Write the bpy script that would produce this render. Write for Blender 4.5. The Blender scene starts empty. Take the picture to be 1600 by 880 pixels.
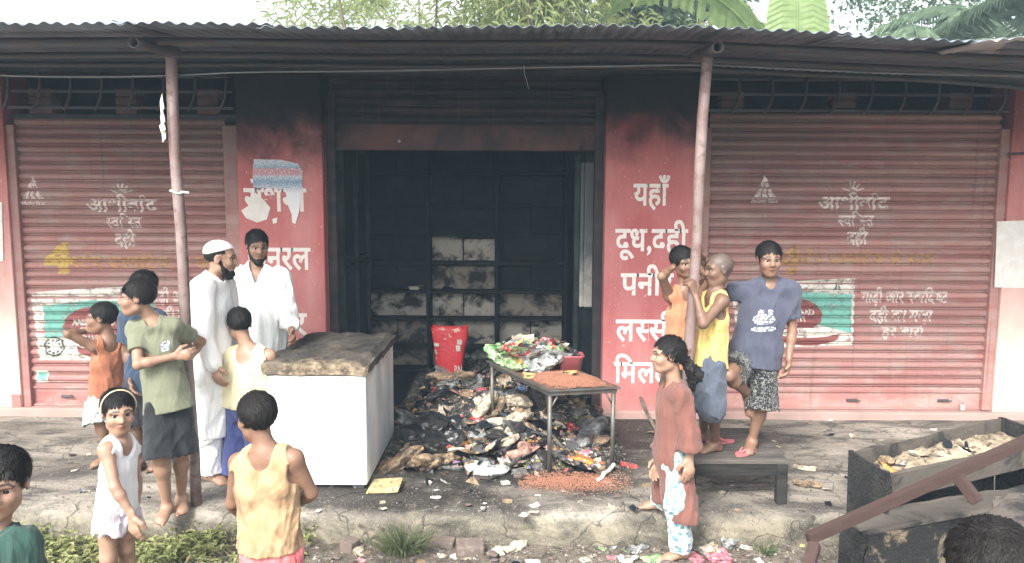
import bpy, bmesh, math, random
import numpy as np
from mathutils import Vector, Matrix

# ------------------------------------------------------------------ camera, sky, sun, exposure
SC = bpy.context.scene
COL = SC.collection
random.seed(7)
FPX, PITCH, ROLL, EYE = 1150.0, math.radians(5.95), math.radians(0.25), 1.95   # metres above the shop platform
cam_data = bpy.data.cameras.new('camera')
cam_data.sensor_width = 36.0
cam_data.lens = FPX / 1600.0 * 36.0
cam_data.clip_start = 0.05
cam_data.clip_end = 2000.0
camera = bpy.data.objects.new('camera', cam_data)
COL.objects.link(camera)
camera.matrix_world = (Matrix.Translation((0, 0, EYE)) @ Matrix.Rotation(math.radians(90) - PITCH, 4, 'X')
                       @ Matrix.Rotation(ROLL, 4, 'Z'))
SC.camera = camera

SUN_EL, SUN_AZ = math.radians(42), math.radians(205)     # azimuth measured from +Y clockwise: behind the photographer, to the left
world = bpy.data.worlds.new('World')
SC.world = world
world.use_nodes = True
wn, wl = world.node_tree.nodes, world.node_tree.links
wn.clear()
sky_tex = wn.new('ShaderNodeTexSky')
sky_tex.sky_type = 'NISHITA'
sky_tex.sun_disc = False
sky_tex.sun_elevation = SUN_EL
sky_tex.sun_rotation = SUN_AZ
sky_tex.air_density = 1.0
sky_tex.dust_density = 4.0
sky_tex.ozone_density = 1.0
grey = wn.new('ShaderNodeHueSaturation')
grey.inputs['Saturation'].default_value = 0.22           # thin white overcast
bgn = wn.new('ShaderNodeBackground')
bgn.inputs['Strength'].default_value = 0.15
wout = wn.new('ShaderNodeOutputWorld')
wl.new(sky_tex.outputs[0], grey.inputs['Color'])
wl.new(grey.outputs[0], bgn.inputs['Color'])
wl.new(bgn.outputs[0], wout.inputs['Surface'])

sun_data = bpy.data.lights.new('sun', 'SUN')
sun_data.energy = 1.5
sun_data.angle = math.radians(14)
sun_data.color = (1.0, 0.965, 0.90)
sun = bpy.data.objects.new('sun', sun_data)
COL.objects.link(sun)
sdir = Vector((math.sin(SUN_AZ) * math.cos(SUN_EL), math.cos(SUN_AZ) * math.cos(SUN_EL), math.sin(SUN_EL)))
sun.rotation_euler = sdir.to_track_quat('Z', 'Y').to_euler()
sun.location = sdir * 30

SC.view_settings.view_transform = 'Standard'
SC.view_settings.look = 'None'
SC.view_settings.exposure = 1.78
SC.view_settings.gamma = 1.0
SC.view_settings.use_curve_mapping = False
SC.cycles.max_bounces = 6
SC.cycles.transparent_max_bounces = 12
SC.cycles.use_denoising = True

# ------------------------------------------------------------------ measuring helpers: a sight line to a place in the scene
def ray(px, py):
    a, b = (px - 800.0) / FPX, (440.0 - py) / FPX
    c, s = math.cos(ROLL), math.sin(ROLL)
    a, b = a * c - b * s, a * s + b * c
    return np.array([a, math.cos(PITCH) + b * math.sin(PITCH), -math.sin(PITCH) + b * math.cos(PITCH)])
def at(px, py, Y):
    d = ray(px, py)
    return np.array([0, 0, EYE]) + d * (Y / d[1])
def gnd(px, py, z=0.0):
    d = ray(px, py)
    return np.array([0, 0, EYE]) + d * ((z - EYE) / d[2])

# ------------------------------------------------------------------ object helpers
def link(o, parent=None):
    COL.objects.link(o)
    if parent is not None:
        o.parent = parent
    return o
def tag(o, label=None, cat=None, group=None, kind=None):
    if label: o['label'] = label
    if cat: o['category'] = cat
    if group: o['group'] = group
    if kind: o['kind'] = kind
    return o
def empty(name, loc, label=None, cat=None, group=None, kind=None, rz=0.0, parent=None):
    o = bpy.data.objects.new(name, None)
    o.empty_display_size = 0.1
    o.location = loc
    o.rotation_euler = (0, 0, rz)
    link(o, parent)
    return tag(o, label, cat, group, kind)
def mesh_obj(name, verts, faces, mat=None, parent=None, smooth=False, loc=(0, 0, 0)):
    me = bpy.data.meshes.new(name)
    me.from_pydata([tuple(map(float, v)) for v in verts], [], faces)
    if smooth:
        me.polygons.foreach_set('use_smooth', [True] * len(me.polygons))
    me.update()
    if mat is not None:
        me.materials.append(mat)
    o = bpy.data.objects.new(name, me)
    o.location = loc
    return link(o, parent)
def bm_obj(name, bm, mat=None, parent=None, smooth=False, loc=(0, 0, 0), rot=None):
    me = bpy.data.meshes.new(name)
    bm.normal_update()
    bm.to_mesh(me)
    bm.free()
    if smooth:
        me.polygons.foreach_set('use_smooth', [True] * len(me.polygons))
    if mat is not None:
        me.materials.append(mat)
    o = bpy.data.objects.new(name, me)
    o.location = loc
    if rot is not None:
        o.rotation_euler = rot
    return link(o, parent)
def share(src, name=None, parent=None, loc=None, rot=None, scale=None):
    c = src.copy()
    if name: c.name = name
    COL.objects.link(c)
    c.parent = parent
    if loc is not None: c.location = loc
    if rot is not None: c.rotation_euler = rot
    if scale is not None: c.scale = scale
    return c
def add_box(bm, x0, x1, y0, y1, z0, z1, bevel=0.0, jit=0.0, rnd=random):
    vs = [bm.verts.new((x + rnd.uniform(-jit, jit), y + rnd.uniform(-jit, jit), z + rnd.uniform(-jit, jit)))
          for x in (x0, x1) for y in (y0, y1) for z in (z0, z1)]
    fs = [(0, 1, 3, 2), (4, 6, 7, 5), (0, 4, 5, 1), (2, 3, 7, 6), (0, 2, 6, 4), (1, 5, 7, 3)]
    faces = [bm.faces.new([vs[i] for i in f]) for f in fs]
    if bevel > 0:
        ed = list({e for f in faces for e in f.edges})
        bmesh.ops.bevel(bm, geom=ed, offset=bevel, segments=2, profile=0.5, affect='EDGES')
def box(name, x0, x1, y0, y1, z0, z1, mat, parent=None, bevel=0.004, jit=0.0):
    bm = bmesh.new()
    add_box(bm, x0, x1, y0, y1, z0, z1, bevel, jit)
    return bm_obj(name, bm, mat, parent)
def add_tube(bm, pts, rad, n=8, cap=True):
    pts = [Vector(p) for p in pts]
    rads = rad if isinstance(rad, (list, tuple)) else [rad] * len(pts)
    rings = []
    prev = None
    for i, p in enumerate(pts):
        t = (pts[min(i + 1, len(pts) - 1)] - pts[max(i - 1, 0)]).normalized()
        if prev is None:
            u = t.orthogonal().normalized()
        else:
            u = (prev - t * prev.dot(t)).normalized()
        prev = u
        v = t.cross(u)
        rings.append([bm.verts.new(p + (u * math.cos(a) + v * math.sin(a)) * rads[i])
                      for a in (2 * math.pi * k / n for k in range(n))])
    for a, b in zip(rings, rings[1:]):
        for k in range(n):
            bm.faces.new((a[k], a[(k + 1) % n], b[(k + 1) % n], b[k]))
    if cap:
        bm.faces.new(rings[0][::-1])
        bm.faces.new(rings[-1])
def tube(name, pts, rad, mat, parent=None, n=8, smooth=True, cap=True):
    bm = bmesh.new()
    add_tube(bm, pts, rad, n, cap)
    return bm_obj(name, bm, mat, parent, smooth)

# ------------------------------------------------------------------ material helpers
class NT:
    def __init__(s, name):
        s.m = bpy.data.materials.new(name)
        s.m.use_nodes = True
        s.n, s.l = s.m.node_tree.nodes, s.m.node_tree.links
        s.b = s.n['Principled BSDF']
        s.b.inputs['Roughness'].default_value = 0.8
        s.tc = None
    def node(s, t, **kw):
        x = s.n.new(t)
        for k, v in kw.items():
            setattr(x, k, v)
        return x
    def coord(s, kind='Object'):
        if s.tc is None:
            s.tc = s.node('ShaderNodeTexCoord')
        return s.tc.outputs[kind]
    def pos(s):
        return s.node('ShaderNodeNewGeometry').outputs['Position']
    def mapped(s, src, scale=(1, 1, 1), loc=(0, 0, 0)):
        m = s.node('ShaderNodeMapping')
        m.inputs['Scale'].default_value = scale
        m.inputs['Location'].default_value = loc
        s.l.new(src, m.inputs['Vector'])
        return m.outputs[0]
    def noise(s, scale, vec=None, detail=5, rough=0.55, dist=0.0):
        x = s.node('ShaderNodeTexNoise')
        x.inputs['Scale'].default_value = scale
        x.inputs['Detail'].default_value = detail
        x.inputs['Roughness'].default_value = rough
        x.inputs['Distortion'].default_value = dist
        s.l.new(vec if vec is not None else s.coord(), x.inputs['Vector'])
        return x.outputs['Fac']
    def vor(s, scale, vec=None, feature='F1', out='Distance'):
        x = s.node('ShaderNodeTexVoronoi', feature=feature)
        x.inputs['Scale'].default_value = scale
        s.l.new(vec if vec is not None else s.coord(), x.inputs['Vector'])
        return x.outputs[out]
    def ramp(s, fac, stops):
        r = s.node('ShaderNodeValToRGB')
        e = r.color_ramp.elements
        while len(e) > 1: e.remove(e[-1])
        e[0].position, c0 = stops[0]
        e[0].color = (*c0, 1) if isinstance(c0, tuple) else (c0, c0, c0, 1)
        for p, c in stops[1:]:
            q = e.new(p)
            q.color = (*c, 1) if isinstance(c, tuple) else (c, c, c, 1)
        s.l.new(fac, r.inputs['Fac'])
        return r.outputs['Color']
    def val(s, x, sock):
        if isinstance(x, (int, float)): sock.default_value = x
        elif isinstance(x, tuple): sock.default_value = (*x, 1) if len(x) == 3 else x
        else: s.l.new(x, sock)
    def mix(s, fac, a, b, mode='MIX'):
        x = s.node('ShaderNodeMix', data_type='RGBA', blend_type=mode)
        s.val(fac, x.inputs[0]); s.val(a, x.inputs[6]); s.val(b, x.inputs[7])
        return x.outputs[2]
    def math(s, op, a, b=None, clamp=False):
        x = s.node('ShaderNodeMath', operation=op, use_clamp=clamp)
        s.val(a, x.inputs[0])
        if b is not None: s.val(b, x.inputs[1])
        return x.outputs[0]
    def sep(s, v):
        x = s.node('ShaderNodeSeparateXYZ')
        s.l.new(v, x.inputs[0])
        return x.outputs
    def mr(s, v, a, b, c=0.0, d=1.0, smooth=True):
        x = s.node('ShaderNodeMapRange', interpolation_type='SMOOTHSTEP' if smooth else 'LINEAR')
        s.val(v, x.inputs[0])
        for i, k in enumerate((a, b, c, d)): x.inputs[i + 1].default_value = k
        return x.outputs[0]
    def bump(s, h, strength=0.3, dist=0.01):
        x = s.node('ShaderNodeBump')
        x.inputs['Strength'].default_value = strength
        x.inputs['Distance'].default_value = dist
        s.l.new(h, x.inputs['Height'])
        s.l.new(x.outputs[0], s.b.inputs['Normal'])
    def color(s, c): s.val(c, s.b.inputs['Base Color'])
    def rough(s, r): s.val(r, s.b.inputs['Roughness'])
    def set(s, **kw):
        for k, v in kw.items(): s.val(v, s.b.inputs[k.replace('_', ' ')])
        return s

def pmat(name, c1, c2=None, scale=6.0, rough=0.8, bump=0.15, bscale=40.0, metallic=0.0, spec=0.3, world_coord=False, c3=None):
    t = NT(name)
    vec = t.pos() if world_coord else t.coord()
    c2 = c2 or tuple(x * 0.75 for x in c1)
    n1 = t.noise(scale, vec, 6, 0.6)
    col = t.mix(t.ramp(n1, [(0.35, 0.0), (0.65, 1.0)]), c1, c2)
    if c3:
        n3 = t.noise(scale * 3.3, vec, 4, 0.7)
        col = t.mix(t.ramp(n3, [(0.52, 0.0), (0.68, 1.0)]), col, c3)
    t.color(col)
    t.rough(rough)
    t.set(Metallic=metallic)
    t.b.inputs['Specular IOR Level'].default_value = spec
    if bump:
        t.bump(t.noise(bscale, vec, 4, 0.6), bump, 0.01)
    return t.m
# ------------------------------------------------------------------ lettering (real glyph outlines laid on the surfaces)
def glyph_bm(s, bold=0.0):
    c = bpy.data.curves.new('letters', 'FONT')
    c.body = s; c.size = 1.0; c.offset = bold; c.resolution_u = 3
    o = bpy.data.objects.new('letters', c)
    COL.objects.link(o)
    dg = bpy.context.evaluated_depsgraph_get()
    me = bpy.data.meshes.new_from_object(o.evaluated_get(dg))
    bpy.data.objects.remove(o); bpy.data.curves.remove(c)
    bm = bmesh.new(); bm.from_mesh(me); bpy.data.meshes.remove(me)
    return bm
def text_pts(tokens, bold=0.012):
    """tokens: strings; a token that starts with ~ is the half form of its letter (its stem is cut away); '^' adds a reph hook"""
    V, Fc, x = [], [], 0.0
    for t in tokens:
        if t == '^':
            k = len(V); n = 8
            for i in range(n + 1):
                a = math.pi * (0.95 - 0.95 * i / n)
                for r in (0.10, 0.155):
                    V.append((x - 0.12 + r * math.cos(a), 0.68 + r * 1.15 * math.sin(a)))
            Fc += [(k + 2 * i, k + 2 * i + 1, k + 2 * i + 3, k + 2 * i + 2) for i in range(n)]
            continue
        if t == ' ':
            x += 0.22; continue
        half = t.startswith('~')
        bm = glyph_bm(t.lstrip('~'), bold)
        xs = [v.co.x for v in bm.verts]
        if not xs: bm.free(); continue
        x0, x1 = min(xs), max(xs)
        if half:
            x1 = x0 + (x1 - x0) * 0.70
            bmesh.ops.bisect_plane(bm, geom=bm.verts[:] + bm.edges[:] + bm.faces[:], plane_co=(x1, 0, 0), plane_no=(1, 0, 0), clear_outer=True)
        k = len(V)
        bm.verts.index_update()
        V += [(v.co.x - x0 + x, v.co.y) for v in bm.verts]
        Fc += [tuple(k + v.index for v in f.verts) for f in bm.faces]
        x += x1 - x0 - 0.004
        bm.free()
    return V, Fc
def lay_text(name, tokens, cx, cz, width, height, surf, mat, parent, bold=0.012, lines=None, xz0=None):
    """put lettering of the given width, centred on (cx, cz), on the surface y = surf(z); height = letter height from foot to head line"""
    if isinstance(tokens, str): tokens = [tokens]
    V, Fc = text_pts(tokens, bold)
    xs = [v[0] for v in V]
    w0 = max(xs) - min(xs); sx = width / w0; sy = height / 0.64
    bm = bmesh.new()
    vs = [bm.verts.new((cx + (v[0] - min(xs)) * sx - width / 2, 0, cz + (v[1] - 0.32) * sy)) for v in V]
    for f in Fc:
        try: bm.faces.new([vs[i] for i in f])
        except ValueError: pass
    return drape(name, bm, surf, mat, parent, lines)
def drape(name, bm, surf, mat, parent, lines=None):
    if lines is not None:
        zs = [v.co.z for v in bm.verts]
        for z in lines:
            if min(zs) < z < max(zs):
                bmesh.ops.bisect_plane(bm, geom=bm.verts[:] + bm.edges[:] + bm.faces[:], plane_co=(0, 0, z), plane_no=(0, 0, 1))
    for v in bm.verts: v.co.y = surf(v.co.z)
    for f in bm.faces:
        f.normal_update()
        if f.normal.y > 0: f.normal_flip()
    return bm_obj(name, bm, mat, parent)
def poly_bm(pts_list):
    bm = bmesh.new()
    for pts in pts_list:
        vs = [bm.verts.new((p[0], 0, p[1])) for p in pts]
        f = bm.faces.new(vs)
    bmesh.ops.triangulate(bm, faces=[f for f in bm.faces if len(f.verts) > 4])
    return bm

# ------------------------------------------------------------------ building materials
YF = 6.62          # pillar faces
def soot_shade_mask(t, zlo=2.15, zhi=2.85, xc=-0.42, xr=(1.9, 4.6), gain=1.0):  # real soot, plus shade on the upper front painted into the colour
    """soot from the burnt shop and painted shade of the upper front: thick above its opening, thinning sideways"""
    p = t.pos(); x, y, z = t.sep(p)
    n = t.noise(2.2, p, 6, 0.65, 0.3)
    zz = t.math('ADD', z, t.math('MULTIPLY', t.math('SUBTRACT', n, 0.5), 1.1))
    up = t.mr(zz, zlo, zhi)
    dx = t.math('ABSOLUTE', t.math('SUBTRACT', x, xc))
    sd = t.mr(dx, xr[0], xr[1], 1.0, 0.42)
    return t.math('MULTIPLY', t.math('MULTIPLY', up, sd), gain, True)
def red_plaster(name, fade=0.65, pale=False):
    t = NT(name)
    p = t.pos(); x, y, z = t.sep(p)
    n = t.noise(3.0, t.mapped(p, (1, 1, 0.6)), 6, 0.65)
    col = t.mix(t.ramp(n, [(0.32, 0.0), (0.68, 1.0)]), (0.42, 0.115, 0.113), (0.50, 0.18, 0.172))
    dust = t.noise(1.3, t.mapped(p, (1.6, 1, 0.35)), 5, 0.6)
    col = t.mix(t.math('MULTIPLY', t.ramp(dust, [(0.45, 0.0), (0.75, 1.0)]), fade), col, (0.62, 0.34, 0.32))
    if pale:
        w = t.noise(1.7, t.mapped(p, (1.4, 1, 0.5), (3, 0, 1)), 6, 0.7, 0.4)
        low = t.mr(t.math('ADD', z, t.math('MULTIPLY', w, -1.2)), -0.1, 1.5, 1.0, 0.0)
        col = t.mix(t.math('MULTIPLY', low, 0.9), col, t.mix(t.noise(9, p, 5), (0.74, 0.62, 0.56), (0.66, 0.50, 0.40)))
    foot = t.mr(t.math('ADD', z, t.math('MULTIPLY', t.noise(4, p, 5), 0.35)), 0.12, 0.48, 0.75, 0.0)
    col = t.mix(foot, col, (0.34, 0.24, 0.21))
    sp = t.noise(26, p, 3, 0.6)
    col = t.mix(t.ramp(sp, [(0.66, 0.0), (0.70, 0.8)]), col, (0.60, 0.42, 0.38))
    col = t.mix(soot_shade_mask(t), col, (0.016, 0.017, 0.020))
    t.color(col); t.rough(0.85)
    t.b.inputs['Specular IOR Level'].default_value = 0.2
    t.bump(t.math('ADD', t.noise(7, p, 6, 0.6), t.math('MULTIPLY', t.noise(60, p, 3), 0.25)), 0.35, 0.02)
    return t.m
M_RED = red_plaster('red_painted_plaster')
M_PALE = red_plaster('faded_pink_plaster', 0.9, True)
def shutter_mat(name, burnt=False):
    t = NT(name)
    p = t.pos(); x, y, z = t.sep(p)
    st = t.noise(2.0, t.mapped(p, (0.5, 1, 5.0)), 6, 0.65)
    col = t.mix(t.ramp(st, [(0.30, 0.0), (0.70, 1.0)]), (0.34, 0.138, 0.126), (0.44, 0.258, 0.232))
    d = t.noise(5.0, t.mapped(p, (0.8, 1, 1.6)), 6, 0.7)
    col = t.mix(t.ramp(d, [(0.46, 0.0), (0.70, 0.85)]), col, (0.40, 0.315, 0.28))
    rust = t.noise(34, p, 4, 0.7)
    col = t.mix(t.ramp(rust, [(0.64, 0.0), (0.70, 0.7)]), col, (0.10, 0.045, 0.035))
    if burnt:
        n = t.noise(2.4, t.mapped(p, (0.7, 1, 3.0)), 6, 0.65)
        col = t.mix(t.ramp(n, [(0.38, 1.0), (0.62, 0.78)]), t.mix(n, (0.15, 0.055, 0.05), (0.24, 0.13, 0.11)), (0.018, 0.021, 0.026))
    else:
        col = t.mix(soot_shade_mask(t, 1.1, 3.0, gain=0.85), col, (0.095, 0.075, 0.068))  # upper slats darkened by soot and painted-in shade
    oi = t.node('ShaderNodeObjectInfo')
    col = t.mix(1.0, col, t.mix(oi.outputs['Random'], (0.84, 0.83, 0.82), (1.08, 1.06, 1.05)), 'MULTIPLY')
    drip = t.noise(3.0, t.mapped(p, (7.0, 1, 0.25)), 5, 0.6)
    col = t.mix(t.ramp(drip, [(0.58, 0.0), (0.72, 0.45)]), col, (0.12, 0.075, 0.065))
    t.color(col); t.rough(0.62)
    t.b.inputs['Specular IOR Level'].default_value = 0.3
    t.bump(t.noise(40, p, 4, 0.6), 0.12, 0.01)
    return t.m
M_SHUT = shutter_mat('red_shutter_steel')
M_SHUTB = shutter_mat('burnt_shutter_steel', True)
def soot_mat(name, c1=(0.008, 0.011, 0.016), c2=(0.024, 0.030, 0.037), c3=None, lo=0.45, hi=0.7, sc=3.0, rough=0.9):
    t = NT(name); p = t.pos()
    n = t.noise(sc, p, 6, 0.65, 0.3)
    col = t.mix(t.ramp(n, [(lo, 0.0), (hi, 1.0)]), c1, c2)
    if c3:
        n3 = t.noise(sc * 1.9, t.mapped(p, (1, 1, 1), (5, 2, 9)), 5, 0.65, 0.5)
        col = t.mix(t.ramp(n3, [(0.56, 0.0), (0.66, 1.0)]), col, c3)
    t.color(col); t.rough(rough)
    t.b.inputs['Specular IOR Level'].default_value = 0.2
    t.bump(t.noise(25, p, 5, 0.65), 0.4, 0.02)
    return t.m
M_SOOT = soot_mat('soot')
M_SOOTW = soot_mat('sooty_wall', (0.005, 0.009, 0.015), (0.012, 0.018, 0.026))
M_TOP = soot_mat('smoked_wall', (0.04, 0.047, 0.055), (0.085, 0.085, 0.09), None, 0.35, 0.7)
M_IRON = pmat('dark_iron', (0.09, 0.10, 0.115), (0.12, 0.10, 0.095), 9, 0.55, 0.1, 60, 0.5)
def tin_mat(name, a, b, c):
    t = NT(name); p = t.pos()
    n = t.noise(2.2, t.mapped(p, (1.2, 0.5, 1)), 6, 0.65)
    col = t.mix(t.ramp(n, [(0.35, 0.0), (0.65, 1.0)]), a, b)
    r = t.noise(6, t.mapped(p, (2.2, 0.5, 1)), 6, 0.7)
    col = t.mix(t.ramp(r, [(0.54, 0.0), (0.70, 0.85)]), col, c)
    t.color(col); t.rough(0.5); t.set(Metallic=0.35)
    t.bump(t.noise(50, p, 4), 0.1, 0.01)
    return t.m
M_TIN = tin_mat('weathered_tin_sheet', (0.20, 0.235, 0.27), (0.14, 0.165, 0.195), (0.11, 0.115, 0.125))
M_PIPE = pmat('rusty_painted_pipe', (0.17, 0.115, 0.105), (0.25, 0.20, 0.185), 5, 0.6, 0.15, 60, 0.1, c3=(0.13, 0.07, 0.055), world_coord=True)

# ------------------------------------------------------------------ ground and platform
def dirt_mat():
    t = NT('dirt_ground'); p = t.pos()
    n = t.noise(1.4, p, 7, 0.65)
    col = t.mix(t.ramp(n, [(0.3, 0.0), (0.7, 1.0)]), (0.115, 0.095, 0.075), (0.24, 0.205, 0.165))
    m = t.noise(14, p, 5, 0.7)
    col = t.mix(t.ramp(m, [(0.45, 0.0), (0.66, 1.0)]), col, (0.065, 0.055, 0.045))
    s = t.noise(60, p, 3, 0.7)
    col = t.mix(t.ramp(s, [(0.60, 0.0), (0.66, 1.0)]), col, (0.33, 0.29, 0.24))
    t.color(col); t.rough(0.95)
    t.b.inputs['Specular IOR Level'].default_value = 0.1
    t.bump(t.math('ADD', m, t.math('MULTIPLY', s, 0.5)), 0.8, 0.03)
    return t.m
def platform_mat():
    t = NT('worn_concrete'); p = t.pos(); x, y, z = t.sep(p)
    n = t.noise(1.1, t.mapped(p, (1, 1.6, 1)), 7, 0.65, 0.4)
    col = t.mix(t.ramp(n, [(0.34, 0.0), (0.64, 1.0)]), (0.135, 0.118, 0.098), (0.35, 0.315, 0.265))
    dk = t.noise(2.6, t.mapped(p, (0.7, 1.9, 1), (4, 1, 0)), 6, 0.7, 0.5)
    col = t.mix(t.ramp(dk, [(0.46, 0.0), (0.60, 0.9)]), col, (0.060, 0.055, 0.050))
    # soot and water stain spread out from the shop mouth
    dx = t.math('DIVIDE', t.math('ABSOLUTE', t.math('ADD', x, 0.15)), 1.75)
    dy = t.math('DIVIDE', t.math('SUBTRACT', 7.0, y), 2.3)
    r = t.math('SQRT', t.math('ADD', t.math('MULTIPLY', dx, dx), t.math('MULTIPLY', dy, dy)))
    r = t.math('ADD', r, t.math('MULTIPLY', t.math('SUBTRACT', t.noise(3.2, p, 6, 0.7), 0.5), 1.1))
    wet = t.mr(r, 0.74, 1.22, 0.97, 0.0)
    col = t.mix(wet, col, (0.017, 0.016, 0.015))
    fz = t.math('SQRT', t.math('ADD', t.math('POWER', t.math('DIVIDE', t.math('ADD', x, 1.0), 0.95), 2.0), t.math('POWER', t.math('DIVIDE', t.math('SUBTRACT', y, 4.75), 0.22), 2.0)))
    fz = t.math('ADD', fz, t.math('MULTIPLY', t.math('SUBTRACT', t.noise(4.0, p, 6, 0.7), 0.5), 1.4))
    col = t.mix(t.mr(fz, 0.6, 1.1, 0.9, 0.0), col, (0.025, 0.022, 0.020))
    # moss on the vertical edge
    mo = t.noise(5, p, 6, 0.7)
    low = t.mr(t.math('ADD', z, t.math('MULTIPLY', mo, 0.12)), -0.02, 0.055, 1.0, 0.0)
    strk = t.noise(2.6, t.mapped(p, (1.0, 1, 1.6), (2, 0, 0)), 7, 0.72, 0.6)
    col = t.mix(t.math('MULTIPLY', low, 0.9), col, t.mix(t.ramp(strk, [(0.40, 0.0), (0.58, 1.0)]), (0.060, 0.056, 0.044), (0.23, 0.205, 0.15)))
    g = t.noise(45, p, 4, 0.7)
    col = t.mix(t.ramp(g, [(0.55, 0.0), (0.66, 0.7)]), col, (0.07, 0.062, 0.054))
    wv = t.node('ShaderNodeVectorMath', operation='ADD'); wn_ = t.node('ShaderNodeTexNoise'); wn_.inputs['Scale'].default_value = 5.0; t.l.new(p, wn_.inputs['Vector'])
    ws = t.node('ShaderNodeVectorMath', operation='SCALE'); ws.inputs['Scale'].default_value = 0.35; t.l.new(wn_.outputs['Color'], ws.inputs[0]); t.l.new(p, wv.inputs[0]); t.l.new(ws.outputs[0], wv.inputs[1])
    crk = t.vor(1.5, wv.outputs[0], 'DISTANCE_TO_EDGE')
    col = t.mix(t.ramp(crk, [(0.0, 0.85), (0.012, 0.0)]), col, (0.03, 0.027, 0.024))
    spk = t.noise(120, p, 2, 0.6)
    col = t.mix(t.ramp(spk, [(0.62, 0.0), (0.70, 0.6)]), col, (0.42, 0.38, 0.32))
    t.color(col); t.rough(t.mr(r, 0.74, 1.22, 0.5, 0.9))
    t.b.inputs['Specular IOR Level'].default_value = 0.25
    t.bump(t.math('ADD', t.math('MULTIPLY', dk, 0.8), t.math('MULTIPLY', g, 0.3)), 0.7, 0.03)
    return t.m
M_DIRT, M_PLAT = dirt_mat(), platform_mat()
def wav(x, y, s=0):
    return (math.sin(1.7 * x + 0.9 * y + s) + math.sin(3.1 * x - 2.3 * y + 1.3 + s) * 0.6 + math.sin(6.7 * x + 5.1 * y + s * 2) * 0.35 + math.sin(13.3 * x - 9.7 * y) * 0.2) / 2.15
def grid_obj(name, xs, ys, zf, mat, kind='structure'):
    vs = [(x, y, zf(x, y)) for y in ys for x in xs]
    n = len(xs)
    fs = [(j * n + i, j * n + i + 1, (j + 1) * n + i + 1, (j + 1) * n + i) for j in range(len(ys) - 1) for i in range(n - 1)]
    o = mesh_obj(name, vs, fs, mat, None, True)
    return tag(o, kind=kind)
def ground_z(x, y):
    return -0.20 + 0.018 * wav(x, y) + (0.03 * max(0.0, 2.4 - y) if y < 2.4 else 0.0)
xs = [-200, -60, -20] + [-8 + 0.1 * i for i in range(161)] + [20, 60, 200]
ys = [-120, -30, -8] + [-2 + 0.1 * i for i in range(68)] + [5.2, 9, 12, 30, 90, 300]
grid_obj('ground', xs, ys, lambda x, y: ground_z(x, y) if -8 <= x <= 8 and -2 <= y < 4.8 else -0.21, M_DIRT)
# the platform: a worn slab with a rounded, crumbling lip
def edge_y(x): return 4.50 + 0.035 * wav(x * 1.3, 2.0) + 0.015 * wav(x * 4.2, 7.0)
vs, fs = [], []
px_ = [-8 + 0.05 * i for i in range(321)]
prof = [(0.0, -0.30), (-0.005, -0.16), (0.005, -0.09), (0.02, -0.045), (0.045, -0.018), (0.09, -0.006), (0.16, 0.0)] + [(0.16 + 0.09 * k, 0.0) for k in range(1, 25)] + [(2.6, 0.0)]
for x in px_:
    e = edge_y(x)
    for k, (dy, z) in enumerate(prof):
        lip = max(0.0, wav(x * 2.6, 11.0) - 0.25) * 0.05 if 2 <= k <= 5 else 0.0
        zz = z + (0.007 * wav(x * 1.5, (e + dy) * 2.1, 3) if k > 4 and k < len(prof) - 3 else 0.0) - lip * (1 if k > 2 else 0.4)
        vs.append((x, e + dy + lip * 0.6 + (0.008 * wav(x * 5, z * 30) if k < 4 else 0), zz))
n = len(prof)
for i in range(len(px_) - 1):
    for k in range(n - 1):
        fs.append((i * n + k, (i + 1) * n + k, (i + 1) * n + k + 1, i * n + k + 1))
platform = tag(mesh_obj('pavement', vs, fs, M_PLAT, None, True), kind='structure')

# ------------------------------------------------------------------ the shop building
shop = empty('shop_building', (0, 6.6, 0), 'row of three red roller-shutter shops with soot above the burnt middle opening', 'building')
def sbox(name, x0, x1, y0, y1, z0, z1, mat, parent=None, bevel=0.006):
    bm = bmesh.new(); add_box(bm, x0, x1, y0 - 6.6, y1 - 6.6, z0, z1, bevel)
    return bm_obj(name, bm, mat, parent or shop)
XL0, XL1 = -4.45, -2.57        # left shutter
XM0, XM1 = -1.69, 0.83         # burnt opening
XR0, XR1 = 1.76, 4.36          # right shutter
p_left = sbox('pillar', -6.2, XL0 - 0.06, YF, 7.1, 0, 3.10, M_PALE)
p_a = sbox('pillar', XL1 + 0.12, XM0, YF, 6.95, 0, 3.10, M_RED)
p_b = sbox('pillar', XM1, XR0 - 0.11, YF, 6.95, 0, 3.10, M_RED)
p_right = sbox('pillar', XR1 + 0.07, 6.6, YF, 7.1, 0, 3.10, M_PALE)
sbox('wall_band', -6.2, 6.6, 6.64, 7.1, 3.1015, 3.165, M_TOP)
# plinth below the shutters
M_PLINTH = pmat('pink_cement_plinth', (0.42, 0.27, 0.24), (0.30, 0.22, 0.19), 3, 0.9, 0.3, 30, world_coord=True)
sbox('plinth', -6.2, -1.55, 6.585, 6.9, -0.05, 0.075, M_PLINTH, bevel=0.012)
sbox('plinth', 0.80, 6.6, 6.585, 6.9, -0.05, 0.070, M_PLINTH, bevel=0.012)

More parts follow.
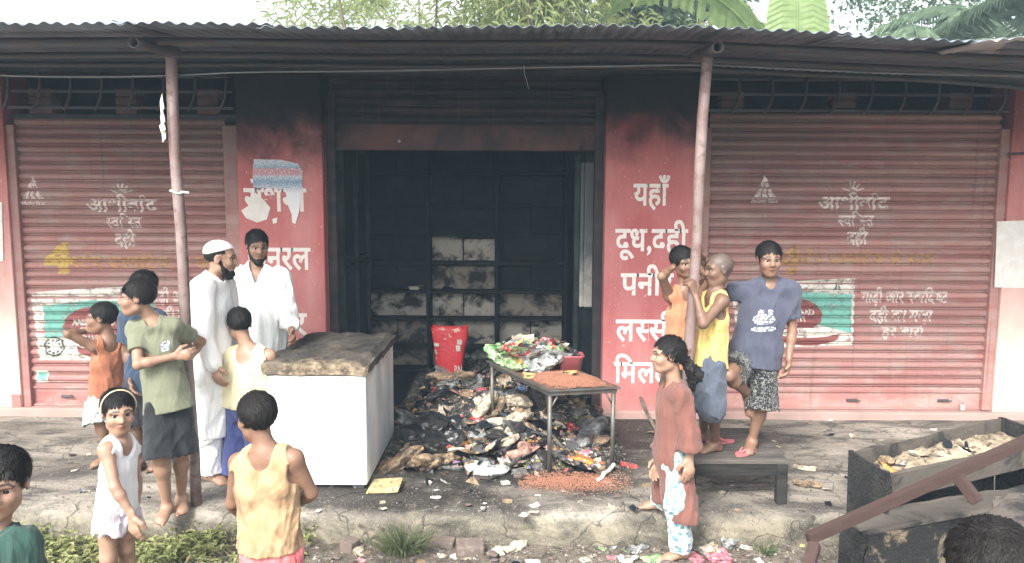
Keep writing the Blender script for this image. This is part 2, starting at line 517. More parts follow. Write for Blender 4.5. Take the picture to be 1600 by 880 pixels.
PITCH_S = 0.0805
SPROF = [(0.0, -0.010), (0.003, -0.010), (0.005, 0.004), (0.010, 0.007), (0.015, 0.004), (0.017, -0.006), (0.020, 0.004), (0.026, 0.015), (0.036, 0.022), (0.048, 0.024), (0.060, 0.020), (0.070, 0.011), (0.077, 0.0), (0.0790, -0.010)]
def slat_out(zl):
    zl = zl % PITCH_S
    for (a, b), (c, d) in zip(SPROF, SPROF[1:]):
        if a <= zl <= c: return b + (d - b) * (zl - a) / (c - a)
    return -0.010
def shutter(x0, x1, ys, z0, ztop, mat, plate=0.21, pmat_=None):
    """roller shutter: bottom plate, then slats to the top; returns surface function"""
    root = empty('roller_shutter', (0.5 * (x0 + x1), ys - 6.6, z0), parent=shop)
    L = x1 - x0
    vs, fs = [], []
    for x in (-L / 2, L / 2):
        for z, y in SPROF + [(PITCH_S, -0.010)]:
            vs.append((x, -y, z))
    n = len(SPROF) + 1
    for i in range(n - 1): fs.append((i, n + i, n + i + 1, i + 1))
    src = None
    k = 0
    while z0 + plate + k * PITCH_S < ztop - 0.02:
        zl = plate + k * PITCH_S
        if src is None:
            src = mesh_obj('slat', vs, fs, mat, root, False, (0, 0, zl)); pass
        else:
            share(src, None, root, (random.uniform(-0.002, 0.002), random.uniform(-0.0012, 0.0012), zl + random.uniform(-0.0015, 0.0015)), (random.uniform(-0.05, 0.05), random.uniform(-0.0012, 0.0012), random.uniform(-0.0015, 0.0015)))
        k += 1
    bm = bmesh.new(); add_box(bm, -L / 2, L / 2, -0.004, 0.02, 0.0, plate - 0.004, 0.002)
    bm_obj('bottom_plate', bm, pmat_ or mat, root)
    bm = bmesh.new(); add_box(bm, -L / 2, L / 2, -0.022, 0.02, plate - 0.05, plate - 0.030, 0.004)
    bm_obj('rail', bm, pmat_ or mat, root)
    bm = bmesh.new(); add_box(bm, -L / 2, L / 2, -0.028, 0.02, 0.0, 0.016, 0.003)
    bm_obj('rail', bm, pmat_ or mat, root)
    zs = z0 + plate
    lines = sorted(zs + kk * PITCH_S + a for kk in range(k) for a, b in SPROF)
    surf = lambda z: (ys - 6.6) - slat_out(z - zs) - 0.0035 if z > zs else (ys - 6.6) - 0.008
    def sub(o):  # lettering is laid in building space; move it under the shutter
        o.parent = root
        o.location = (-root.location.x, -root.location.y, -root.location.z)
        return o
    return root, surf, lines, sub
YS = 6.70
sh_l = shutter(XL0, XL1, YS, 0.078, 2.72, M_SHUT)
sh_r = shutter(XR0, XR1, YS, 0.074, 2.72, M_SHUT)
for (x0, x1) in ((XL0 - 0.061, XL0 + 0.012), (XL1 - 0.012, XL1 + 0.119), (XR0 - 0.109, XR0 + 0.012), (XR1 - 0.012, XR1 + 0.069)):
    sbox('guide_channel', x0, x1, YS - 0.055, YS + 0.03, 0.077, 2.64, M_SHUT)
sbox('guide_channel', XL0 - 0.15, XL0 - 0.062, YS - 0.085, YS - 0.02, 0.077, 0.20, M_SHUT)
# side fittings on the shutters: bolts, hasps, padlocks
def lock_set(root, xs_, z):
    for x in xs_:
        bm = bmesh.new(); add_box(bm, x - 0.05, x + 0.05, -0.022, -0.0045, z - 0.012, z + 0.012, 0.003)
        add_tube(bm, [(x - 0.02, -0.03, z), (x + 0.07, -0.03, z)], 0.007, 6)
        bm_obj('bolt', bm, M_IRON, root)
lock_set(sh_l[0], (-0.62, -0.05, 0.5), 0.085)
lock_set(sh_r[0], (-0.85, 0.10, 0.95), 0.085)
M_STEEL = pmat('bright_padlock_steel', (0.62, 0.62, 0.60), (0.5, 0.5, 0.48), 30, 0.35, 0.05, 60, 0.6)
bm = bmesh.new(); add_box(bm, 1.09, 1.135, -0.055, -0.030, 0.0, 0.055, 0.006)
add_tube(bm, [(1.098, -0.043, 0.05), (1.098, -0.043, 0.078), (1.112, -0.043, 0.092), (1.127, -0.043, 0.078), (1.127, -0.043, 0.05)], 0.005, 6)
bm_obj('padlock', bm, M_STEEL, sh_r[0])
# burnt shutter rolled half up over the middle opening
YM = 6.80
M_BAR = soot_mat('scorched_red_bar', (0.13, 0.065, 0.058), (0.055, 0.042, 0.042), (0.022, 0.022, 0.025), 0.38, 0.60, 2.0, 0.7)
sh_m = shutter(XM0 + 0.03, XM1 - 0.03, YM, 2.44, 3.10, M_SHUTB, 0.235, M_BAR)
bm = bmesh.new(); bmesh.ops.create_uvsphere(bm, u_segments=10, v_segments=8, radius=0.014)
bm_obj('peep_hole', bm, M_STEEL, sh_m[0], True, (-0.60, -0.012, 0.08))
for x in (XM0 + 0.002, XM1 - 0.082):
    sbox('guide_channel', x, x + 0.08, YM - 0.05, YM + 0.05, 0.02, 2.95, M_SHUTB)
sbox('wall_band', XM0 + 0.001, XM1 - 0.001, 6.90, 7.05, 2.62, 3.10, M_SOOTW)

# ventilator gaps with iron grilles above the side shutters
M_BRICKP = soot_mat('smoked_brick', (0.06, 0.045, 0.042), (0.15, 0.085, 0.072), None, 0.3, 0.65, 9)
def ventilator(x0, x1, posts):
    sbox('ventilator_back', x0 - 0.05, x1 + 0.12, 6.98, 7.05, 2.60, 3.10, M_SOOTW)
    sbox('ledge', x0 - 0.002, x1 + 0.002, 6.735, 6.979, 2.70, 2.745, M_TOP)
    for a, b in posts:
        for r in range(3):
            sbox('brick', a + random.uniform(-0.006, 0.006), b + random.uniform(-0.006, 0.006), 6.70, 6.86, 2.746 + r * 0.075, 2.746 + r * 0.075 + 0.068, M_BRICKP)
    g = empty('grille', (0, 0.11 - 0.03, 0), parent=shop)
    for z in (2.79, 2.93, 3.06):
        bm = bmesh.new(); add_box(bm, x0 + 0.02, x1 - 0.02, -0.035, -0.023, z - 0.011, z + 0.011, 0.002); bm_obj('bar', bm, M_IRON, g)
    nb = max(2, round((x1 - x0) / 0.295))
    for i in range(nb + 1):
        x = x0 + 0.05 + (x1 - x0 - 0.12) * i / nb
        s = -1 if x < 0 else 1
        pts = [(x, -0.04, 3.09), (x, -0.045, 2.99), (x + s * 0.005, -0.05, 2.93), (x - s * -0.012, -0.055, 2.87), (x - s * -0.045, -0.05, 2.80), (x - s * -0.075, -0.04, 2.765)]
        pts = [(2 * x - q[0] if s > 0 else q[0], q[1], q[2]) for q in pts]
        tube('bar', pts, 0.011, M_IRON, g, 6)
ventilator(XL0 - 0.05, XL1 + 0.11, ((-4.32, -4.12), (-3.55, -3.36), (-2.82, -2.63)))
ventilator(XR0 - 0.10, XR1 + 0.06, ((1.86, 2.06), (2.86, 3.06), (3.90, 4.10)))

# ------------------------------------------------------------------ the burnt room
IX0, IX1, IY0, IY1 = -1.95, 1.02, 6.95, 8.75
sbox('interior_wall', IX0 - 0.1, IX0, IY0 + 0.001, IY1, 0.0, 3.1, M_SOOTW)
sbox('interior_wall', IX1, IX1 + 0.1, IY0 + 0.001, IY1, 0.0, 3.1, M_SOOTW)
sbox('interior_wall', IX0 - 0.1, IX1 + 0.1, IY1 + 0.001, IY1 + 0.12, 0.0, 3.1, M_SOOTW)
sbox('ceiling', IX0 - 0.1, IX1 + 0.1, IY0 + 0.12, IY1 + 0.12, 3.102, 3.2, M_SOOTW)
sbox('floor', IX0 - 0.099, IX1 + 0.099, 6.60, IY1, 0.004, 0.022, M_SOOT)
# back wall of the other shops closes the building off
sbox('back_wall', -6.2, 6.6, 8.9, 9.05, 0, 3.3, M_TOP)
sbox('side_wall', -6.2, -6.05, 7.1015, 8.899, 0, 3.3, M_TOP)
sbox('side_wall', 6.45, 6.6, 7.1015, 8.899, 0, 3.3, M_TOP)

# ------------------------------------------------------------------ tin roof on pipe frame
roof = empty('roof', (0, 0, 0), parent=shop)
def roof_z(x, y):
    z = 2.945 + (y - 4.25) * 0.105
    if x > 0.8: z -= (x - 0.8) ** 2 * 0.0075 + (x - 0.8) * 0.018
    z += 0.006 * math.sin(x * 2.1)
    return z
WV = 0.078
def sheet(x0, nw, ov, rnd):
    vs, fs = [], []
    per = 8
    n = int(nw * per) + 1
    ys_ = [4.25 + ov, 4.6, 5.4, 6.4, 7.6, 9.3]
    tilt = rnd.uniform(-0.010, 0.010); wob = rnd.uniform(0, 6)
    for j, y in enumerate(ys_):
        for i in range(n):
            x = x0 + i * WV / per
            z = roof_z(x, y) + 0.0080 * math.sin(2 * math.pi * x / WV) + tilt * (y - 6) * 0.3 + (0.004 * math.sin(wob + i * 0.23) if j == 0 else 0)
            vs.append((x, y - 6.6, z))
    for j in range(len(ys_) - 1):
        for i in range(n - 1):
            fs.append((j * n + i, j * n + i + 1, (j + 1) * n + i + 1, (j + 1) * n + i))
    o = mesh_obj('roof_sheet', vs, fs, M_TIN, roof, True)
    m = o.modifiers.new('thickness', 'SOLIDIFY'); m.thickness = 0.0025
    return o
rr = random.Random(5)
x = -6.35
i = 0
while x < 6.4:
    o = sheet(x, 11.5, rr.uniform(-0.02, 0.03), rr)
    o.location.z = 0.004 * (i % 2)
    x += 10.5 * WV; i += 1
# lifted torn sheet at the right end
vs, fs = [], []
for j in range(5):
    for k in range(40):
        u, v = k / 39.0, j / 4.0
        X = 2.60 + u * 1.3; Y = 4.12 + v * 0.7
        Z = 2.90 - 0.055 * u * 0 + 0.02 * u + 0.09 * u * (1 - v) + 0.010 * math.sin(2 * math.pi * X / WV) - 0.05 * (1 - u) + v * 0.05
        vs.append((X, Y - 6.6, Z))
for j in range(4):
    for k in range(39): fs.append((j * 40 + k, j * 40 + k + 1, (j + 1) * 40 + k + 1, (j + 1) * 40 + k))
o = mesh_obj('roof_sheet', vs, fs, tin_mat('pale_tin_sheet', (0.45, 0.46, 0.47), (0.35, 0.36, 0.37), (0.2, 0.17, 0.15)), roof, True)
o.modifiers.new('thickness', 'SOLIDIFY').thickness = 0.0025
for yy in (4.66, 5.55, 6.42):
    pts = [(xx, yy - 6.6, roof_z(xx, yy) - 0.05) for xx in [-6.3 + 0.5 * q for q in range(26)]]
    tube('purlin', pts, 0.024, M_IRON, roof, 8)
for xx in (-2.22, 1.20, -4.9, 4.6):
    pts = [(xx, yy - 6.6, roof_z(xx, yy) - 0.085) for yy in (4.42, 4.6, 4.8, 4.98)]
    bm = bmesh.new(); add_tube(bm, pts, 0.034, 12, False); o = bm_obj('rafter', bm, M_IRON, roof, True)
    o.modifiers.new('thickness', 'SOLIDIFY').thickness = 0.006

# posts at the platform edge
def post(p0, p1, label):
    e = empty('awning_post', (p0[0], p0[1], 0), label, 'post', 'awning posts')
    pts = [Vector(p0).lerp(Vector(p1), k / 8.0) + Vector((0.006 * math.sin(k * 1.7), 0, 0)) - Vector((p0[0], p0[1], 0)) for k in range(9)]
    tube('pole', pts, [0.034] * 9, M_PIPE, e, 14)
    return e
pl = post((-2.055, 4.63, -0.02), (-2.115, 4.66, 2.84), 'rusty pipe awning post hugged by the boy in olive t-shirt')
pr = post((1.115, 4.66, -0.02), (1.195, 4.66, 2.86), 'rusty pipe awning post held by the shaven-headed boy')
M_RAG = pmat('pale_torn_paper', (0.72, 0.70, 0.64), (0.6, 0.57, 0.5), 20)
bm = bmesh.new()
for (z, w_, l_) in ((2.62, 0.010, 0.13), (2.52, 0.014, 0.10), (2.45, 0.024, 0.07), (2.42, 0.012, 0.10)):
    a = Vector((-0.09 + (2.6 - z) * 0.02, -0.035, z)); b = a + Vector((-w_, -0.012, -l_ * 0.4)); c = a + Vector((-w_ * 0.4, -0.02, -l_)); d = a + Vector((0.012, -0.006, -l_ * 0.7))
    q = [bm.verts.new(t_) for t_ in (a, b, c, d)]; bm.faces.new(q)
o = bm_obj('torn_paper', bm, M_RAG, pl); o.modifiers.new('thickness', 'SOLIDIFY').thickness = 0.002
pts = [(-0.035 - 0.03 * 0, 0, 2.1)]
bm = bmesh.new()
ringp = [(-0.050 + 0.039 * math.cos(a), 0.02 + 0.039 * math.sin(a), 2.02 + 0.01 * math.sin(a * 2)) for a in [i * 0.5 for i in range(14)]]
add_tube(bm, ringp + [(0.0, -0.03, 2.02), (0.05, -0.035, 2.015)], 0.006, 6)
bm_obj('string_tie', bm, M_RAG, pl)
# sagging cable under the eave
pts = [(-6 + 0.25 * k, 4.72, 2.80 + 0.03 * math.sin(k * 0.22 + 1) - 0.05 * max(0, math.sin((k * 0.25 - 7.2) * 1.1))) for k in range(50)]
tag(tube('cable', pts, 0.005, pmat('cable_grey', (0.16, 0.16, 0.16)), None, 6), 'thin grey electric cable sagging under the tin eave', 'cable')
# charred shreds hanging over the opening
pts = [(0.09, 6.2, 3.09), (0.095, 6.2, 3.02), (0.11, 6.19, 2.98), (0.13, 6.2, 2.90)]
tag(tube('hanging_wire', pts, 0.002, M_RAG, None, 5), 'short pale wire dangling above the burnt opening', 'wire')

# ------------------------------------------------------------------ lettering on the pillars and shutters
def paint(name, c, wear=(0.44, 0.56), scale=18, under=None):
    t = NT(name); p = t.pos()
    n = t.noise(scale, p, 5, 0.7)
    t.color(c); t.rough(0.8)
    tr = t.node('ShaderNodeBsdfTransparent'); mx = t.node('ShaderNodeMixShader')
    f = t.ramp(n, [(wear[0], 1.0), (wear[1], 0.0)])     # worn away: the red below shows
    t.l.new(f, mx.inputs[0]); t.l.new(t.b.outputs[0], mx.inputs[1]); t.l.new(tr.outputs[0], mx.inputs[2])
    t.l.new(mx.outputs[0], t.n['Material Output'].inputs['Surface'])
    return t.m
P_WHITE = paint('white_sign_paint', (0.76, 0.70, 0.66), (0.28, 0.40))
P_FADED = paint('faded_white_paint', (0.66, 0.56, 0.52), (0.33, 0.48), 26)
P_FADED2 = paint('rubbed_white_paint', (0.64, 0.56, 0.52), (0.33, 0.48), 26)
P_YEL = paint('faded_yellow_paint', (0.52, 0.36, 0.10), (0.32, 0.48), 22)
P_YELF = paint('ghost_yellow_paint', (0.46, 0.27, 0.10), (0.36, 0.54), 22)
P_TEAL = paint('faded_teal_paint', (0.16, 0.40, 0.33), (0.30, 0.48), 14)
P_MAR = paint('maroon_paint', (0.24, 0.07, 0.065), (0.30, 0.46), 14)
P_CREAM = paint('faded_cream_paint', (0.66, 0.63, 0.57), (0.32, 0.50), 12)
P_DARK = paint('dark_green_paint', (0.04, 0.07, 0.06), (0.36, 0.5), 22)
def FX(px, py, y=YF): q = at(px, py, y); return q[0], q[2]
def wpx(n, y=YF): return n * y / 1150.0 * 1.015
sp = lambda z: YF - 6.6 - 0.004
def pt(tokens, px, py, w, h, parent, mat=P_WHITE, bold=0.022):
    x, z = FX(px, py); lay_text('painted_lettering', tokens, x, z, wpx(w), wpx(h), sp, mat, parent, bold)
pt(['यहाँ'], 1018, 304, 56, 32, p_b)
pt(['दूध', ',', 'दही'], 1018, 375, 112, 33, p_b)
pt(['पनीर'], 1011, 444, 82, 33, p_b)
pt(['ल', '~स', 'सी'], 1008, 516, 92, 33, p_b)
pt(['िम', 'लता', ' ', 'है'], 1024, 582, 130, 32, p_b)
pt(['रोशनी'], 430, 312, 96, 34, p_a)
pt(['जनरल'], 436, 404, 98, 33, p_a)
pt(['~स', 'टोर'], 436, 506, 88, 33, p_a)
def st(S, tokens, px, py, w, h, mat, bold=0.014, name='painted_lettering'):
    root, surf, lines, sub = S
    x, z = FX(px, py, YS); return sub(lay_text(name, tokens, x, z, wpx(w, YS), wpx(h, YS), surf, mat, None, bold, lines))
def sp_poly(S, polys, mat, name='painted_panel', lift=0.0):
    root, surf, lines, sub = S
    pl_ = [[FX(a, b, YS) for a, b in poly] for poly in polys]
    return sub(drape(name, poly_bm(pl_), (lambda z: surf(z) - lift), mat, None, lines))
def disc(cx, cy, rx, ry, n=20, a0=0, a1=360): return [(cx + rx * math.cos(math.radians(a0 + (a1 - a0) * i / (n - (0 if a1 - a0 == 360 else 1)))), cy - ry * math.sin(math.radians(a0 + (a1 - a0) * i / (n - (0 if a1 - a0 == 360 else 1))))) for i in range(n)]
def advert(S, dx, dy, fade_main, fade_yel, mirror=False):
    # triangle emblem with its caption
    sp_poly(S, [[(53 + dx, 276 + dy), (45 + dx, 294 + dy), (51 + dx, 296 + dy), (53 + dx, 287 + dy)], [(53 + dx, 276 + dy), (61 + dx, 294 + dy), (55 + dx, 296 + dy), (53 + dx, 287 + dy)],
                [(44 + dx, 299 + dy), (36 + dx, 311 + dy), (46 + dx, 311 + dy), (49 + dx, 299 + dy)], [(51 + dx, 299 + dy), (49 + dx, 311 + dy), (57 + dx, 311 + dy), (55 + dx, 299 + dy)], [(58 + dx, 299 + dy), (60 + dx, 311 + dy), (70 + dx, 311 + dy), (62 + dx, 299 + dy)]], fade_main, 'painted_emblem')
    st(S, ['Enduring Value'], 53 + dx, 317 + dy, 40, 6, fade_main, 0.02)
    rays = []
    for a in (-70, -40, -12, 12, 40, 70):
        s_, c_ = math.sin(math.radians(a)), math.cos(math.radians(a))
        cx, cy = 190 + dx, 302 + dy
        rays.append([(cx + s_ * 5 - c_ * 1.5, cy - c_ * 4), (cx + s_ * 18 - c_ * 1.5, cy - c_ * 16), (cx + s_ * 18 + c_ * 1.5, cy - c_ * 16 + 2), (cx + s_ * 5 + c_ * 1.5, cy - c_ * 4 + 2)])
    sp_poly(S, rays, fade_main, 'painted_emblem')
    st(S, ['आशीवा', '^', 'द'], 192 + dx, 321 + dy, 108, 19, fade_main, 0.024)
    st(S, ['~स', 'व', 'ि', '~स', 'त'], 195 + dx, 348 + dy, 54, 16, fade_main, 0.02)
    st(S, ['दही'], 197 + dx, 375 + dy, 32, 18, fade_main, 0.03)
advert(sh_l, 0, 0, P_FADED, P_YEL)
advert(sh_r, 1141, -3, P_FADED2, P_YELF)
st(sh_l, ['4'], 92, 405, 44, 38, P_YEL, 0.06)
st(sh_l, ['~स', 'टेप', ' ', 'एडवांटेज', ' ', 'के', ' ', 'साथ'], 235, 410, 240, 17, P_YELF, 0.02)
st(sh_r, ['4'], 1230, 408, 40, 36, P_YELF, 0.06)
st(sh_r, ['~स', 'टेप', ' ', 'एडवांटेज', ' ', 'के', ' ', 'साथ'], 1350, 405, 215, 17, P_YELF, 0.02)
def packet(S, x0, x1, y0, y1, skew):
    X = lambda u: x0 + (x1 - x0) * u
    Y = lambda v: y0 + (y1 - y0) * v
    sp_poly(S, [[(X(0), Y(0.10)), (X(0.35), Y(0.06)), (X(1.0), Y(0)), (X(0.985), Y(0.98)), (X(0.55), Y(1.0)), (X(0.07), Y(1.0))]], P_CREAM)
    sp_poly(S, [[(X(0.10), Y(0.28)), (X(0.5), Y(0.20)), (X(0.98), Y(0.24)), (X(0.97), Y(0.80)), (X(0.55), Y(0.62)), (X(0.12), Y(0.72))]], P_TEAL, lift=0.0012)
    sp_poly(S, [disc(X(0.50), Y(0.55), (x1 - x0) * 0.24, (y1 - y0) * 0.26)], P_MAR, lift=0.0024)
    sp_poly(S, [disc(X(0.62), Y(0.82), (x1 - x0) * 0.26, (y1 - y0) * 0.17, 16, 180, 360)], P_MAR, lift=0.0024)
    sp_poly(S, [disc(X(0.62), Y(0.80), (x1 - x0) * 0.26, (y1 - y0) * 0.07)], P_CREAM, lift=0.0036)
    st(S, ['AASHIRVAAD'], X(0.50), Y(0.50), (x1 - x0) * 0.34, 8, P_CREAM, 0.03).location.y -= 0.003
    st(S, ['SVASTI'], X(0.50), Y(0.60), (x1 - x0) * 0.2, 7, P_CREAM, 0.03).location.y -= 0.003
    st(S, ['DAHI'], X(0.48), Y(0.70), (x1 - x0) * 0.12, 6, P_CREAM, 0.03).location.y -= 0.003
    ring = []
    for i in range(24):
        a0, a1 = 2 * math.pi * i / 24, 2 * math.pi * (i + 1) / 24
        cx, cy = X(0.19), Y(0.82)
        ring.append([(cx + r * math.cos(a), cy + r * math.sin(a)) for a, r in ((a0, 13), (a1, 13), (a1, 16), (a0, 16))])
    for i in range(9):
        a0, a1 = 2 * math.pi * i / 9, 2 * math.pi * (i + 0.6) / 9
        ring.append([(X(0.19) + r * math.cos(a), Y(0.82) + r * math.sin(a)) for a, r in ((a0, 8), (a1, 8), (a1, 11.5), (a0, 11.5))])
    sp_poly(S, ring, P_DARK, 'painted_emblem', 0.0036)
    tx, ty = X(0.86), Y(0.12)
    sp_poly(S, [[(tx, ty - 8), (tx - 6, ty + 6), (tx - 1, ty + 6)], [(tx + 1, ty - 4), (tx + 1, ty + 6), (tx + 6, ty + 6)]], P_DARK, 'painted_emblem', 0.0024)
packet(sh_l, 50, 245, 445, 562, 0)
packet(sh_r, 1140, 1334, 434, 541, 0)
for S, dx, m in ((sh_l, -1112, P_FADED2), (sh_r, 0, P_FADED2)):
    st(S, ['गाढ़ी', ' ', 'और', ' ', '~स', 'वा', 'िद', '~ष', 'ट'], 1412 + dx, 464, 134, 17, m, 0.026)
    st(S, ['दही', ' ', 'का', ' ', 'मज़ा'], 1406 + dx, 493, 98, 17, m, 0.026)
    st(S, ['हर', ' ', 'बार!'], 1408 + dx, 518, 64, 16, m, 0.026)
sp_poly(sh_l, [[(58, 578), (77, 578), (78, 597), (59, 598)]], P_CREAM, lift=0.002)
sp_poly(sh_l, [[(61, 582), (75, 582), (75, 592), (62, 592)]], P_TEAL, lift=0.003)

# torn posters pasted on the pillars
def poster(name, pts, mat, parent, lift, label=None):
    bm = poly_bm([[FX(a, b) for a, b in pts]])
    for v in bm.verts: v.co.y = YF - 6.6 - lift - random.uniform(0, 0.004)
    for f in bm.faces:
        f.normal_update()
        if f.normal.y > 0: f.normal_flip()
    o = bm_obj(name, bm, mat, parent)
    o.modifiers.new('thickness', 'SOLIDIFY').thickness = 0.0012
    return o
def poster_mat():
    t = NT('torn_poster_print'); p = t.pos(); x, y, z = t.sep(p)
    zt = FX(430, 250)[1]; zb = FX(430, 350)[1]
    v = t.mr(z, zb, zt, 0, 1, False)
    n = t.noise(60, p, 3, 0.6)
    band = t.ramp(v, [(0.0, (0.74, 0.74, 0.72)), (0.50, (0.72, 0.74, 0.76)), (0.66, (0.24, 0.38, 0.52)), (0.74, (0.55, 0.60, 0.66)), (0.78, (0.62, 0.33, 0.35)), (0.86, (0.62, 0.33, 0.35)), (0.88, (0.32, 0.46, 0.58)), (1.0, (0.66, 0.70, 0.74))])
    txt = t.noise(130, t.mapped(p, (1, 1, 2.2)), 2, 0.5)
    col = t.mix(t.math('MULTIPLY', t.ramp(txt, [(0.52, 0.0), (0.58, 0.8)]), t.mr(v, 0.45, 0.6)), band, (0.10, 0.13, 0.2))
    col = t.mix(t.ramp(n, [(0.60, 0.0), (0.66, 0.8)]), col, (0.75, 0.74, 0.70))
    t.color(col); t.rough(0.8)
    return t.m
M_PAPER = pmat('bare_paper', (0.76, 0.74, 0.70), (0.66, 0.63, 0.58), 12, 0.85)
poster('poster', [(397, 249), (440, 250), (466, 256), (474, 268), (471, 293), (468, 330), (462, 350), (457, 348), (456, 338), (462, 322), (450, 320), (446, 296), (420, 294), (396, 293), (395, 270)], poster_mat(), p_a, 0.006)
poster('poster_scrap', [(398, 300), (412, 312), (423, 325), (417, 343), (402, 348), (385, 341), (377, 329), (388, 322), (396, 312)], M_PAPER, p_a, 0.006)
poster('poster_scrap', [(426, 342), (434, 340), (433, 348), (427, 350)], M_PAPER, p_a, 0.006)
poster('poster', [(1557, 346), (1680, 342), (1684, 452), (1553, 449)], M_PAPER, p_right, 0.006)
poster('poster', [(-70, 318), (4, 316), (6, 408), (-70, 414)], M_PAPER, p_left, 0.006)
# a small tap of iron sticking out of the right pillar
tube('iron_hook', [(4.50, -0.03, 2.42), (4.34, -0.10, 2.41), (4.30, -0.14, 2.41)], 0.012, M_IRON, shop, 8)
# ------------------------------------------------------------------ people: smooth blended solids meshed as one surface
def V3(*a): return np.array(a, dtype=np.float64)
def nrm(v):
    v = np.asarray(v, dtype=np.float64)
    return v / (np.linalg.norm(v) + 1e-12)
class Solid:
    def __init__(s):
        s.pr = []
        s.cuts = []
        s.noise = None
    def cap(s, a, b, ra, rb=None, k=0.02, side=None, dr=1.0, op='+'):
        """tapered capsule; with side + dr its cross-section is flattened to dr along the axis square to side"""
        rb = ra if rb is None else rb
        a, b = V3(*a), V3(*b)
        ba = b - a
        L2 = float(ba @ ba) + 1e-9
        R = max(ra, rb) * max(1.0, dr)
        if side is not None:
            ax = nrm(ba)
            sd = np.asarray(side, float); sd = nrm(sd - ax * (sd @ ax))
            fr = np.cross(ax, sd)
        def f(X, Y, Z):
            x, y, z = X - a[0], Y - a[1], Z - a[2]
            t = np.clip((x * ba[0] + y * ba[1] + z * ba[2]) / L2, 0, 1)
            x, y, z = x - t * ba[0], y - t * ba[1], z - t * ba[2]
            d2 = x * x + y * y + z * z
            r = ra + (rb - ra) * t
            if side is not None:
                q = x * fr[0] + y * fr[1] + z * fr[2]
                d2 = d2 + q * q * (1.0 / dr ** 2 - 1.0)
                return (np.sqrt(d2) - r) * min(1.0, 0.5 + 0.5 * dr)
            return np.sqrt(d2) - r
        s.pr.append((np.minimum(a, b) - R, np.maximum(a, b) + R, f, k, op))
        return s
    def ell(s, c, r, M=None, k=0.02, op='+'):
        c, r = V3(*c), V3(*r)
        M = np.eye(3) if M is None else np.asarray(M)      # columns: local axes in world
        R = np.sqrt(((M * r) ** 2).sum(1))
        def f(X, Y, Z):
            x, y, z = X - c[0], Y - c[1], Z - c[2]
            q = [(x * M[0, i] + y * M[1, i] + z * M[2, i]) for i in range(3)]
            k0 = np.sqrt(sum((q[i] / r[i]) ** 2 for i in range(3)))
            k1 = np.sqrt(sum((q[i] / r[i] ** 2) ** 2 for i in range(3))) + 1e-6
            return k0 * (k0 - 1) / k1
        s.pr.append((c - R, c + R, f, k, op))
        return s
    def cut(s, p, n):
        """throw away the side n points to"""
        s.cuts.append((V3(*p), nrm(n)))
        return s
    def mesh(s, h):
        lo = np.min([p[0] for p in s.pr if p[4] == '+'], axis=0) - 3 * h
        hi = np.max([p[1] for p in s.pr if p[4] == '+'], axis=0) + 3 * h
        n = np.ceil((hi - lo) / h).astype(int) + 1
        ax = [(lo[i] + h * np.arange(n[i])).astype(np.float32) for i in range(3)]
        D = np.full(n, 0.2, dtype=np.float32)
        prims = [p for p in s.pr if p[4] == '+'] + [None] + [p for p in s.pr if p[4] == '-'] if s.noise is not None else s.pr
        for pr in prims:
            if pr is None:      # folds go on before the openings are cut
                D = D + s.noise(ax[0][:, None, None], ax[1][None, :, None], ax[2][None, None, :]).astype(np.float32)
                continue
            plo, phi, f, k, op = pr
            m = k + 2.5 * h
            i0 = np.clip(np.floor((plo - m - lo) / h).astype(int), 0, n - 1)
            i1 = np.clip(np.ceil((phi + m - lo) / h).astype(int) + 1, 1, n)
            if np.any(i1 <= i0): continue
            sl = tuple(slice(i0[i], i1[i]) for i in range(3))
            X, Y, Z = (ax[0][sl[0]][:, None, None], ax[1][sl[1]][None, :, None], ax[2][sl[2]][None, None, :])
            d = f(X, Y, Z).astype(np.float32)
            A = D[sl]
            if op == '+':
                q = np.maximum(k - np.abs(A - d), 0) / k
                D[sl] = np.minimum(A, d) - q * q * k * 0.25
            else:
                d = -d
                q = np.maximum(k - np.abs(A - d), 0) / k
                D[sl] = np.maximum(A, d) + q * q * k * 0.25
        X, Y, Z = ax[0][:, None, None], ax[1][None, :, None], ax[2][None, None, :]
        for p, nn in s.cuts:
            D = np.maximum(D, ((X - p[0]) * nn[0] + (Y - p[1]) * nn[1] + (Z - p[2]) * nn[2]).astype(np.float32))
        return surface_net(D, lo, h)
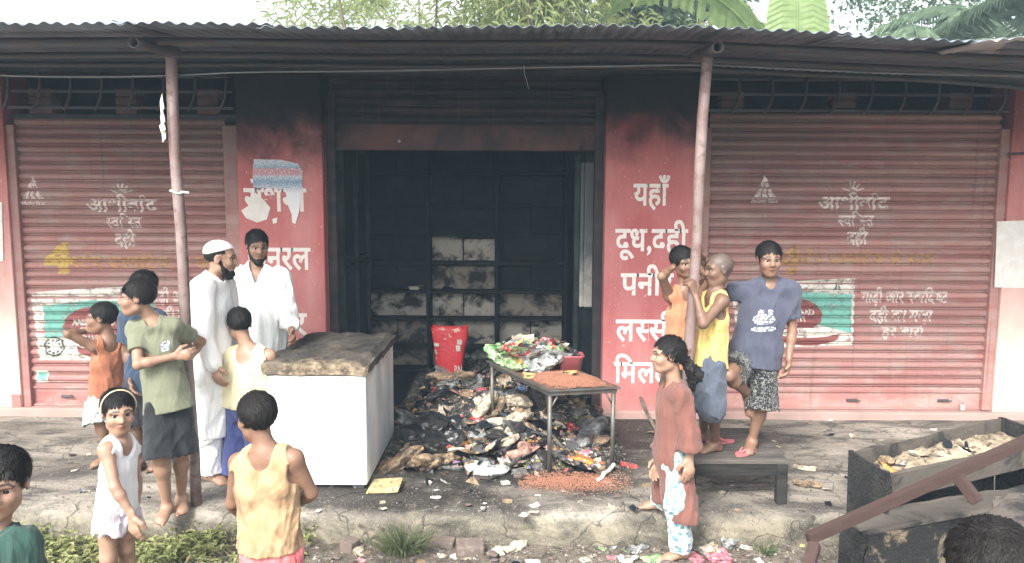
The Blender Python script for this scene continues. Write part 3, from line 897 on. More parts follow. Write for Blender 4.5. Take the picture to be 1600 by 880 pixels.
def surface_net(D, lo, h):
    S = D < 0
    nx, ny, nz = D.shape
    c = np.zeros((nx - 1, ny - 1, nz - 1), dtype=np.int8)
    for i in (0, 1):
        for j in (0, 1):
            for k in (0, 1):
                c += S[i:nx - 1 + i, j:ny - 1 + j, k:nz - 1 + k]
    cells = np.argwhere((c > 0) & (c < 8))
    idx = np.full(c.shape, -1, dtype=np.int64)
    idx[tuple(cells.T)] = np.arange(len(cells))
    acc = np.zeros((len(cells), 3)); cnt = np.zeros(len(cells))
    corners = [(i, j, k) for i in (0, 1) for j in (0, 1) for k in (0, 1)]
    dv = {q: D[cells[:, 0] + q[0], cells[:, 1] + q[1], cells[:, 2] + q[2]] for q in corners}
    for q in corners:
        for a in range(3):
            if q[a] == 0:
                q2 = tuple(q[i] + (i == a) for i in range(3))
                d0, d1 = dv[q], dv[q2]
                m = (d0 < 0) != (d1 < 0)
                t = np.where(m, d0 / (d0 - d1 + 1e-12), 0)
                pt = np.repeat(np.array(q, float)[None, :], len(cells), 0)
                pt[:, a] += t
                acc += pt * m[:, None]
                cnt += m
    verts = lo + h * (cells + acc / np.maximum(cnt, 1)[:, None])
    quads = []
    for a in range(3):
        b, cc = (a + 1) % 3, (a + 2) % 3
        sl0 = [slice(None)] * 3; sl1 = [slice(None)] * 3
        sl0[a] = slice(0, -1); sl1[a] = slice(1, None)
        s0, s1 = S[tuple(sl0)], S[tuple(sl1)]
        e = np.argwhere(s0 != s1)
        ok = (e[:, b] > 0) & (e[:, cc] > 0) & (e[:, b] < D.shape[b] - 1) & (e[:, cc] < D.shape[cc] - 1)
        e = e[ok]
        fl = s0[tuple(e.T)]
        def g(db, dc):
            q = e.copy(); q[:, b] -= db; q[:, cc] -= dc
            return idx[tuple(q.T)]
        Q = np.stack([g(1, 1), g(0, 1), g(0, 0), g(1, 0)], 1)
        Q[~fl] = Q[~fl][:, ::-1]
        quads.append(Q)
    quads = np.concatenate(quads)
    quads = quads[(quads >= 0).all(1)]
    return verts, quads
def quad_mesh(name, verts, quads, mat, parent, base):
    me = bpy.data.meshes.new(name)
    nv, nq = len(verts), len(quads)
    me.vertices.add(nv)
    me.vertices.foreach_set('co', (verts - base).astype(np.float32).ravel())
    me.loops.add(nq * 4)
    me.loops.foreach_set('vertex_index', quads.astype(np.int32).ravel())
    me.polygons.add(nq)
    me.polygons.foreach_set('loop_start', np.arange(nq, dtype=np.int32) * 4)
    me.update(calc_edges=True)
    me.polygons.foreach_set('use_smooth', np.ones(nq, dtype=bool))
    if mat is not None: me.materials.append(mat)
    o = bpy.data.objects.new(name, me)
    return link(o, parent)
def vcol(o, cols):
    a = o.data.color_attributes.new('Col', 'FLOAT_COLOR', 'POINT')
    c = np.ones((len(cols), 4), dtype=np.float32); c[:, :3] = cols
    a.data.foreach_set('color', c.ravel())
def folds(seed, amp, freq=26.0, vert=0.35, n=7):
    """cloth folds: long soft ridges that run mostly down the cloth"""
    r = np.random.RandomState(seed)
    K = r.normal(size=(n, 3)) * freq * r.uniform(0.5, 1.5, (n, 1)); K[:, 2] *= vert
    ph = r.uniform(0, 6.28, n)
    W = r.normal(size=(3, 3)) * 5; pw = r.uniform(0, 6.28, 3)
    def f(X, Y, Z):
        wx = 0.030 * np.sin(W[0, 0] * X + W[0, 1] * Y + W[0, 2] * 2 * Z + pw[0])
        wz = 0.035 * np.sin(W[1, 0] * X + W[1, 1] * Y + W[1, 2] * Z + pw[1])
        o = 0
        for k, p in zip(K, ph):
            q = np.sin(k[0] * (X + wx) + k[1] * Y + k[2] * (Z + wz) + p)
            o = o + (1 - np.abs(q)) ** 2 - 0.10
        return -amp / math.sqrt(n) * 1.9 * o
    return f

def cloth_mat(name, c, c2=None, rough=0.9, pattern=None, stain=None):
    t = NT(name)
    vec = t.coord()
    n = t.noise(14, vec, 5, 0.6)
    col = t.mix(t.ramp(n, [(0.35, 0.0), (0.7, 1.0)]), c, c2 or tuple(x * 0.92 for x in c))
    if stain:
        sn = t.noise(stain[1], t.mapped(vec, (1, 1, 0.55)), 4, 0.6, 0.6)
        col = t.mix(t.ramp(sn, [(stain[2], 0.0), (stain[2] + 0.12, 1.0)]), col, stain[0])
    if pattern:
        col = pattern(t, vec, col)
    t.color(col)
    t.rough(rough)
    t.b.inputs['Specular IOR Level'].default_value = 0.15
    t.b.inputs['Sheen Weight'].default_value = 0.15
    w = t.noise(15, t.mapped(vec, (1, 1, 0.28)), 4, 0.55, 1.4)
    weave = t.noise(260, vec, 2)
    t.bump(t.math('ADD', w, t.math('MULTIPLY', weave, 0.05)), 0.40, 0.03)
    return t.m
_skin = {}
def skin_mat():
    if 's' in _skin: return _skin['s']
    t = NT('skin')
    a = t.node('ShaderNodeAttribute', attribute_name='Col')
    n = t.noise(30, t.coord(), 4)
    col = t.mix(t.ramp(n, [(0.3, 0.0), (0.75, 1.0)]), a.outputs['Color'], t.mix(1.0, a.outputs['Color'], (0.80, 0.76, 0.74), 'MULTIPLY'))
    big = t.noise(7, t.coord(), 3)
    col = t.mix(t.math('MULTIPLY', t.ramp(big, [(0.42, 0.0), (0.68, 1.0)]), 0.35), col, t.mix(1.0, col, (0.72, 0.60, 0.56), 'MULTIPLY'))
    t.color(col)
    t.rough(t.mr(t.noise(55, t.coord(), 4), 0.3, 0.7, 0.38, 0.62))
    t.b.inputs['Specular IOR Level'].default_value = 0.4
    t.b.inputs['Subsurface Weight'].default_value = 0.06
    t.b.inputs['Subsurface Radius'].default_value = (0.012, 0.005, 0.003)
    t.bump(t.noise(220, t.coord(), 2), 0.12, 0.004)
    _skin['s'] = t.m
    return t.m
def hair_mat():
    if 'h' in _skin: return _skin['h']
    t = NT('hair_black')
    n = t.noise(60, t.mapped(t.coord(), (1, 1, 0.3)), 4)
    t.color(t.mix(n, (0.005, 0.0045, 0.0045), (0.017, 0.014, 0.013)))
    t.rough(0.55)
    t.b.inputs['Specular IOR Level'].default_value = 0.22
    t.bump(t.noise(190, t.mapped(t.coord(), (1, 1, 0.35)), 3), 0.7, 0.006)
    _skin['h'] = t.m
    return t.m
def eye_mat():
    if 'e' in _skin: return _skin['e']
    t = NT('eye')
    a = t.node('ShaderNodeAttribute', attribute_name='Col')
    t.color(a.outputs['Color']); t.rough(0.15)
    _skin['e'] = t.m
    return t.m
def head_frame(yaw, pitch=0.0, roll=0.0):
    """columns: person's left, forward, up.  yaw 0 looks at the camera (-Y), 90 looks to +X, 180 away"""
    y = math.radians(yaw)
    fwd = V3(math.sin(y), -math.cos(y), 0)
    left = V3(math.cos(y), math.sin(y), 0)
    up = V3(0, 0, 1)
    p, r = math.radians(pitch), math.radians(roll)
    f2 = fwd * math.cos(p) + up * math.sin(p)
    u2 = up * math.cos(p) - fwd * math.sin(p)
    l3 = left * math.cos(r) + u2 * math.sin(r)
    u3 = u2 * math.cos(r) - left * math.sin(r)
    return np.stack([l3, f2, u3], 1)

class Person:
    def __init__(s, label, J, skin, head, hh, yaw, hp=0, hr=0, body_yaw=0, w=1.0, seed=1, cat='person', group=None,
                 feet=True, toes=((0, 0), (0, 0)), hands=None, sole=None, ears=1.0):
        s.J = {k: V3(*v) for k, v in J.items()}
        s.skin = V3(*skin); s.hh = hh; s.seed = seed; s.w = w
        s.H = head_frame(yaw, hp, hr)
        s.hc = V3(*head)
        s.B = head_frame(body_yaw)
        base = 0.5 * (s.J['aL'] + s.J['aR'])
        base[2] = sole if sole is not None else min(s.J['aL'][2], s.J['aR'][2]) - 0.07 * w
        s.base = base
        s.root = empty('person', base, label, cat, group)
        s.toes = toes
        s.hands = hands or {}
        s.ears = ears
    def hp(s, x, y, z): return s.hc + s.H @ (V3(x, y, z) * s.hh)
    def add_torso(s, S, off=0.0, k=0.05, top=True):
        J, w = s.J, s.w
        sh = 0.5 * (J['sL'] + J['sR']); hp = 0.5 * (J['hL'] + J['hR'])
        side = nrm(J['sL'] - J['sR']); hside = nrm(J['hL'] - J['hR'])
        sw = np.linalg.norm(J['sL'] - J['sR']) / 2
        up = nrm(sh - hp)
        L = np.linalg.norm(sh - hp)
        dp = 0.62
        chest = hp + up * L * 0.70; waist = hp + up * L * 0.34
        wr = getattr(s, 'waist', 0.80)
        S.cap(hp + up * 0.0, waist, sw * 0.86 + off, sw * wr + off, k, hside, dp + 0.1)
        S.cap(waist, chest, sw * wr + off, sw * 0.93 + off, k, side, dp + 0.06)
        S.cap(chest, sh - up * sw * 0.10, sw * 0.90 + off, sw * 0.55 + off, k, side, dp)
        if top:
            nb = s.neck_base()
            for q in ('sL', 'sR'):
                S.cap(nb - up * 0.036 * w, J[q] - up * 0.004, 0.048 * w + off, 0.042 * w + off, k)
        return side, up, sw, L, chest, waist, hp, sh
    def neck_base(s):
        J = s.J
        sh = 0.5 * (J['sL'] + J['sR']); hp = 0.5 * (J['hL'] + J['hR'])
        return sh + nrm(sh - hp) * 0.058 * s.w
    def add_hand(s, S, q):
        J, hh = s.J, s.hh
        wr = J['w' + q]
        h = s.hands.get(q, {})
        d = nrm(h.get('dir', wr - J['e' + q]))
        n = h.get('palm', s.B[:, 0] * (-1 if q == 'L' else 1))   # palm faces the body
        n = nrm(n - d * (n @ d))
        side = np.cross(d, n) * (1 if q == 'R' else -1)           # towards the thumb
        curl = h.get('curl', 0.35)
        hl = hh * 0.78                                            # whole hand length
        pl = hl * 0.50
        r = 0.055 * hh * (s.w ** 0.2)
        S.cap(wr - d * 0.01, wr + d * pl * 0.85, hl * 0.14, hl * 0.205, 0.012, side, 0.5)
        for i, (o, ln, st) in enumerate(((0.16, 0.44, 0.0), (0.055, 0.50, 0.02), (-0.05, 0.46, 0.0), (-0.15, 0.36, -0.05))):
            b = wr + d * (pl * 0.90 + hl * st) + side * hl * o
            spread = side * o * h.get('spread', 0.35)
            a1 = curl * 0.9; a2 = curl * 1.9; a3 = curl * 2.7
            p = b
            for j, (a, f) in enumerate(((a1, 0.42), (a2, 0.33), (a3, 0.25))):
                qd = nrm(d * math.cos(a) + n * math.sin(a) + spread)
                p2 = p + qd * hl * ln * f
                S.cap(p, p2, r * (1.0 - 0.1 * j), r * (0.92 - 0.12 * j), 0.004)
                p = p2
        b = wr + d * pl * 0.30 + side * hl * 0.16
        t1 = b + nrm(d * 0.75 + side * 0.75 + n * 0.25) * hl * 0.20
        t2 = t1 + nrm(d * 0.95 + side * 0.22 + n * (0.3 + curl * 0.5)) * hl * 0.20
        S.cap(b, t1, r * 1.35, r * 1.12, 0.010)
        S.cap(t1, t2, r * 1.10, r * 0.85, 0.005)
    def add_foot(s, S, q):
        J, w = s.J, s.w
        a = J['a' + q]
        yaw, pit = s.toes[0 if q == 'L' else 1]
        F = head_frame(yaw, pit)
        l, f, u = F[:, 0], F[:, 1], F[:, 2]
        fl = 0.165 * w * getattr(s, 'footk', 1.0)
        hz = 0.068 * w
        heel = a - u * hz * 0.55 - f * 0.028 * w
        S.cap(a, heel, 0.034 * w, 0.030 * w, 0.02)
        ball = a - u * (hz - 0.020 * w) + f * fl * 0.62
        S.cap(a - u * 0.012 * w + f * 0.01, ball, 0.036 * w, 0.036 * w, 0.025, l, 0.66)
        S.cap(heel - u * 0.004, ball, 0.030 * w, 0.034 * w, 0.02, l, 0.72)
        sg = 1 if q == 'L' else -1
        for i in range(5):
            o = (-0.030 + 0.0155 * i) * w * sg
            tl = (0.048 - 0.0055 * i) * w
            b = ball + l * o + f * (0.012 - 0.004 * i) * w - u * 0.004 * w
            S.cap(b, b + f * tl - u * 0.006 * w, (0.0118 if i == 0 else 0.0092) * w, (0.0108 if i == 0 else 0.0078) * w, 0.004)
    def build_body(s, h=0.006, lip=(0.42, 0.2, 0.17), brow=True, stubble=None, beard=None):
        J, w, hh = s.J, s.w, s.hh
        S = Solid()
        s.add_torso(S)
        hpt, H = s.hp, s.H
        nb = s.neck_base()
        S.cap(hpt(0, -0.10, -0.22), nb, 0.195 * hh, 0.215 * hh, 0.03)
        for q in 'LR':
            S.cap(J['s' + q], J['e' + q], 0.043 * w, 0.030 * w, 0.03)
            el = J['e' + q] + (J['w' + q] - J['e' + q]) * 0.28
            S.cap(J['e' + q], el, 0.030 * w, 0.031 * w, 0.02)
            S.cap(el, J['w' + q], 0.031 * w, 0.0205 * w, 0.02)
            s.add_hand(S, q)
            S.cap(J['h' + q] * 0.85 + J['k' + q] * 0.15, J['k' + q], 0.072 * w, 0.045 * w, 0.04)
            back = -s.B[:, 1] * 0.010 * w
            cf = J['k' + q] + (J['a' + q] - J['k' + q]) * 0.30 + back
            S.cap(J['k' + q], cf, 0.044 * w, 0.046 * w, 0.03)
            S.cap(cf, J['a' + q], 0.046 * w, 0.027 * w, 0.03)
            s.add_foot(S, q)
        E = lambda x, y, z, rx, ry, rz, k=0.03, op='+': S.ell(hpt(x, y, z), (rx * hh, ry * hh, rz * hh), H, k * hh / 0.2, op)
        C = lambda a, b, ra, rb, k=0.012, op='+': S.cap(hpt(*a), hpt(*b), ra * hh, rb * hh, k * hh / 0.2, op=op)
        E(0, -0.06, 0.14, 0.335, 0.425, 0.36)
        E(0, 0.11, -0.14, 0.25, 0.28, 0.335, 0.03)
        E(0, 0.235, -0.385, 0.12, 0.11, 0.095, 0.03)
        C((0.18, 0.0, -0.30), (0.06, 0.22, -0.41), 0.075, 0.06, 0.03); C((-0.18, 0.0, -0.30), (-0.06, 0.22, -0.41), 0.075, 0.06, 0.03)
        for x in (-1, 1):
            E(x * 0.165, 0.255, -0.13, 0.11, 0.11, 0.10, 0.025)
            C((x * 0.05, 0.375, 0.085), (x * 0.205, 0.305, 0.085), 0.045, 0.045, 0.02)
        for x in (-1, 1):
            E(x * 0.138, 0.415, 0.006, 0.080, 0.085, 0.050, 0.012, '-')
        C((0, 0.37, 0.04), (0, 0.455, -0.115), 0.034, 0.052, 0.016)
        for x in (-1, 1):
            C((x * 0.045, 0.41, -0.135), (x * 0.052, 0.405, -0.135), 0.036, 0.036, 0.01)
            C((x * 0.075, 0.375, 0.064), (x * 0.205, 0.325, 0.056), 0.019, 0.017, 0.004)
            C((x * 0.08, 0.368, -0.050), (x * 0.19, 0.325, -0.044), 0.015, 0.014, 0.006)
            M = H @ np.array([[1, 0.25 * x, 0], [-0.25 * x, 1, 0.15], [0, -0.15, 1]])
            M = M / np.linalg.norm(M, axis=0)
            S.ell(hpt(x * 0.345, -0.035, -0.01), (0.036 * hh * s.ears, 0.095 * hh, 0.135 * hh), M, 0.012)
            S.ell(hpt(x * 0.385, 0.01, 0.0), (0.022 * hh, 0.05 * hh, 0.075 * hh), M, 0.006, '-')
        C((-0.085, 0.345, -0.248), (0.0, 0.395, -0.236), 0.026, 0.030, 0.008); C((0.085, 0.345, -0.248), (0.0, 0.395, -0.236), 0.026, 0.030, 0.008)
        C((-0.065, 0.345, -0.292), (0.065, 0.345, -0.292), 0.030, 0.030, 0.010)
        C((-0.03, 0.37, -0.290), (0.03, 0.37, -0.290), 0.026, 0.026, 0.010)
        v, qd = S.mesh(h)
        o = quad_mesh('body', v, qd, skin_mat(), s.root, s.base)
        # real colour of skin: lips, brows, soles, lashes, beard shadow
        L = (v - s.hc) @ H / hh
        col = np.repeat(s.skin[None, :], len(v), 0)
        ax, y, z = np.abs(L[:, 0]), L[:, 1], L[:, 2]
        face = (y > 0.2) & (np.abs(z) < 0.6) & (ax < 0.4)
        def blend(m, c):
            m = np.clip(m, 0, 1)[:, None]
            col[:] = col * (1 - m) + np.asarray(c)[None, :] * m
        lipm = face * np.clip(1.25 - np.sqrt((ax / 0.105) ** 2 + ((z + 0.264) / 0.052) ** 2), 0, 1) * 3
        blend(lipm, s.skin * np.array([0.86, 0.66, 0.64]))
        blend(face * np.clip(1.1 - np.sqrt((ax / 0.09) ** 2 + ((z + 0.262) / 0.012) ** 2), 0, 1) * 2, s.skin * 0.25)
        if brow:
            zb = 0.128 + 0.05 * (ax - 0.06) - 0.9 * np.clip(ax - 0.17, 0, 1)
            bm_ = face * (ax > 0.045) * (ax < 0.255) * np.clip(1.5 - np.abs(z - zb) / 0.022, 0, 1)
            blend(bm_ * 0.95, (0.02, 0.016, 0.014))
        lash = face * (ax > 0.06) * (ax < 0.22) * np.clip(1.3 - np.abs(z - 0.050 + 0.35 * (ax - 0.14) ** 2) / 0.012, 0, 1)
        blend(lash * 0.9, (0.02, 0.015, 0.013))
        if stubble is not None:
            zz = -0.729 * 0 + (-0.685 * y + 0.728 * z)
            blend(np.clip((zz + 0.06) / 0.05, 0, 1) * (z > -0.35) * stubble[3], stubble[:3])
        vcol(o, col)
        # eyes
        for x in (-1, 1):
            bm = bmesh.new()
            bmesh.ops.create_uvsphere(bm, u_segments=16, v_segments=16, radius=0.068 * hh)
            me = bpy.data.meshes.new('eye')
            bm.to_mesh(me); bm.free()
            me.materials.append(eye_mat())
            me.polygons.foreach_set('use_smooth', [True] * len(me.polygons))
            eo = link(bpy.data.objects.new('eye', me), s.root)
            Mx = Matrix(np.array(H).tolist()).to_4x4()
            eo.matrix_local = Matrix.Translation(Vector(hpt(x * 0.138, 0.296, 0.006) - s.base)) @ Mx @ Matrix.Rotation(math.radians(-90), 4, 'X')
            co = np.array([q.co[:] for q in me.vertices]) / (0.068 * hh)
            cc = np.where((co[:, 2] > 0.72)[:, None], V3(0.018, 0.010, 0.008)[None], V3(0.46, 0.42, 0.39)[None])
            vcol(eo, cc)
        s.body = o
        return s
    def part(s, name, S, mat, h=0.008, label=None):
        v, q = S.mesh(h)
        o = quad_mesh(name, v, q, mat, s.root, s.base)
        if label: o['label'] = label
        return o, v
    def hair(s, style='short', h=0.006, strands=900, thick=0.035, length=0.105, mat=None, fringe=0):
        S = Solid(); H, hh = s.H, s.hh
        r = np.random.RandomState(s.seed)
        t = thick * 0.62
        S.ell(s.hp(0, -0.10, 0.175), V3(0.342 + t, 0.418 + t, 0.362 + t * 1.25) * hh, H, 0.02)
        if style == 'girl':
            S.cap(s.hp(0, -0.40, 0.0), s.hp(0, -0.52, -0.20), 0.14 * hh, 0.12 * hh, 0.05)
            for x in (-1, 1):
                S.cap(s.hp(x * 0.29, -0.04, 0.06), s.hp(x * 0.18, -0.38, -0.12), 0.060 * hh, 0.09 * hh, 0.03)
        kk = r.normal(size=(6, 3)) * 150 * (0.2 / hh)
        S.noise = lambda X, Y, Z: 0.00055 * hh / 0.2 * sum(np.sin(q[0] * X + q[1] * Y + q[2] * Z + i) for i, q in enumerate(kk))
        if style == 'cap':
            n = H @ V3(0, 0.685, -0.728)
            S.cut(s.hp(0, 0, 0) + n * 0.09 * hh, n)
        v, q = S.mesh(h)
        o = quad_mesh('hair', v, q, mat or hair_mat(), s.root, s.base)
        if strands:
            add_strands(o, s, v, r, strands * 4, length, fringe)
        return o
def add_strands(o, s, v, r, n, length, fringe=0):
    """short combed locks lying on the scalp"""
    me = o.data
    nv = len(v)
    no = np.zeros(nv * 3, dtype=np.float32); me.vertices.foreach_get('normal', no); no = no.reshape(-1, 3).astype(float)
    L = (v - s.hc) @ s.H / s.hh
    C0 = V3(0, -0.06, 0.14)
    out = (((L - C0) / V3(0.335, 0.425, 0.36)) ** 2).sum(1) > 1.0
    ok = np.where(out & (L[:, 2] > -0.24))[0]
    pick = r.choice(ok, n)
    vs, fs = [], []
    whorl = V3(0.06, -0.26, 0.50)
    def lock(a, t, nn, ln, wd, l0, l1, drop):
        b = a + (t * 0.55 + nn * l0) * ln
        c = a + (t * 1.0 + nn * l1 + V3(0, 0, -drop)) * ln
        k = len(vs)
        vs.extend([a - wd, a + wd, b + wd * 0.8, b - wd * 0.8, c])
        fs.extend([(k, k + 1, k + 2, k + 3), (k + 3, k + 2, k + 4)])
    for i in pick:
        p, nn = v[i], no[i]
        away = s.H @ (L[i] - whorl)
        t = nrm(nrm(away - nn * (away @ nn)) + r.normal(size=3) * 0.22)
        t = nrm(t - nn * (t @ nn))
        ln = length * s.hh * r.uniform(0.7, 1.5)
        wd = nrm(np.cross(t, nn)) * 0.0021 * s.hh / 0.2 * r.uniform(0.6, 1.2)
        stray = r.rand() < 0.07
        l = r.uniform(0.18, 0.36) if stray else r.uniform(0.06, 0.20)
        if stray: ln *= 0.85
        lock(p - nn * 0.0015, t, nn, ln, wd, l, l * (0.9 if stray else 0.6), 0.08)
    for i in range(fringe):
        x = r.uniform(-0.26, 0.26)
        p = s.hp(x, 0.30 - 0.9 * x * x, 0.335 - 0.3 * x * x + r.uniform(-0.03, 0.03))
        t = nrm(s.H @ V3(x * 0.5 + 0.25, 0.42, -0.9) + r.normal(size=3) * 0.12)
        nn = nrm(s.H @ V3(x, 1, 0.2))
        lock(p, t, nn, length * s.hh * r.uniform(1.2, 2.2), nrm(np.cross(t, nn)) * 0.004, 0.16, 0.10, 0.1)
    bm = bmesh.new(); bm.from_mesh(me)
    vv = [bm.verts.new(Vector(q - s.base)) for q in vs]
    for f in fs:
        fc = bm.faces.new([vv[i] for i in f]); fc.smooth = True
    bm.to_mesh(me); bm.free()

# ---- garments
def tank(p, mat, hem=0.02, neck=0.085, arm=0.060, off=0.012, seed=3, name='tank_top', amp=0.006, flare=0.0, h=0.007, back=None, label=None):
    S = Solid(); J, w = p.J, p.w
    side, up, sw, L, chest, waist, hp, sh = p.add_torso(S, off)
    low = hp - up * hem * 1.0
    S.cap(waist, low - up * 0.03, sw * 0.82 + off, sw * (0.95 + flare) + off + 0.010, 0.04, side, 0.80)
    S.noise = folds(seed, amp)
    for q in 'LR':
        o = (J['s' + q] - sh)
        S.cap(J['s' + q] + o * 0.22 + up * 0.05, J['s' + q] + o * 0.10 - up * 0.075 * w, arm * w, arm * w * 0.92, 0.012, op='-')
    f = np.cross(side, up); f = f if f @ p.B[:, 1] > 0 else -f
    nb = p.neck_base()
    S.cap(nb + f * 0.09 * w - up * 0.055 * w, nb + up * 0.1, neck * w * 0.62, neck * w * 0.80, 0.012, op='-')
    if back: S.cap(nb - f * 0.09 * w - up * back * w, nb + up * 0.1, neck * w * 0.6, neck * w * 0.72, 0.012, op='-')
    S.cut(low, -up)
    return p.part(name, S, mat, h, label)[0]
def tee(p, mat, hem=0.05, sleeve=0.62, off=0.014, seed=4, name='shirt', amp=0.008, srad=1.35, neck=0.066, h=0.007, flare=0.05, label=None, long=False, vneck=0.04):
    S = Solid(); J, w = p.J, p.w
    side, up, sw, L, chest, waist, hp, sh = p.add_torso(S, off)
    low = hp - up * hem
    S.cap(chest, low, sw * 0.90 + off, sw * (0.95 + flare) + off, 0.04, side, 0.72)
    S.cap(hp + up * 0.05, low - up * 0.04, sw * 0.97 + off, sw * (0.99 + flare) + off + 0.012, 0.04, side, 0.88)
    for q in 'LR':
        a, e, wr = J['s' + q], J['e' + q], J['w' + q]
        if long:
            S.cap(a, e, 0.050 * w * srad, 0.042 * w * srad, 0.03)
            S.cap(e, e + (wr - e) * sleeve, 0.042 * w * srad, 0.036 * w * srad, 0.025)
        else:
            S.cap(a, a + (e - a) * (sleeve + 0.25), 0.048 * w * srad, 0.046 * w * srad, 0.03)
    S.noise = folds(seed, amp)
    f = np.cross(side, up); f = f if f @ p.B[:, 1] > 0 else -f
    nb = p.neck_base()
    S.cap(nb + f * vneck * w - up * 0.015 * w, nb + up * 0.12, neck * w * 0.62, neck * w * 0.75, 0.010, op='-')
    S2 = S
    S2.cut(low, -up)
    if long:
        return p.part(name, S2, mat, h, label)[0]
    # sleeve ends: carve what lies past the cuff
    for q in 'LR':
        a, e = J['s' + q], J['e' + q]
        d = nrm(e - a); c = a + (e - a) * sleeve
        S2.cap(c + d * 0.10 * w, c + d * 0.105 * w, 0.10 * w, 0.10 * w, 0.006, op='-')
    return p.part(name, S2, mat, h, label)[0]
def shorts(p, mat, length=0.9, rad=1.5, flare=1.0, off=0.016, seed=5, name='shorts', amp=0.008, h=0.007, waist=0.05, label=None, cutz=True, hipk=0.0, lenR=None):
    """length: 1 ends at the knee, 2 at the ankle"""
    S = Solid(); J, w = p.J, p.w; length0 = length
    sh = 0.5 * (J['sL'] + J['sR']); hp = 0.5 * (J['hL'] + J['hR'])
    side = nrm(J['hL'] - J['hR']); up = nrm(sh - hp)
    sw = np.linalg.norm(J['sL'] - J['sR']) / 2
    S.cap(hp - up * 0.01, hp + up * waist, sw * 0.86 + off * 0.6, sw * 0.82 + off * 0.5, 0.03, side, 0.74)
    for q in 'LR':
        a, k, an = J['h' + q], J['k' + q], J['a' + q]
        length = lenR if (q == 'R' and lenR) else length0
        r0 = 0.070 * w * rad * 0.74
        a = a * 0.88 + k * 0.12
        if length <= 1.3:
            e = a + (k - a) * min(length, 1.0)
            if length > 1.0: e = k + (an - k) * (length - 1.0)
            d = nrm(e - (k if length > 1.02 else a))
            if length > 1.02:
                S.cap(a, k, r0, 0.052 * w * rad * flare, 0.045)
                S.cap(k, e + d * 0.05, 0.052 * w * rad * flare, 0.052 * w * rad * flare, 0.03)
            else:
                S.cap(a, e + d * 0.05, r0, 0.055 * w * rad * flare, 0.045)
        else:
            e = k + (an - k) * (length - 1.0)
            d = nrm(e - k)
            S.cap(a, k, r0, 0.055 * w * rad, 0.045)
            S.cap(k, e + d * 0.05, 0.055 * w * rad, 0.048 * w * rad * flare, 0.04)
        S.cap(e + d * 0.145 * w, e + d * 0.15 * w, 0.145 * w, 0.145 * w, 0.005, op='-')
    S.noise = folds(seed, amp)
    return p.part(name, S, mat, h, label)[0]
# ------------------------------------------------------------------ the people
A = at
def sole(px, py, z, w):
    p = gnd(px, py, z); return p + V3(0, 0, 0.068 * w)
def dn(p, dx, dy, z): return V3(p[0] + dx, p[1] + dy, z)
SK = dict(a=(0.31, 0.190, 0.130), b=(0.235, 0.138, 0.093), c=(0.36, 0.225, 0.158), d=(0.165, 0.098, 0.068))
WHITE = cloth_mat('cloth_white_cotton', (0.82, 0.82, 0.80), (0.76, 0.76, 0.75))
GZ = -0.20   # dirt in front of the platform

def p_cap_man():
    w = 1.12
    J = dict(sR=A(316, 450, 4.90), sL=A(350, 447, 5.20), eR=A(318, 522, 4.86), wR=A(334, 572, 4.84), eL=A(362, 520, 5.25), wL=A(372, 575, 5.2),
             hR=A(322, 580, 4.97), hL=A(340, 580, 5.14), kR=A(324, 664, 4.98), kL=A(342, 664, 5.14), aR=sole(331, 752, 0, w), aL=sole(352, 741, 0, w))
    p = Person('bearded man in white skullcap and long white kurta standing behind the awning post', J, SK['c'], A(346, 404, 5.03), 0.225, 98, -4, 0, 80, w, 11,
               toes=((75, 0), (60, 0)))
    p.waist = 0.92
    p.build_body()
    p.hair('cap', thick=0.02, strands=300, length=0.05)
    S = Solid()
    S.ell(p.hp(0, -0.08, 0.20), V3(0.372, 0.462, 0.36) * p.hh, p.H, 0.01)
    n = p.H @ V3(0, 0.30, -0.954)
    S.cut(p.hp(0, -0.08, 0.205), n)
    p.part('skullcap', S, WHITE, 0.006)
    beard(p, 0.9)
    S = Solid()
    side, up, sw, L, chest, waist, hp, sh = p.add_torso(S, 0.02)
    for q in 'LR':
        S.cap(J['s' + q], J['e' + q], 0.066 * w, 0.058 * w, 0.03)
        S.cap(J['e' + q], J['e' + q] * 0.12 + J['w' + q] * 0.88, 0.058 * w, 0.052 * w, 0.03)
    kn = 0.5 * (J['kL'] + J['kR'])
    S.cap(chest, kn + V3(0, 0, -0.02), sw * 0.98, sw * 1.12, 0.05, side, 0.80)
    S.noise = folds(21, 0.012, 17, 0.25)
    nb = p.neck_base()
    S.cap(nb + p.B[:, 1] * 0.03, nb + up * 0.12, 0.052, 0.062, 0.010, op='-')
    S.cut(kn + V3(0, 0, -0.06), V3(0, 0, -1))
    p.part('kurta', S, WHITE, 0.009)
    shorts(p, WHITE, 1.90, 1.45, 1.15, name='trousers', seed=22)

def beard(p, size=1.0, mat=None):
    S = Solid(); H, hh = p.H, p.hh
    S.ell(p.hp(0, 0.19, -0.40), V3(0.19, 0.19, 0.17 * size) * hh, H, 0.03)
    S.ell(p.hp(0, 0.25, -0.52), V3(0.12, 0.12, 0.13 * size) * hh, H, 0.04)
    for x in (-1, 1):
        S.cap(p.hp(x * 0.285, 0.03, -0.10), p.hp(x * 0.20, 0.15, -0.36), 0.05 * hh, 0.09 * hh, 0.02)
    S.ell(p.hp(0, 0.43, -0.262), V3(0.10, 0.10, 0.045) * hh, H, 0.008, '-')
    S.cut(p.hp(0, 0.36, -0.22), H @ V3(0, 0.75, 0.6))
    r = np.random.RandomState(p.seed + 5)
    ks = r.normal(size=(5, 3)) * 180
    S.noise = lambda X, Y, Z: 0.0016 * sum(np.sin(k[0] * X + k[1] * Y + k[2] * Z) for k in ks)
    v, q = S.mesh(0.006)
    return quad_mesh('beard', v, q, mat or hair_mat(), p.root, p.base)

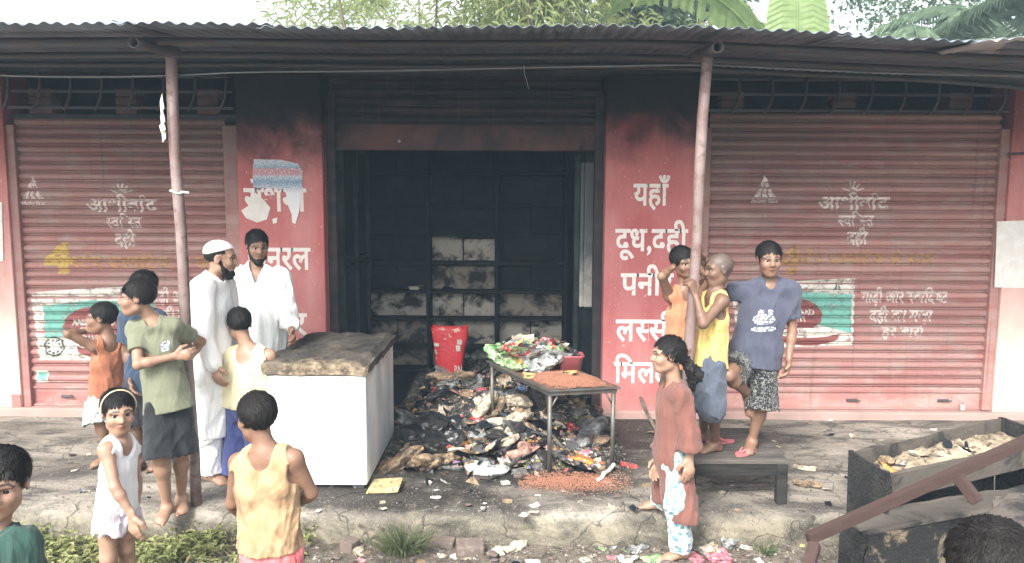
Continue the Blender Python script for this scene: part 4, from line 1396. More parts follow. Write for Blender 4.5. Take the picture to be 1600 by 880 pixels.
def p_beard_man():
    w = 1.12
    J = dict(sR=A(365, 436, 5.85), sL=A(437, 434, 5.68), eR=A(358, 492, 5.9), wR=A(366, 545, 5.75), eL=A(449, 488, 5.62), wL=A(456, 518, 5.45),
             hR=A(385, 560, 5.82), hL=A(418, 560, 5.72))
    for q in 'LR':
        J['k' + q] = dn(J['h' + q], 0, -0.03, 0.50); J['a' + q] = dn(J['h' + q], 0, 0.02, 0.076)
    p = Person('bearded bareheaded man in white kurta standing beside the chest freezer', J, SK['b'], A(402, 385, 5.74), 0.228, 32, -10, 0, 25, w, 12,
               toes=((25, 0), (15, 0)))
    p.waist = 0.95
    p.build_body()
    p.hair('short', thick=0.05, strands=700)
    beard(p, 0.75)
    S = Solid()
    side, up, sw, L, chest, waist, hp, sh = p.add_torso(S, 0.02)
    for q in 'LR':
        S.cap(J['s' + q], J['e' + q], 0.068 * w, 0.058 * w, 0.03)
        S.cap(J['e' + q], J['e' + q] * 0.45 + J['w' + q] * 0.55, 0.058 * w, 0.055 * w, 0.03)
    kn = 0.5 * (J['kL'] + J['kR'])
    S.cap(chest, kn, sw * 1.0, sw * 1.15, 0.05, side, 0.78)
    S.noise = folds(23, 0.012, 17, 0.25)
    nb = p.neck_base()
    f = p.B[:, 1]
    S.cap(nb + f * 0.05 - up * 0.02, nb + up * 0.12, 0.05, 0.062, 0.010, op='-')
    S.cap(nb + f * 0.13 - up * 0.13, nb + f * 0.06 + up * 0.05, 0.018, 0.05, 0.010, op='-')
    S.cut(kn + V3(0, 0, -0.04), V3(0, 0, -1))
    p.part('kurta', S, cloth_mat('cloth_offwhite_cotton', (0.74, 0.76, 0.74), (0.66, 0.69, 0.67)), 0.009)
    shorts(p, WHITE, 1.90, 1.4, 1.1, name='trousers', seed=24)

def p_olive():
    w = 0.95
    J = dict(sR=A(212, 515, 4.46), sL=A(270, 510, 4.51), eR=A(216, 570, 4.32), wR=A(272, 557, 4.40), eL=A(314, 534, 4.72), wL=A(287, 570, 4.74),
             hR=A(246, 628, 4.44), hL=A(281, 626, 4.50), kR=A(250, 712, 4.36), kL=A(282, 705, 4.47), aR=sole(262, 806, 0, w), aL=sole(284, 793, 0, w))
    p = Person('boy in olive t-shirt and black shorts hugging the awning post', J, SK['a'], A(213, 466, 4.43), 0.208, 292, 0, 3, 12, w, 13,
               toes=((25, 0), (5, 0)), hands={'R': dict(dir=V3(1, 0.2, 0.1), palm=V3(0, 1, 0.0), curl=0.55), 'L': dict(dir=V3(-0.75, -0.45, -0.6), palm=V3(-0.3, 0, -1), curl=0.45)})
    p.build_body()
    p.hair('short', thick=0.06, fringe=30)
    tee(p, cloth_mat('cloth_olive', (0.165, 0.172, 0.118), (0.140, 0.148, 0.10), stain=((0.05, 0.055, 0.04), 11, 0.66)), 0.055, 0.58, amp=0.005, seed=31, flare=0.20, off=0.009, srad=1.15)
    shorts(p, cloth_mat('cloth_black_denim', (0.016, 0.017, 0.019), (0.026, 0.027, 0.030)), 0.93, 1.50, 1.2, seed=32, amp=0.006)
    # white print on the chest
    chest_print(p, 'chest_print', 0.055, 0.045, V3(0.060, 0, 0.055), [((0, 0), (0.5, 0.6)), ((0.25, 0.5), (0.2, 0.2)), ((-0.3, -0.5), (0.25, 0.2))])

def chest_print(p, name, wd, ht, off, blobs, mat=None):
    """a flat print lying on the shirt front: little patches dropped on to the cloth along the chest normal"""
    sh = 0.5 * (p.J['sL'] + p.J['sR']); hp = 0.5 * (p.J['hL'] + p.J['hR'])
    up = nrm(sh - hp); side = nrm(p.J['sL'] - p.J['sR']); f = nrm(np.cross(side, up)); f = f if f @ p.B[:, 1] > 0 else -f
    c = sh - up * np.linalg.norm(sh - hp) * 0.36 + side * off[0] + up * off[2]
    shirt = [o for o in p.root.children if o.name.split('.')[0] in ('shirt', 'tank_top', 'kurta')][0]
    bm = bmesh.new(); bm.from_mesh(shirt.data)
    from mathutils.bvhtree import BVHTree
    tree = BVHTree.FromBMesh(bm); bm.free()
    vs, fs = [], []
    def drop(a, b):
        q = c + side * a + up * b + f * 0.3 - p.base
        hit = tree.ray_cast(Vector(q), Vector(-f))
        if hit[0] is None: return None
        return np.array(hit[0]) + f * 0.0025
    nn = 22
    g = {}
    for i in range(nn + 1):
        for j in range(nn + 1):
            q = drop((i / nn - 0.5) * 2 * wd, (j / nn - 0.5) * 2 * ht)
            if q is not None:
                g[i, j] = len(vs); vs.append(q)
    for i in range(nn):
        for j in range(nn):
            a, b = (i + 0.5) / nn * 2 - 1, (j + 0.5) / nn * 2 - 1
            if any(abs(a - o[0]) / s_[0] < 1 and abs(b - o[1]) / s_[1] < 1 and ((a - o[0]) / s_[0]) ** 2 + ((b - o[1]) / s_[1]) ** 2 < 1 for o, s_ in blobs):
                k = [(i, j), (i + 1, j), (i + 1, j + 1), (i, j + 1)]
                if all(x in g for x in k): fs.append([g[x] for x in k])
    m = mat or PRINT
    return mesh_obj(name, vs, fs, m, p.root, True)
_t = NT('white_print'); _v = _t.vor(70, _t.coord(), 'DISTANCE_TO_EDGE')
_t.color(_t.mix(_t.ramp(_t.noise(90, _t.coord(), 3), [(0.42, 0.0), (0.52, 1.0)]), (0.70, 0.71, 0.70), (0.10, 0.11, 0.14)))
PRINT = _t.m

def p_orange_left():
    w = 0.93
    J = dict(sR=A(146, 541, 5.33), sL=A(191, 541, 5.50), eR=A(106, 522, 5.22), wR=A(134, 517, 5.36), eL=A(199, 585, 5.55), wL=A(196, 622, 5.45),
             hR=A(152, 628, 5.36), hL=A(178, 628, 5.46))
    for q, x in (('L', 0.0), ('R', 0.02)):
        J['k' + q] = dn(J['h' + q], x, -0.03, 0.36); J['a' + q] = dn(J['h' + q], x + 0.03, 0.02, 0.064)
    p = Person('boy in rust orange sleeveless shirt with hand behind his head', J, SK['b'], A(158, 497, 5.40), 0.212, 285, 2, 0, 335, w, 14,
               toes=((350, 0), (330, 0)), hands={'R': dict(dir=V3(1, 0.1, 0.15), palm=V3(0.2, 1, 0), curl=0.3)})
    p.build_body(); p.hair('short', thick=0.05)
    tank(p, cloth_mat('cloth_rust', (0.34, 0.135, 0.075), (0.29, 0.11, 0.06)), 0.06, 0.085, 0.050, seed=34, name='sleeveless_shirt')
    def camo(t, vec, col):
        n = t.noise(24, vec, 3, 0.5, 1.2)
        return t.mix(t.ramp(n, [(0.47, 0.0), (0.50, 1.0)]), col, t.mix(t.ramp(n, [(0.56, 0.0), (0.59, 1.0)]), (0.30, 0.32, 0.33), (0.15, 0.17, 0.18)))
    shorts(p, cloth_mat('cloth_grey_camouflage', (0.62, 0.64, 0.64), pattern=camo), 0.98, 1.6, 1.2, seed=35)

def p_hidden():
    w = 0.95
    J = dict(sR=A(201, 498, 5.20), sL=A(245, 498, 5.30), eR=A(197, 548, 5.24), wR=A(205, 590, 5.18), eL=A(249, 548, 5.34), wL=A(245, 590, 5.26),
             hR=A(209, 600, 5.22), hL=A(237, 600, 5.30))
    for q in 'LR':
        J['k' + q] = dn(J['h' + q], 0, -0.03, 0.38); J['a' + q] = dn(J['h' + q], 0, 0.02, 0.064)
    p = Person('dark-haired boy in dark blue shirt mostly hidden behind the olive-shirted boy', J, SK['d'], A(221, 449, 5.24), 0.215, 325, -2, 0, 0, w, 15, toes=((10, 0), (-10, 0)))
    p.build_body(0.007); p.hair('short', thick=0.055)
    tee(p, cloth_mat('cloth_blue', (0.035, 0.055, 0.09)), 0.05, 0.6, seed=37)
    shorts(p, cloth_mat('cloth_dark_grey', (0.03, 0.03, 0.035)), 1.0, 1.5, 1.1, seed=38)

def p_white_girl():
    w = 0.82
    J = dict(sR=A(166, 703, 3.62), sL=A(205, 697, 3.80), eR=A(180, 762, 3.56), wR=A(206, 805, 3.55), eL=A(214, 752, 3.86), wL=A(212, 798, 3.80),
             hR=A(168, 802, 3.66), hL=A(196, 800, 3.76))
    for q, x in (('L', 0.0), ('R', 0.0)):
        J['k' + q] = dn(J['h' + q], x + 0.01, -0.03, 0.13); J['a' + q] = dn(J['h' + q], x, 0.03, GZ + 0.056)
    p = Person('small child in white vest with a headband standing in the weeds', J, SK['c'], A(185, 644, 3.70), 0.212, 38, -3, 0, 50, w, 16, toes=((45, 0), (30, 0)), hands={'R': dict(dir=V3(0.15, -0.05, -1), palm=V3(0.4, 1, 0), curl=0.3, spread=0.1)})
    p.build_body(0.0055); p.hair('short', thick=0.045, length=0.11, strands=1100)
    tank(p, cloth_mat('cloth_vest_white', (0.74, 0.74, 0.76), (0.66, 0.66, 0.69)), -0.012, 0.085, 0.050, seed=40, flare=0.0, amp=0.004, h=0.006)
    shorts(p, cloth_mat('cloth_pale_lilac', (0.50, 0.45, 0.49)), 0.13, 1.50, 1.2, seed=41, amp=0.012)
    bm = bmesh.new()
    pts = []
    for i in range(25):
        a = math.pi * (i / 24.0)
        x, z = math.cos(a) * 0.398, 0.16 + math.sin(a) * 0.425 - 0.15
        y = 0.20 - 0.10 * math.sin(a)
        q = p.hp(x * (0.97 if 0.1 < a < 3.04 else 0.95), y + 0.06, z + 0.02)
        pts.append(q - p.base)
    pts = headband_pts(p)
    add_tube(bm, pts, 0.0045, 6)
    bm_obj('headband', bm, pmat('headband_pale', (0.55, 0.44, 0.30)), p.root, True)
def headband_pts(p):
    out = []
    c = V3(0, -0.07, 0.15); r = V3(0.335 + 0.062, 0.425 + 0.062, 0.36 + 0.075)
    for i in range(33):
        a = math.radians(-12) + math.radians(204) * i / 32
        d = V3(math.cos(a), 0.34, math.sin(a)); d = d / np.linalg.norm(d)
        t = 1 / math.sqrt(((d / r) ** 2).sum())
        q = c + d * t
        out.append(p.hp(*q) - p.base)
    return out

def p_green_boy():
    w = 0.92
    J = dict(sR=A(-56, 862, 2.42), sL=A(32, 852, 2.36), eR=A(-74, 950, 2.44), wR=A(-59, 1030, 2.36), eL=A(52, 950, 2.38), wL=A(41, 1030, 2.30),
             hR=A(-39, 1060, 2.44), hL=A(16, 1060, 2.40))
    for q in 'LR':
        J['h' + q][2] = 0.46
        J['k' + q] = dn(J['h' + q], 0, -0.02, 0.13); J['a' + q] = dn(J['h' + q], 0, 0.03, GZ + 0.063)
    p = Person('boy in dark green collared shirt at the lower left corner frowning', J, SK['c'], A(2, 756, 2.38), 0.212, 22, -3, -4, 15, w, 17, toes=((15, 0), (0, 0)))
    p.build_body(0.005); p.hair('short', thick=0.05, strands=2000, length=0.10, h=0.005, fringe=24)
    m = cloth_mat('cloth_bottle_green', (0.020, 0.052, 0.042), (0.030, 0.066, 0.054))
    tee(p, m, 0.06, 0.75, seed=43, neck=0.09, vneck=0.07)
    shorts(p, cloth_mat('cloth_brown_grey', (0.10, 0.08, 0.07)), 1.0, 1.5, 1.1, seed=44)
    # collar and button placket
    side = nrm(J['sL'] - J['sR']); f = p.B[:, 1]; nb = p.neck_base(); up = V3(0, 0, 1)
    for sg in (-1, 1):
        S = Solid()
        S.cap(nb + side * sg * 0.055 - f * 0.02 + up * 0.002, nb + side * sg * 0.052 + f * 0.062 - up * 0.045, 0.016, 0.022, 0.01, up, 0.35)
        p.part('collar', S, m, 0.005)
    for i in range(2):
        bm = bmesh.new()
        bmesh.ops.create_uvsphere(bm, u_segments=10, v_segments=6, radius=0.006)
        q = nb + f * (0.118 + 0.006 * i) - up * (0.085 + 0.07 * i) + side * 0.012
        bm_obj('button', bm, PRINT, p.root, True, tuple(q - p.base))

def p_yellow_back():
    w = 0.95
    J = dict(sL=A(355, 556, 5.02), sR=A(421, 556, 4.98), eL=A(344, 600, 5.06), wL=A(352, 622, 5.22), eR=A(432, 594, 5.0), wR=A(418, 590, 5.18),
             hL=A(370, 628, 5.02), hR=A(402, 628, 4.98))
    for q in 'LR':
        J['k' + q] = dn(J['h' + q], -0.01, 0.02, 0.36); J['a' + q] = dn(J['h' + q], -0.03, -0.02, 0.064)
    J['aR'][0] += 0.02
    p = Person('boy seen from behind in pale yellow vest and blue trousers at the freezer', J, SK['c'], A(374, 507, 5.02), 0.212, 205, -8, 0, 182, w, 18, toes=((190, 0), (170, 0)))
    p.build_body(); p.hair('short', thick=0.045)
    tank(p, cloth_mat('cloth_pale_yellow', (0.66, 0.60, 0.40), (0.58, 0.51, 0.32)), 0.03, 0.10, 0.066, seed=46, back=0.04)
    shorts(p, cloth_mat('cloth_blue_trousers', (0.085, 0.105, 0.27), (0.07, 0.085, 0.22)), 1.92, 1.45, 1.2, seed=47, name='trousers')

def p_tan_back():
    w = 0.92
    J = dict(sL=A(373, 722, 3.22), sR=A(459, 716, 3.18), eL=A(363, 786, 3.26), wL=A(376, 806, 3.42), eR=A(487, 770, 3.24), wR=A(462, 790, 3.44),
             hL=A(402, 858, 3.22), hR=A(444, 858, 3.19))
    for q in 'LR':
        J['k' + q] = dn(J['h' + q], 0, 0.03, 0.12); J['a' + q] = dn(J['h' + q], 0, -0.02, GZ + 0.063)
    p = Person('boy seen from behind in dirty tan vest and red shorts', J, SK['b'], A(400, 653, 3.22), 0.212, 225, -6, 0, 188, w, 19, toes=((190, 0), (175, 0)),
               hands={'L': dict(curl=0.8), 'R': dict(curl=0.6)})
    p.build_body(0.0055); p.hair('short', thick=0.055, strands=1500)
    tank(p, cloth_mat('cloth_tan_vest', (0.46, 0.31, 0.18), (0.36, 0.235, 0.13), stain=((0.22, 0.14, 0.075), 7, 0.50)), -0.012, 0.10, 0.058, seed=49, back=0.03, flare=0.02, amp=0.0065, h=0.006)
    shorts(p, cloth_mat('cloth_red_shorts', (0.56, 0.11, 0.12), (0.66, 0.30, 0.30)), 0.9, 1.55, 1.15, seed=50)

BENCH_Z = 0.30
def p_orange_right():
    w = 0.92
    J = dict(sR=A(1046, 462, 5.14), sL=A(1092, 462, 5.22), eR=A(1034, 432, 5.02), wR=A(1054, 416, 5.20), eL=A(1108, 432, 5.14), wL=A(1086, 412, 5.26),
             hR=A(1050, 560, 5.16), hL=A(1080, 560, 5.22))
    for q in 'LR':
        J['k' + q] = dn(J['h' + q], 0, -0.03, 0.36 + 0.24); J['a' + q] = dn(J['h' + q], 0, -0.04, BENCH_Z + 0.063)
    p = Person('boy in orange shirt behind the right-hand awning post with both hands behind his head', J, SK['b'], A(1068, 410, 5.15), 0.205, 18, -4, 12, 10, w, 20, toes=((10, 0), (0, 0)),
               hands={'R': dict(dir=V3(0.7, 0.5, 0.4), palm=V3(0.4, -0.8, 0), curl=0.4), 'L': dict(dir=V3(-0.5, 0.3, 0.8), palm=V3(-0.4, -0.8, 0), curl=0.4)})
    p.build_body(); p.hair('short', thick=0.06)
    tank(p, cloth_mat('cloth_orange', (0.46, 0.20, 0.11), (0.40, 0.165, 0.09)), 0.06, 0.085, 0.046, seed=52, name='sleeveless_shirt', flare=0.1)
    shorts(p, cloth_mat('cloth_dark_brown', (0.06, 0.04, 0.03)), 0.95, 1.5, 1.1, seed=53)

def p_shaved():
    w = 0.90
    aL, aR = sole(1117, 706, BENCH_Z, w), sole(1098, 690, BENCH_Z, w)
    J = dict(sL=A(1129, 470, 4.60), sR=A(1106, 466, 4.82), eL=A(1099, 507, 4.50), wL=A(1087, 461, 4.60), eR=A(1078, 500, 4.84), wR=A(1085, 452, 4.76),
             hL=A(1116, 563, 4.64), hR=A(1106, 561, 4.78), kL=A(1112, 635, 4.62), kR=A(1100, 630, 4.76), aL=aL, aR=aR)
    p = Person('shaven-headed boy in yellow vest holding the awning post', J, SK['d'], A(1123, 421, 4.71), 0.207, 278, -4, 0, 284, w, 21, toes=((290, 0), (275, 0)),
               hands={'L': dict(dir=V3(-0.35, 0.1, 1), palm=V3(-0.6, 1, 0), curl=0.75), 'R': dict(dir=V3(-0.1, -0.1, 1), palm=V3(0, -1, 0), curl=0.75)})
    p.build_body(stubble=(0.085, 0.072, 0.066, 0.75))
    tank(p, cloth_mat('cloth_yellow', (0.60, 0.44, 0.15), (0.54, 0.39, 0.13)), 0.035, 0.11, 0.070, seed=55, flare=0.05, back=0.05)
    shorts(p, cloth_mat('cloth_slate', (0.085, 0.10, 0.13), (0.07, 0.08, 0.105)), 1.12, 1.5, 1.15, seed=56)

def p_navy():
    w = 0.95
    aL = sole(1174, 703, BENCH_Z, w)
    J = dict(sR=A(1166, 455, 4.90), sL=A(1234, 453, 4.84), eR=A(1128, 458, 4.96), wR=A(1098, 408, 4.78), eL=A(1238, 518, 4.84), wL=A(1232, 562, 4.78),
             hR=A(1163, 562, 4.90), hL=A(1195, 562, 4.86), kL=A(1191, 632, 4.80), kR=A(1137, 586, 4.66), aL=aL, aR=A(1172, 618, 4.84))
    p = Person('boy in navy printed t-shirt standing on one leg on the bench', J, SK['b'], A(1202, 406, 4.83), 0.215, 355, -3, 0, 358, w, 22, toes=((330, 0), (20, -62)),
               hands={'R': dict(dir=V3(-0.2, -0.1, 1), palm=V3(-1, -0.2, 0), curl=0.7), 'L': dict(curl=0.45)}, sole=BENCH_Z)
    p.build_body(); p.hair('short', thick=0.05)
    tee(p, cloth_mat('cloth_navy', (0.070, 0.075, 0.105), (0.056, 0.060, 0.088)), 0.035, 0.62, amp=0.008, seed=58, flare=0.04)
    def print_(t, vec, col):
        n = t.vor(58, vec, 'DISTANCE_TO_EDGE')
        n2 = t.noise(40, vec, 2, 0.5, 2.0)
        return t.mix(t.ramp(t.math('MULTIPLY', t.ramp(n, [(0.10, 1.0), (0.16, 0.0)]), t.ramp(n2, [(0.46, 0.0), (0.52, 1.0)])), [(0.4, 0.0), (0.6, 1.0)]), col, (0.17, 0.17, 0.16))
    shorts(p, cloth_mat('cloth_black_print', (0.014, 0.015, 0.017), pattern=print_), 0.93, 1.65, 1.2, seed=59, lenR=0.62)
    chest_print(p, 'chest_print', 0.085, 0.085, V3(0.005, 0, -0.015),
                [((0, -0.72), (0.95, 0.22)), ((-0.1, 0.05), (0.85, 0.42)), ((-0.4, 0.55), (0.25, 0.3)), ((0.25, 0.55), (0.2, 0.3))])
    return p

def p_girl():
    w = 0.88
    J = dict(sL=A(1064, 618, 4.20), sR=A(1044, 616, 4.43), eL=A(1078, 676, 4.16), wL=A(1077, 716, 4.14), eR=A(1042, 680, 4.46), wR=A(1030, 716, 4.42),
             hL=A(1055, 708, 4.24), hR=A(1046, 706, 4.40), kL=A(1056, 786, 4.20), kR=A(1040, 764, 4.48), aL=sole(1064, 872, GZ, w), aR=sole(1034, 795, 0.0, w))
    p = Person('girl in brown kurta and teal flowered trousers with a ponytail', J, SK['c'], A(1042, 554, 4.30), 0.208, 276, -2, 0, 278, w, 23, toes=((290, 0), (262, 0)),
               hands={'L': dict(curl=0.3)}, sole=GZ)
    p.build_body()
    p.hair('girl', thick=0.03, length=0.12, strands=900)
    S = Solid()
    a, b = p.hp(0, -0.54, -0.22), p.hp(0.06, -0.80, -0.62)
    S.cap(a, b, 0.11 * p.hh, 0.15 * p.hh, 0.03)
    S.cap(b, p.hp(0.08, -0.72, -1.0), 0.13 * p.hh, 0.05 * p.hh, 0.03)
    S.noise = folds(77, 0.012, 90, 0.3)
    p.part('ponytail', S, hair_mat(), 0.006)
    S = Solid(); S.cap(a + V3(0, 0, 0.004), a - V3(0, 0, 0.012), 0.125 * p.hh, 0.125 * p.hh, 0.01)
    p.part('hair_band', S, pmat('hair_band_red', (0.35, 0.08, 0.05)), 0.006)
    m = cloth_mat('cloth_brown_kurta', (0.175, 0.078, 0.062), (0.145, 0.064, 0.051))
    S = Solid()
    side, up, sw, L, chest, waist, hp, sh = p.add_torso(S, 0.016)
    for q in 'LR':
        S.cap(J['s' + q], J['e' + q], 0.056 * w, 0.056 * w, 0.03)
        S.cap(J['e' + q], J['e' + q] * 0.45 + J['w' + q] * 0.55, 0.056 * w, 0.082 * w, 0.03)
    kn = A(1056, 800, 4.27)
    S.cap(chest, hp, sw * 0.92, sw * 1.02, 0.05, side, 0.80)
    S.cap(hp, kn + V3(0.03, -0.02, 0), sw * 1.02, sw * 1.10, 0.05, side, 0.74)
    S.cap(A(1042, 700, 4.42), A(1032, 784, 4.48), 0.062, 0.055, 0.03)
    for q in 'LR':   # flared cuffs end in a flat edge
        d = nrm(J['w' + q] - J['e' + q]); c = J['e' + q] * 0.5 + J['w' + q] * 0.5
        S.cap(c + d * 0.09, c + d * 0.095, 0.088, 0.088, 0.005, op='-')
    # open side slit
    sl = A(1030, 805, 4.12); st = A(1032, 722, 4.10)
    S.cap(st, sl, 0.006, 0.066, 0.008, op='-')
    S.noise = folds(61, 0.010, 18, 0.22)
    nb = p.neck_base()
    S.cap(nb + p.B[:, 1] * 0.03, nb + V3(0, 0, 0.12), 0.045, 0.055, 0.01, op='-')
    S.cut(kn + V3(0, 0, -0.02), V3(0, 0, -1))
    p.part('kurta', S, m, 0.007)
    def flowers(t, vec, col):
        v = t.vor(30, vec, 'F1'); r = t.vor(30, vec, 'F1', 'Color')
        ring = t.ramp(v, [(0.0, 0.0), (0.10, 0.0), (0.14, 1.0), (0.34, 1.0), (0.42, 0.0)])
        hue = t.mix(t.sep(r)[0], (0.08, 0.30, 0.34), (0.14, 0.20, 0.34))
        return t.mix(ring, col, hue)
    shorts(p, cloth_mat('cloth_teal_flowers', (0.60, 0.68, 0.66), pattern=flowers), 1.90, 1.25, 1.3, seed=63, name='trousers')

def p_corner():
    w = 0.98
    hc = A(1556, 910, 1.38)
    hc = V3(hc[0], 1.40, hc[2])
    J = dict(sL=hc + V3(-0.16, 0.02, -0.22), sR=hc + V3(0.16, 0.02, -0.22), eL=hc + V3(-0.20, 0.0, -0.47), eR=hc + V3(0.20, 0.0, -0.47),
             wL=hc + V3(-0.20, 0.06, -0.68), wR=hc + V3(0.20, 0.06, -0.68), hL=hc + V3(-0.08, 0, -0.64), hR=hc + V3(0.08, 0, -0.64))
    for q in 'LR':
        J['k' + q] = dn(J['h' + q], 0, 0.03, 0.16); J['a' + q] = dn(J['h' + q], 0, -0.02, GZ + 0.067)
    p = Person('dark-haired child whose head top shows at the lower right corner', J, SK['b'], hc, 0.215, 172, -6, 0, 178, w, 24, toes=((180, 0), (180, 0)))
    p.build_body(0.006); p.hair('short', thick=0.055, strands=3600, length=0.07, h=0.005)
    tee(p, cloth_mat('cloth_grey_shirt', (0.16, 0.16, 0.17)), 0.05, 0.6, seed=65)
    shorts(p, cloth_mat('cloth_dark_shorts', (0.04, 0.04, 0.05)), 1.0, 1.5, 1.1, seed=66)
PEOPLE = [p_cap_man, p_beard_man, p_olive, p_orange_left, p_hidden, p_white_girl, p_green_boy, p_yellow_back, p_tan_back,
          p_orange_right, p_shaved, p_navy, p_girl, p_corner]
for fn in PEOPLE: fn()
# ------------------------------------------------------------------ shelving and fittings inside the burnt shop
def panel_mat(name, pale, soot_lo, soot_hi):
    t = NT(name); p = t.pos()
    n = t.noise(5.5, p, 5, 0.6, 0.5)
    g = t.noise(20, p, 5, 0.7)
    col = t.mix(g, pale, tuple(c * 0.72 for c in pale))
    col = t.mix(t.ramp(n, [(soot_lo, 0.0), (soot_hi, 1.0)]), col, (0.012, 0.013, 0.015))
    t.color(col); t.rough(0.85)
    return t.m
PM = [M_SOOTW, panel_mat('panel_stained', (0.27, 0.235, 0.19), 0.44, 0.60), panel_mat('panel_pale', (0.43, 0.40, 0.34), 0.48, 0.62)]
M_SHELF = soot_mat('charred_shelf', (0.008, 0.010, 0.013), (0.028, 0.028, 0.028), None, 0.4, 0.75, 6)
shelf = empty('wall_shelving', (-0.55, 8.4, 0.02), 'soot-blackened wall shelving with pale scorched back panels inside the burnt shop', 'shelving')
def lbox(root, name, x0, x1, y0, y1, z0, z1, mat, bevel=0.004, jit=0.0):
    l = root.location
    bm = bmesh.new(); add_box(bm, x0 - l.x, x1 - l.x, y0 - l.y, y1 - l.y, z0 - l.z, z1 - l.z, bevel, jit)
    return bm_obj(name, bm, mat, root)
SX = [-1.74, -0.965, -0.175, 0.62]
SZ = [0.03, 0.29, 0.625, 0.945, 1.28, 1.60, 1.95, 2.30, 2.65]
for x in SX: lbox(shelf, 'upright', x - 0.02, x + 0.02, 8.40, 8.66, 0.022, 2.70, M_SOOTW)
for i, z in enumerate(SZ):
    for a, b in zip(SX, SX[1:]):
        lbox(shelf, 'shelf_board', a + 0.021, b - 0.021, 8.42 + random.uniform(-0.01, 0.01), 8.66, z - 0.016, z + 0.016, M_SHELF if z < 1.4 else M_SOOTW, 0.004, 0.004)
pale = {0: (1, 2, 1), 1: (1, 2, 2), 2: (2, 2, 1), 3: (0, 1, 0), 4: (0, 2, 0), 5: (0, 0, 0), 6: (0, 0, 0), 7: (0, 0, 0)}
for i, (z0, z1) in enumerate(zip(SZ, SZ[1:])):
    for j, (a, b) in enumerate(zip(SX, SX[1:])):
        nsub = 2 if (i + j) % 2 else 1
        if i == 4 and j == 1: nsub = 2
        w_ = (b - a - 0.044) / nsub
        for k in range(nsub):
            lbox(shelf, 'back_panel', a + 0.022 + k * w_ + 0.006, a + 0.022 + (k + 1) * w_ - 0.006, 8.62 - 0.01 * ((i + j + k) % 2), 8.655, z0 + 0.018, z1 - 0.018 - 0.03 * ((i + k) % 2), PM[pale[i][j]], 0.006)
# leftovers on the boards
for (px_, py_, w_, h_, d_) in ((650, 445, 0.16, 0.05, 0.1), (660, 447, 0.10, 0.04, 0.08), (600, 449, 0.2, 0.03, 0.1), (700, 449, 0.12, 0.04, 0.1), (800, 449, 0.2, 0.03, 0.08)):
    q = at(px_, py_, 8.46); z = 0.961
    lbox(shelf, 'charred_remnant', q[0] - w_ / 2, q[0] + w_ / 2, 8.44, 8.44 + d_, z, z + h_, PM[2 if px_ == 650 else 0], 0.01, 0.012)
# green-black cabinet with glass doors on the left side wall
M_GREEN = soot_mat('scorched_green_paint', (0.012, 0.020, 0.020), (0.035, 0.055, 0.05), None, 0.4, 0.7, 4, 0.6)
cab = empty('wall_cabinet', (-1.80, 7.4, 0.02), 'scorched dark green wooden cabinet along the left wall of the burnt shop', 'cabinet')
for y in (7.0, 7.62, 8.25): lbox(cab, 'upright', -1.945, -1.60, y, y + 0.05, 0.023, 2.55, M_GREEN)
for z in (0.05, 1.28, 1.36, 2.5): lbox(cab, 'rail', -1.94, -1.605, 7.051, 8.249, z, z + 0.05, M_GREEN)
for y in (7.06, 7.68): lbox(cab, 'door', -1.66, -1.63, y, y + 0.55, 1.43, 2.48, M_SOOT)
for y in (7.06, 7.68): lbox(cab, 'door', -1.66, -1.63, y, y + 0.55, 0.12, 1.26, M_SOOT)
# pale scorched appliance door on the right
t = NT('scorched_white_panel'); p_ = t.pos(); z_ = t.sep(p_)[2]
f_ = t.mr(t.math('ADD', z_, t.math('MULTIPLY', t.noise(4, p_, 6, 0.7, 0.5), 1.5)), 1.6, 2.5)
t.color(t.mix(f_, t.mix(t.noise(9, p_, 5), (0.52, 0.50, 0.44), (0.40, 0.38, 0.33)), (0.07, 0.08, 0.085))); t.rough(0.5)
M_SCW = t.m
fr = empty('appliance_cabinet', (0.80, 7.4, 0.02), 'tall scorched white appliance door panel against the right wall inside the shop', 'panel')
lbox(fr, 'door_panel', 0.655, 0.695, 7.12, 7.62, 0.96, 2.36, M_SCW, 0.01)
lbox(fr, 'door_panel', 0.696, 0.90, 7.115, 7.16, 0.96, 2.36, M_SCW, 0.01)
lbox(fr, 'frame', 0.70, 0.99, 7.17, 7.75, 0.03, 2.45, M_GREEN, 0.01)
lbox(fr, 'plinth', 0.68, 0.95, 7.10, 7.165, 0.03, 0.93, M_SOOT, 0.01)
lbox(fr, 'frame', 0.60, 0.65, 7.12, 7.2, 0.03, 2.42, M_GREEN, 0.006)

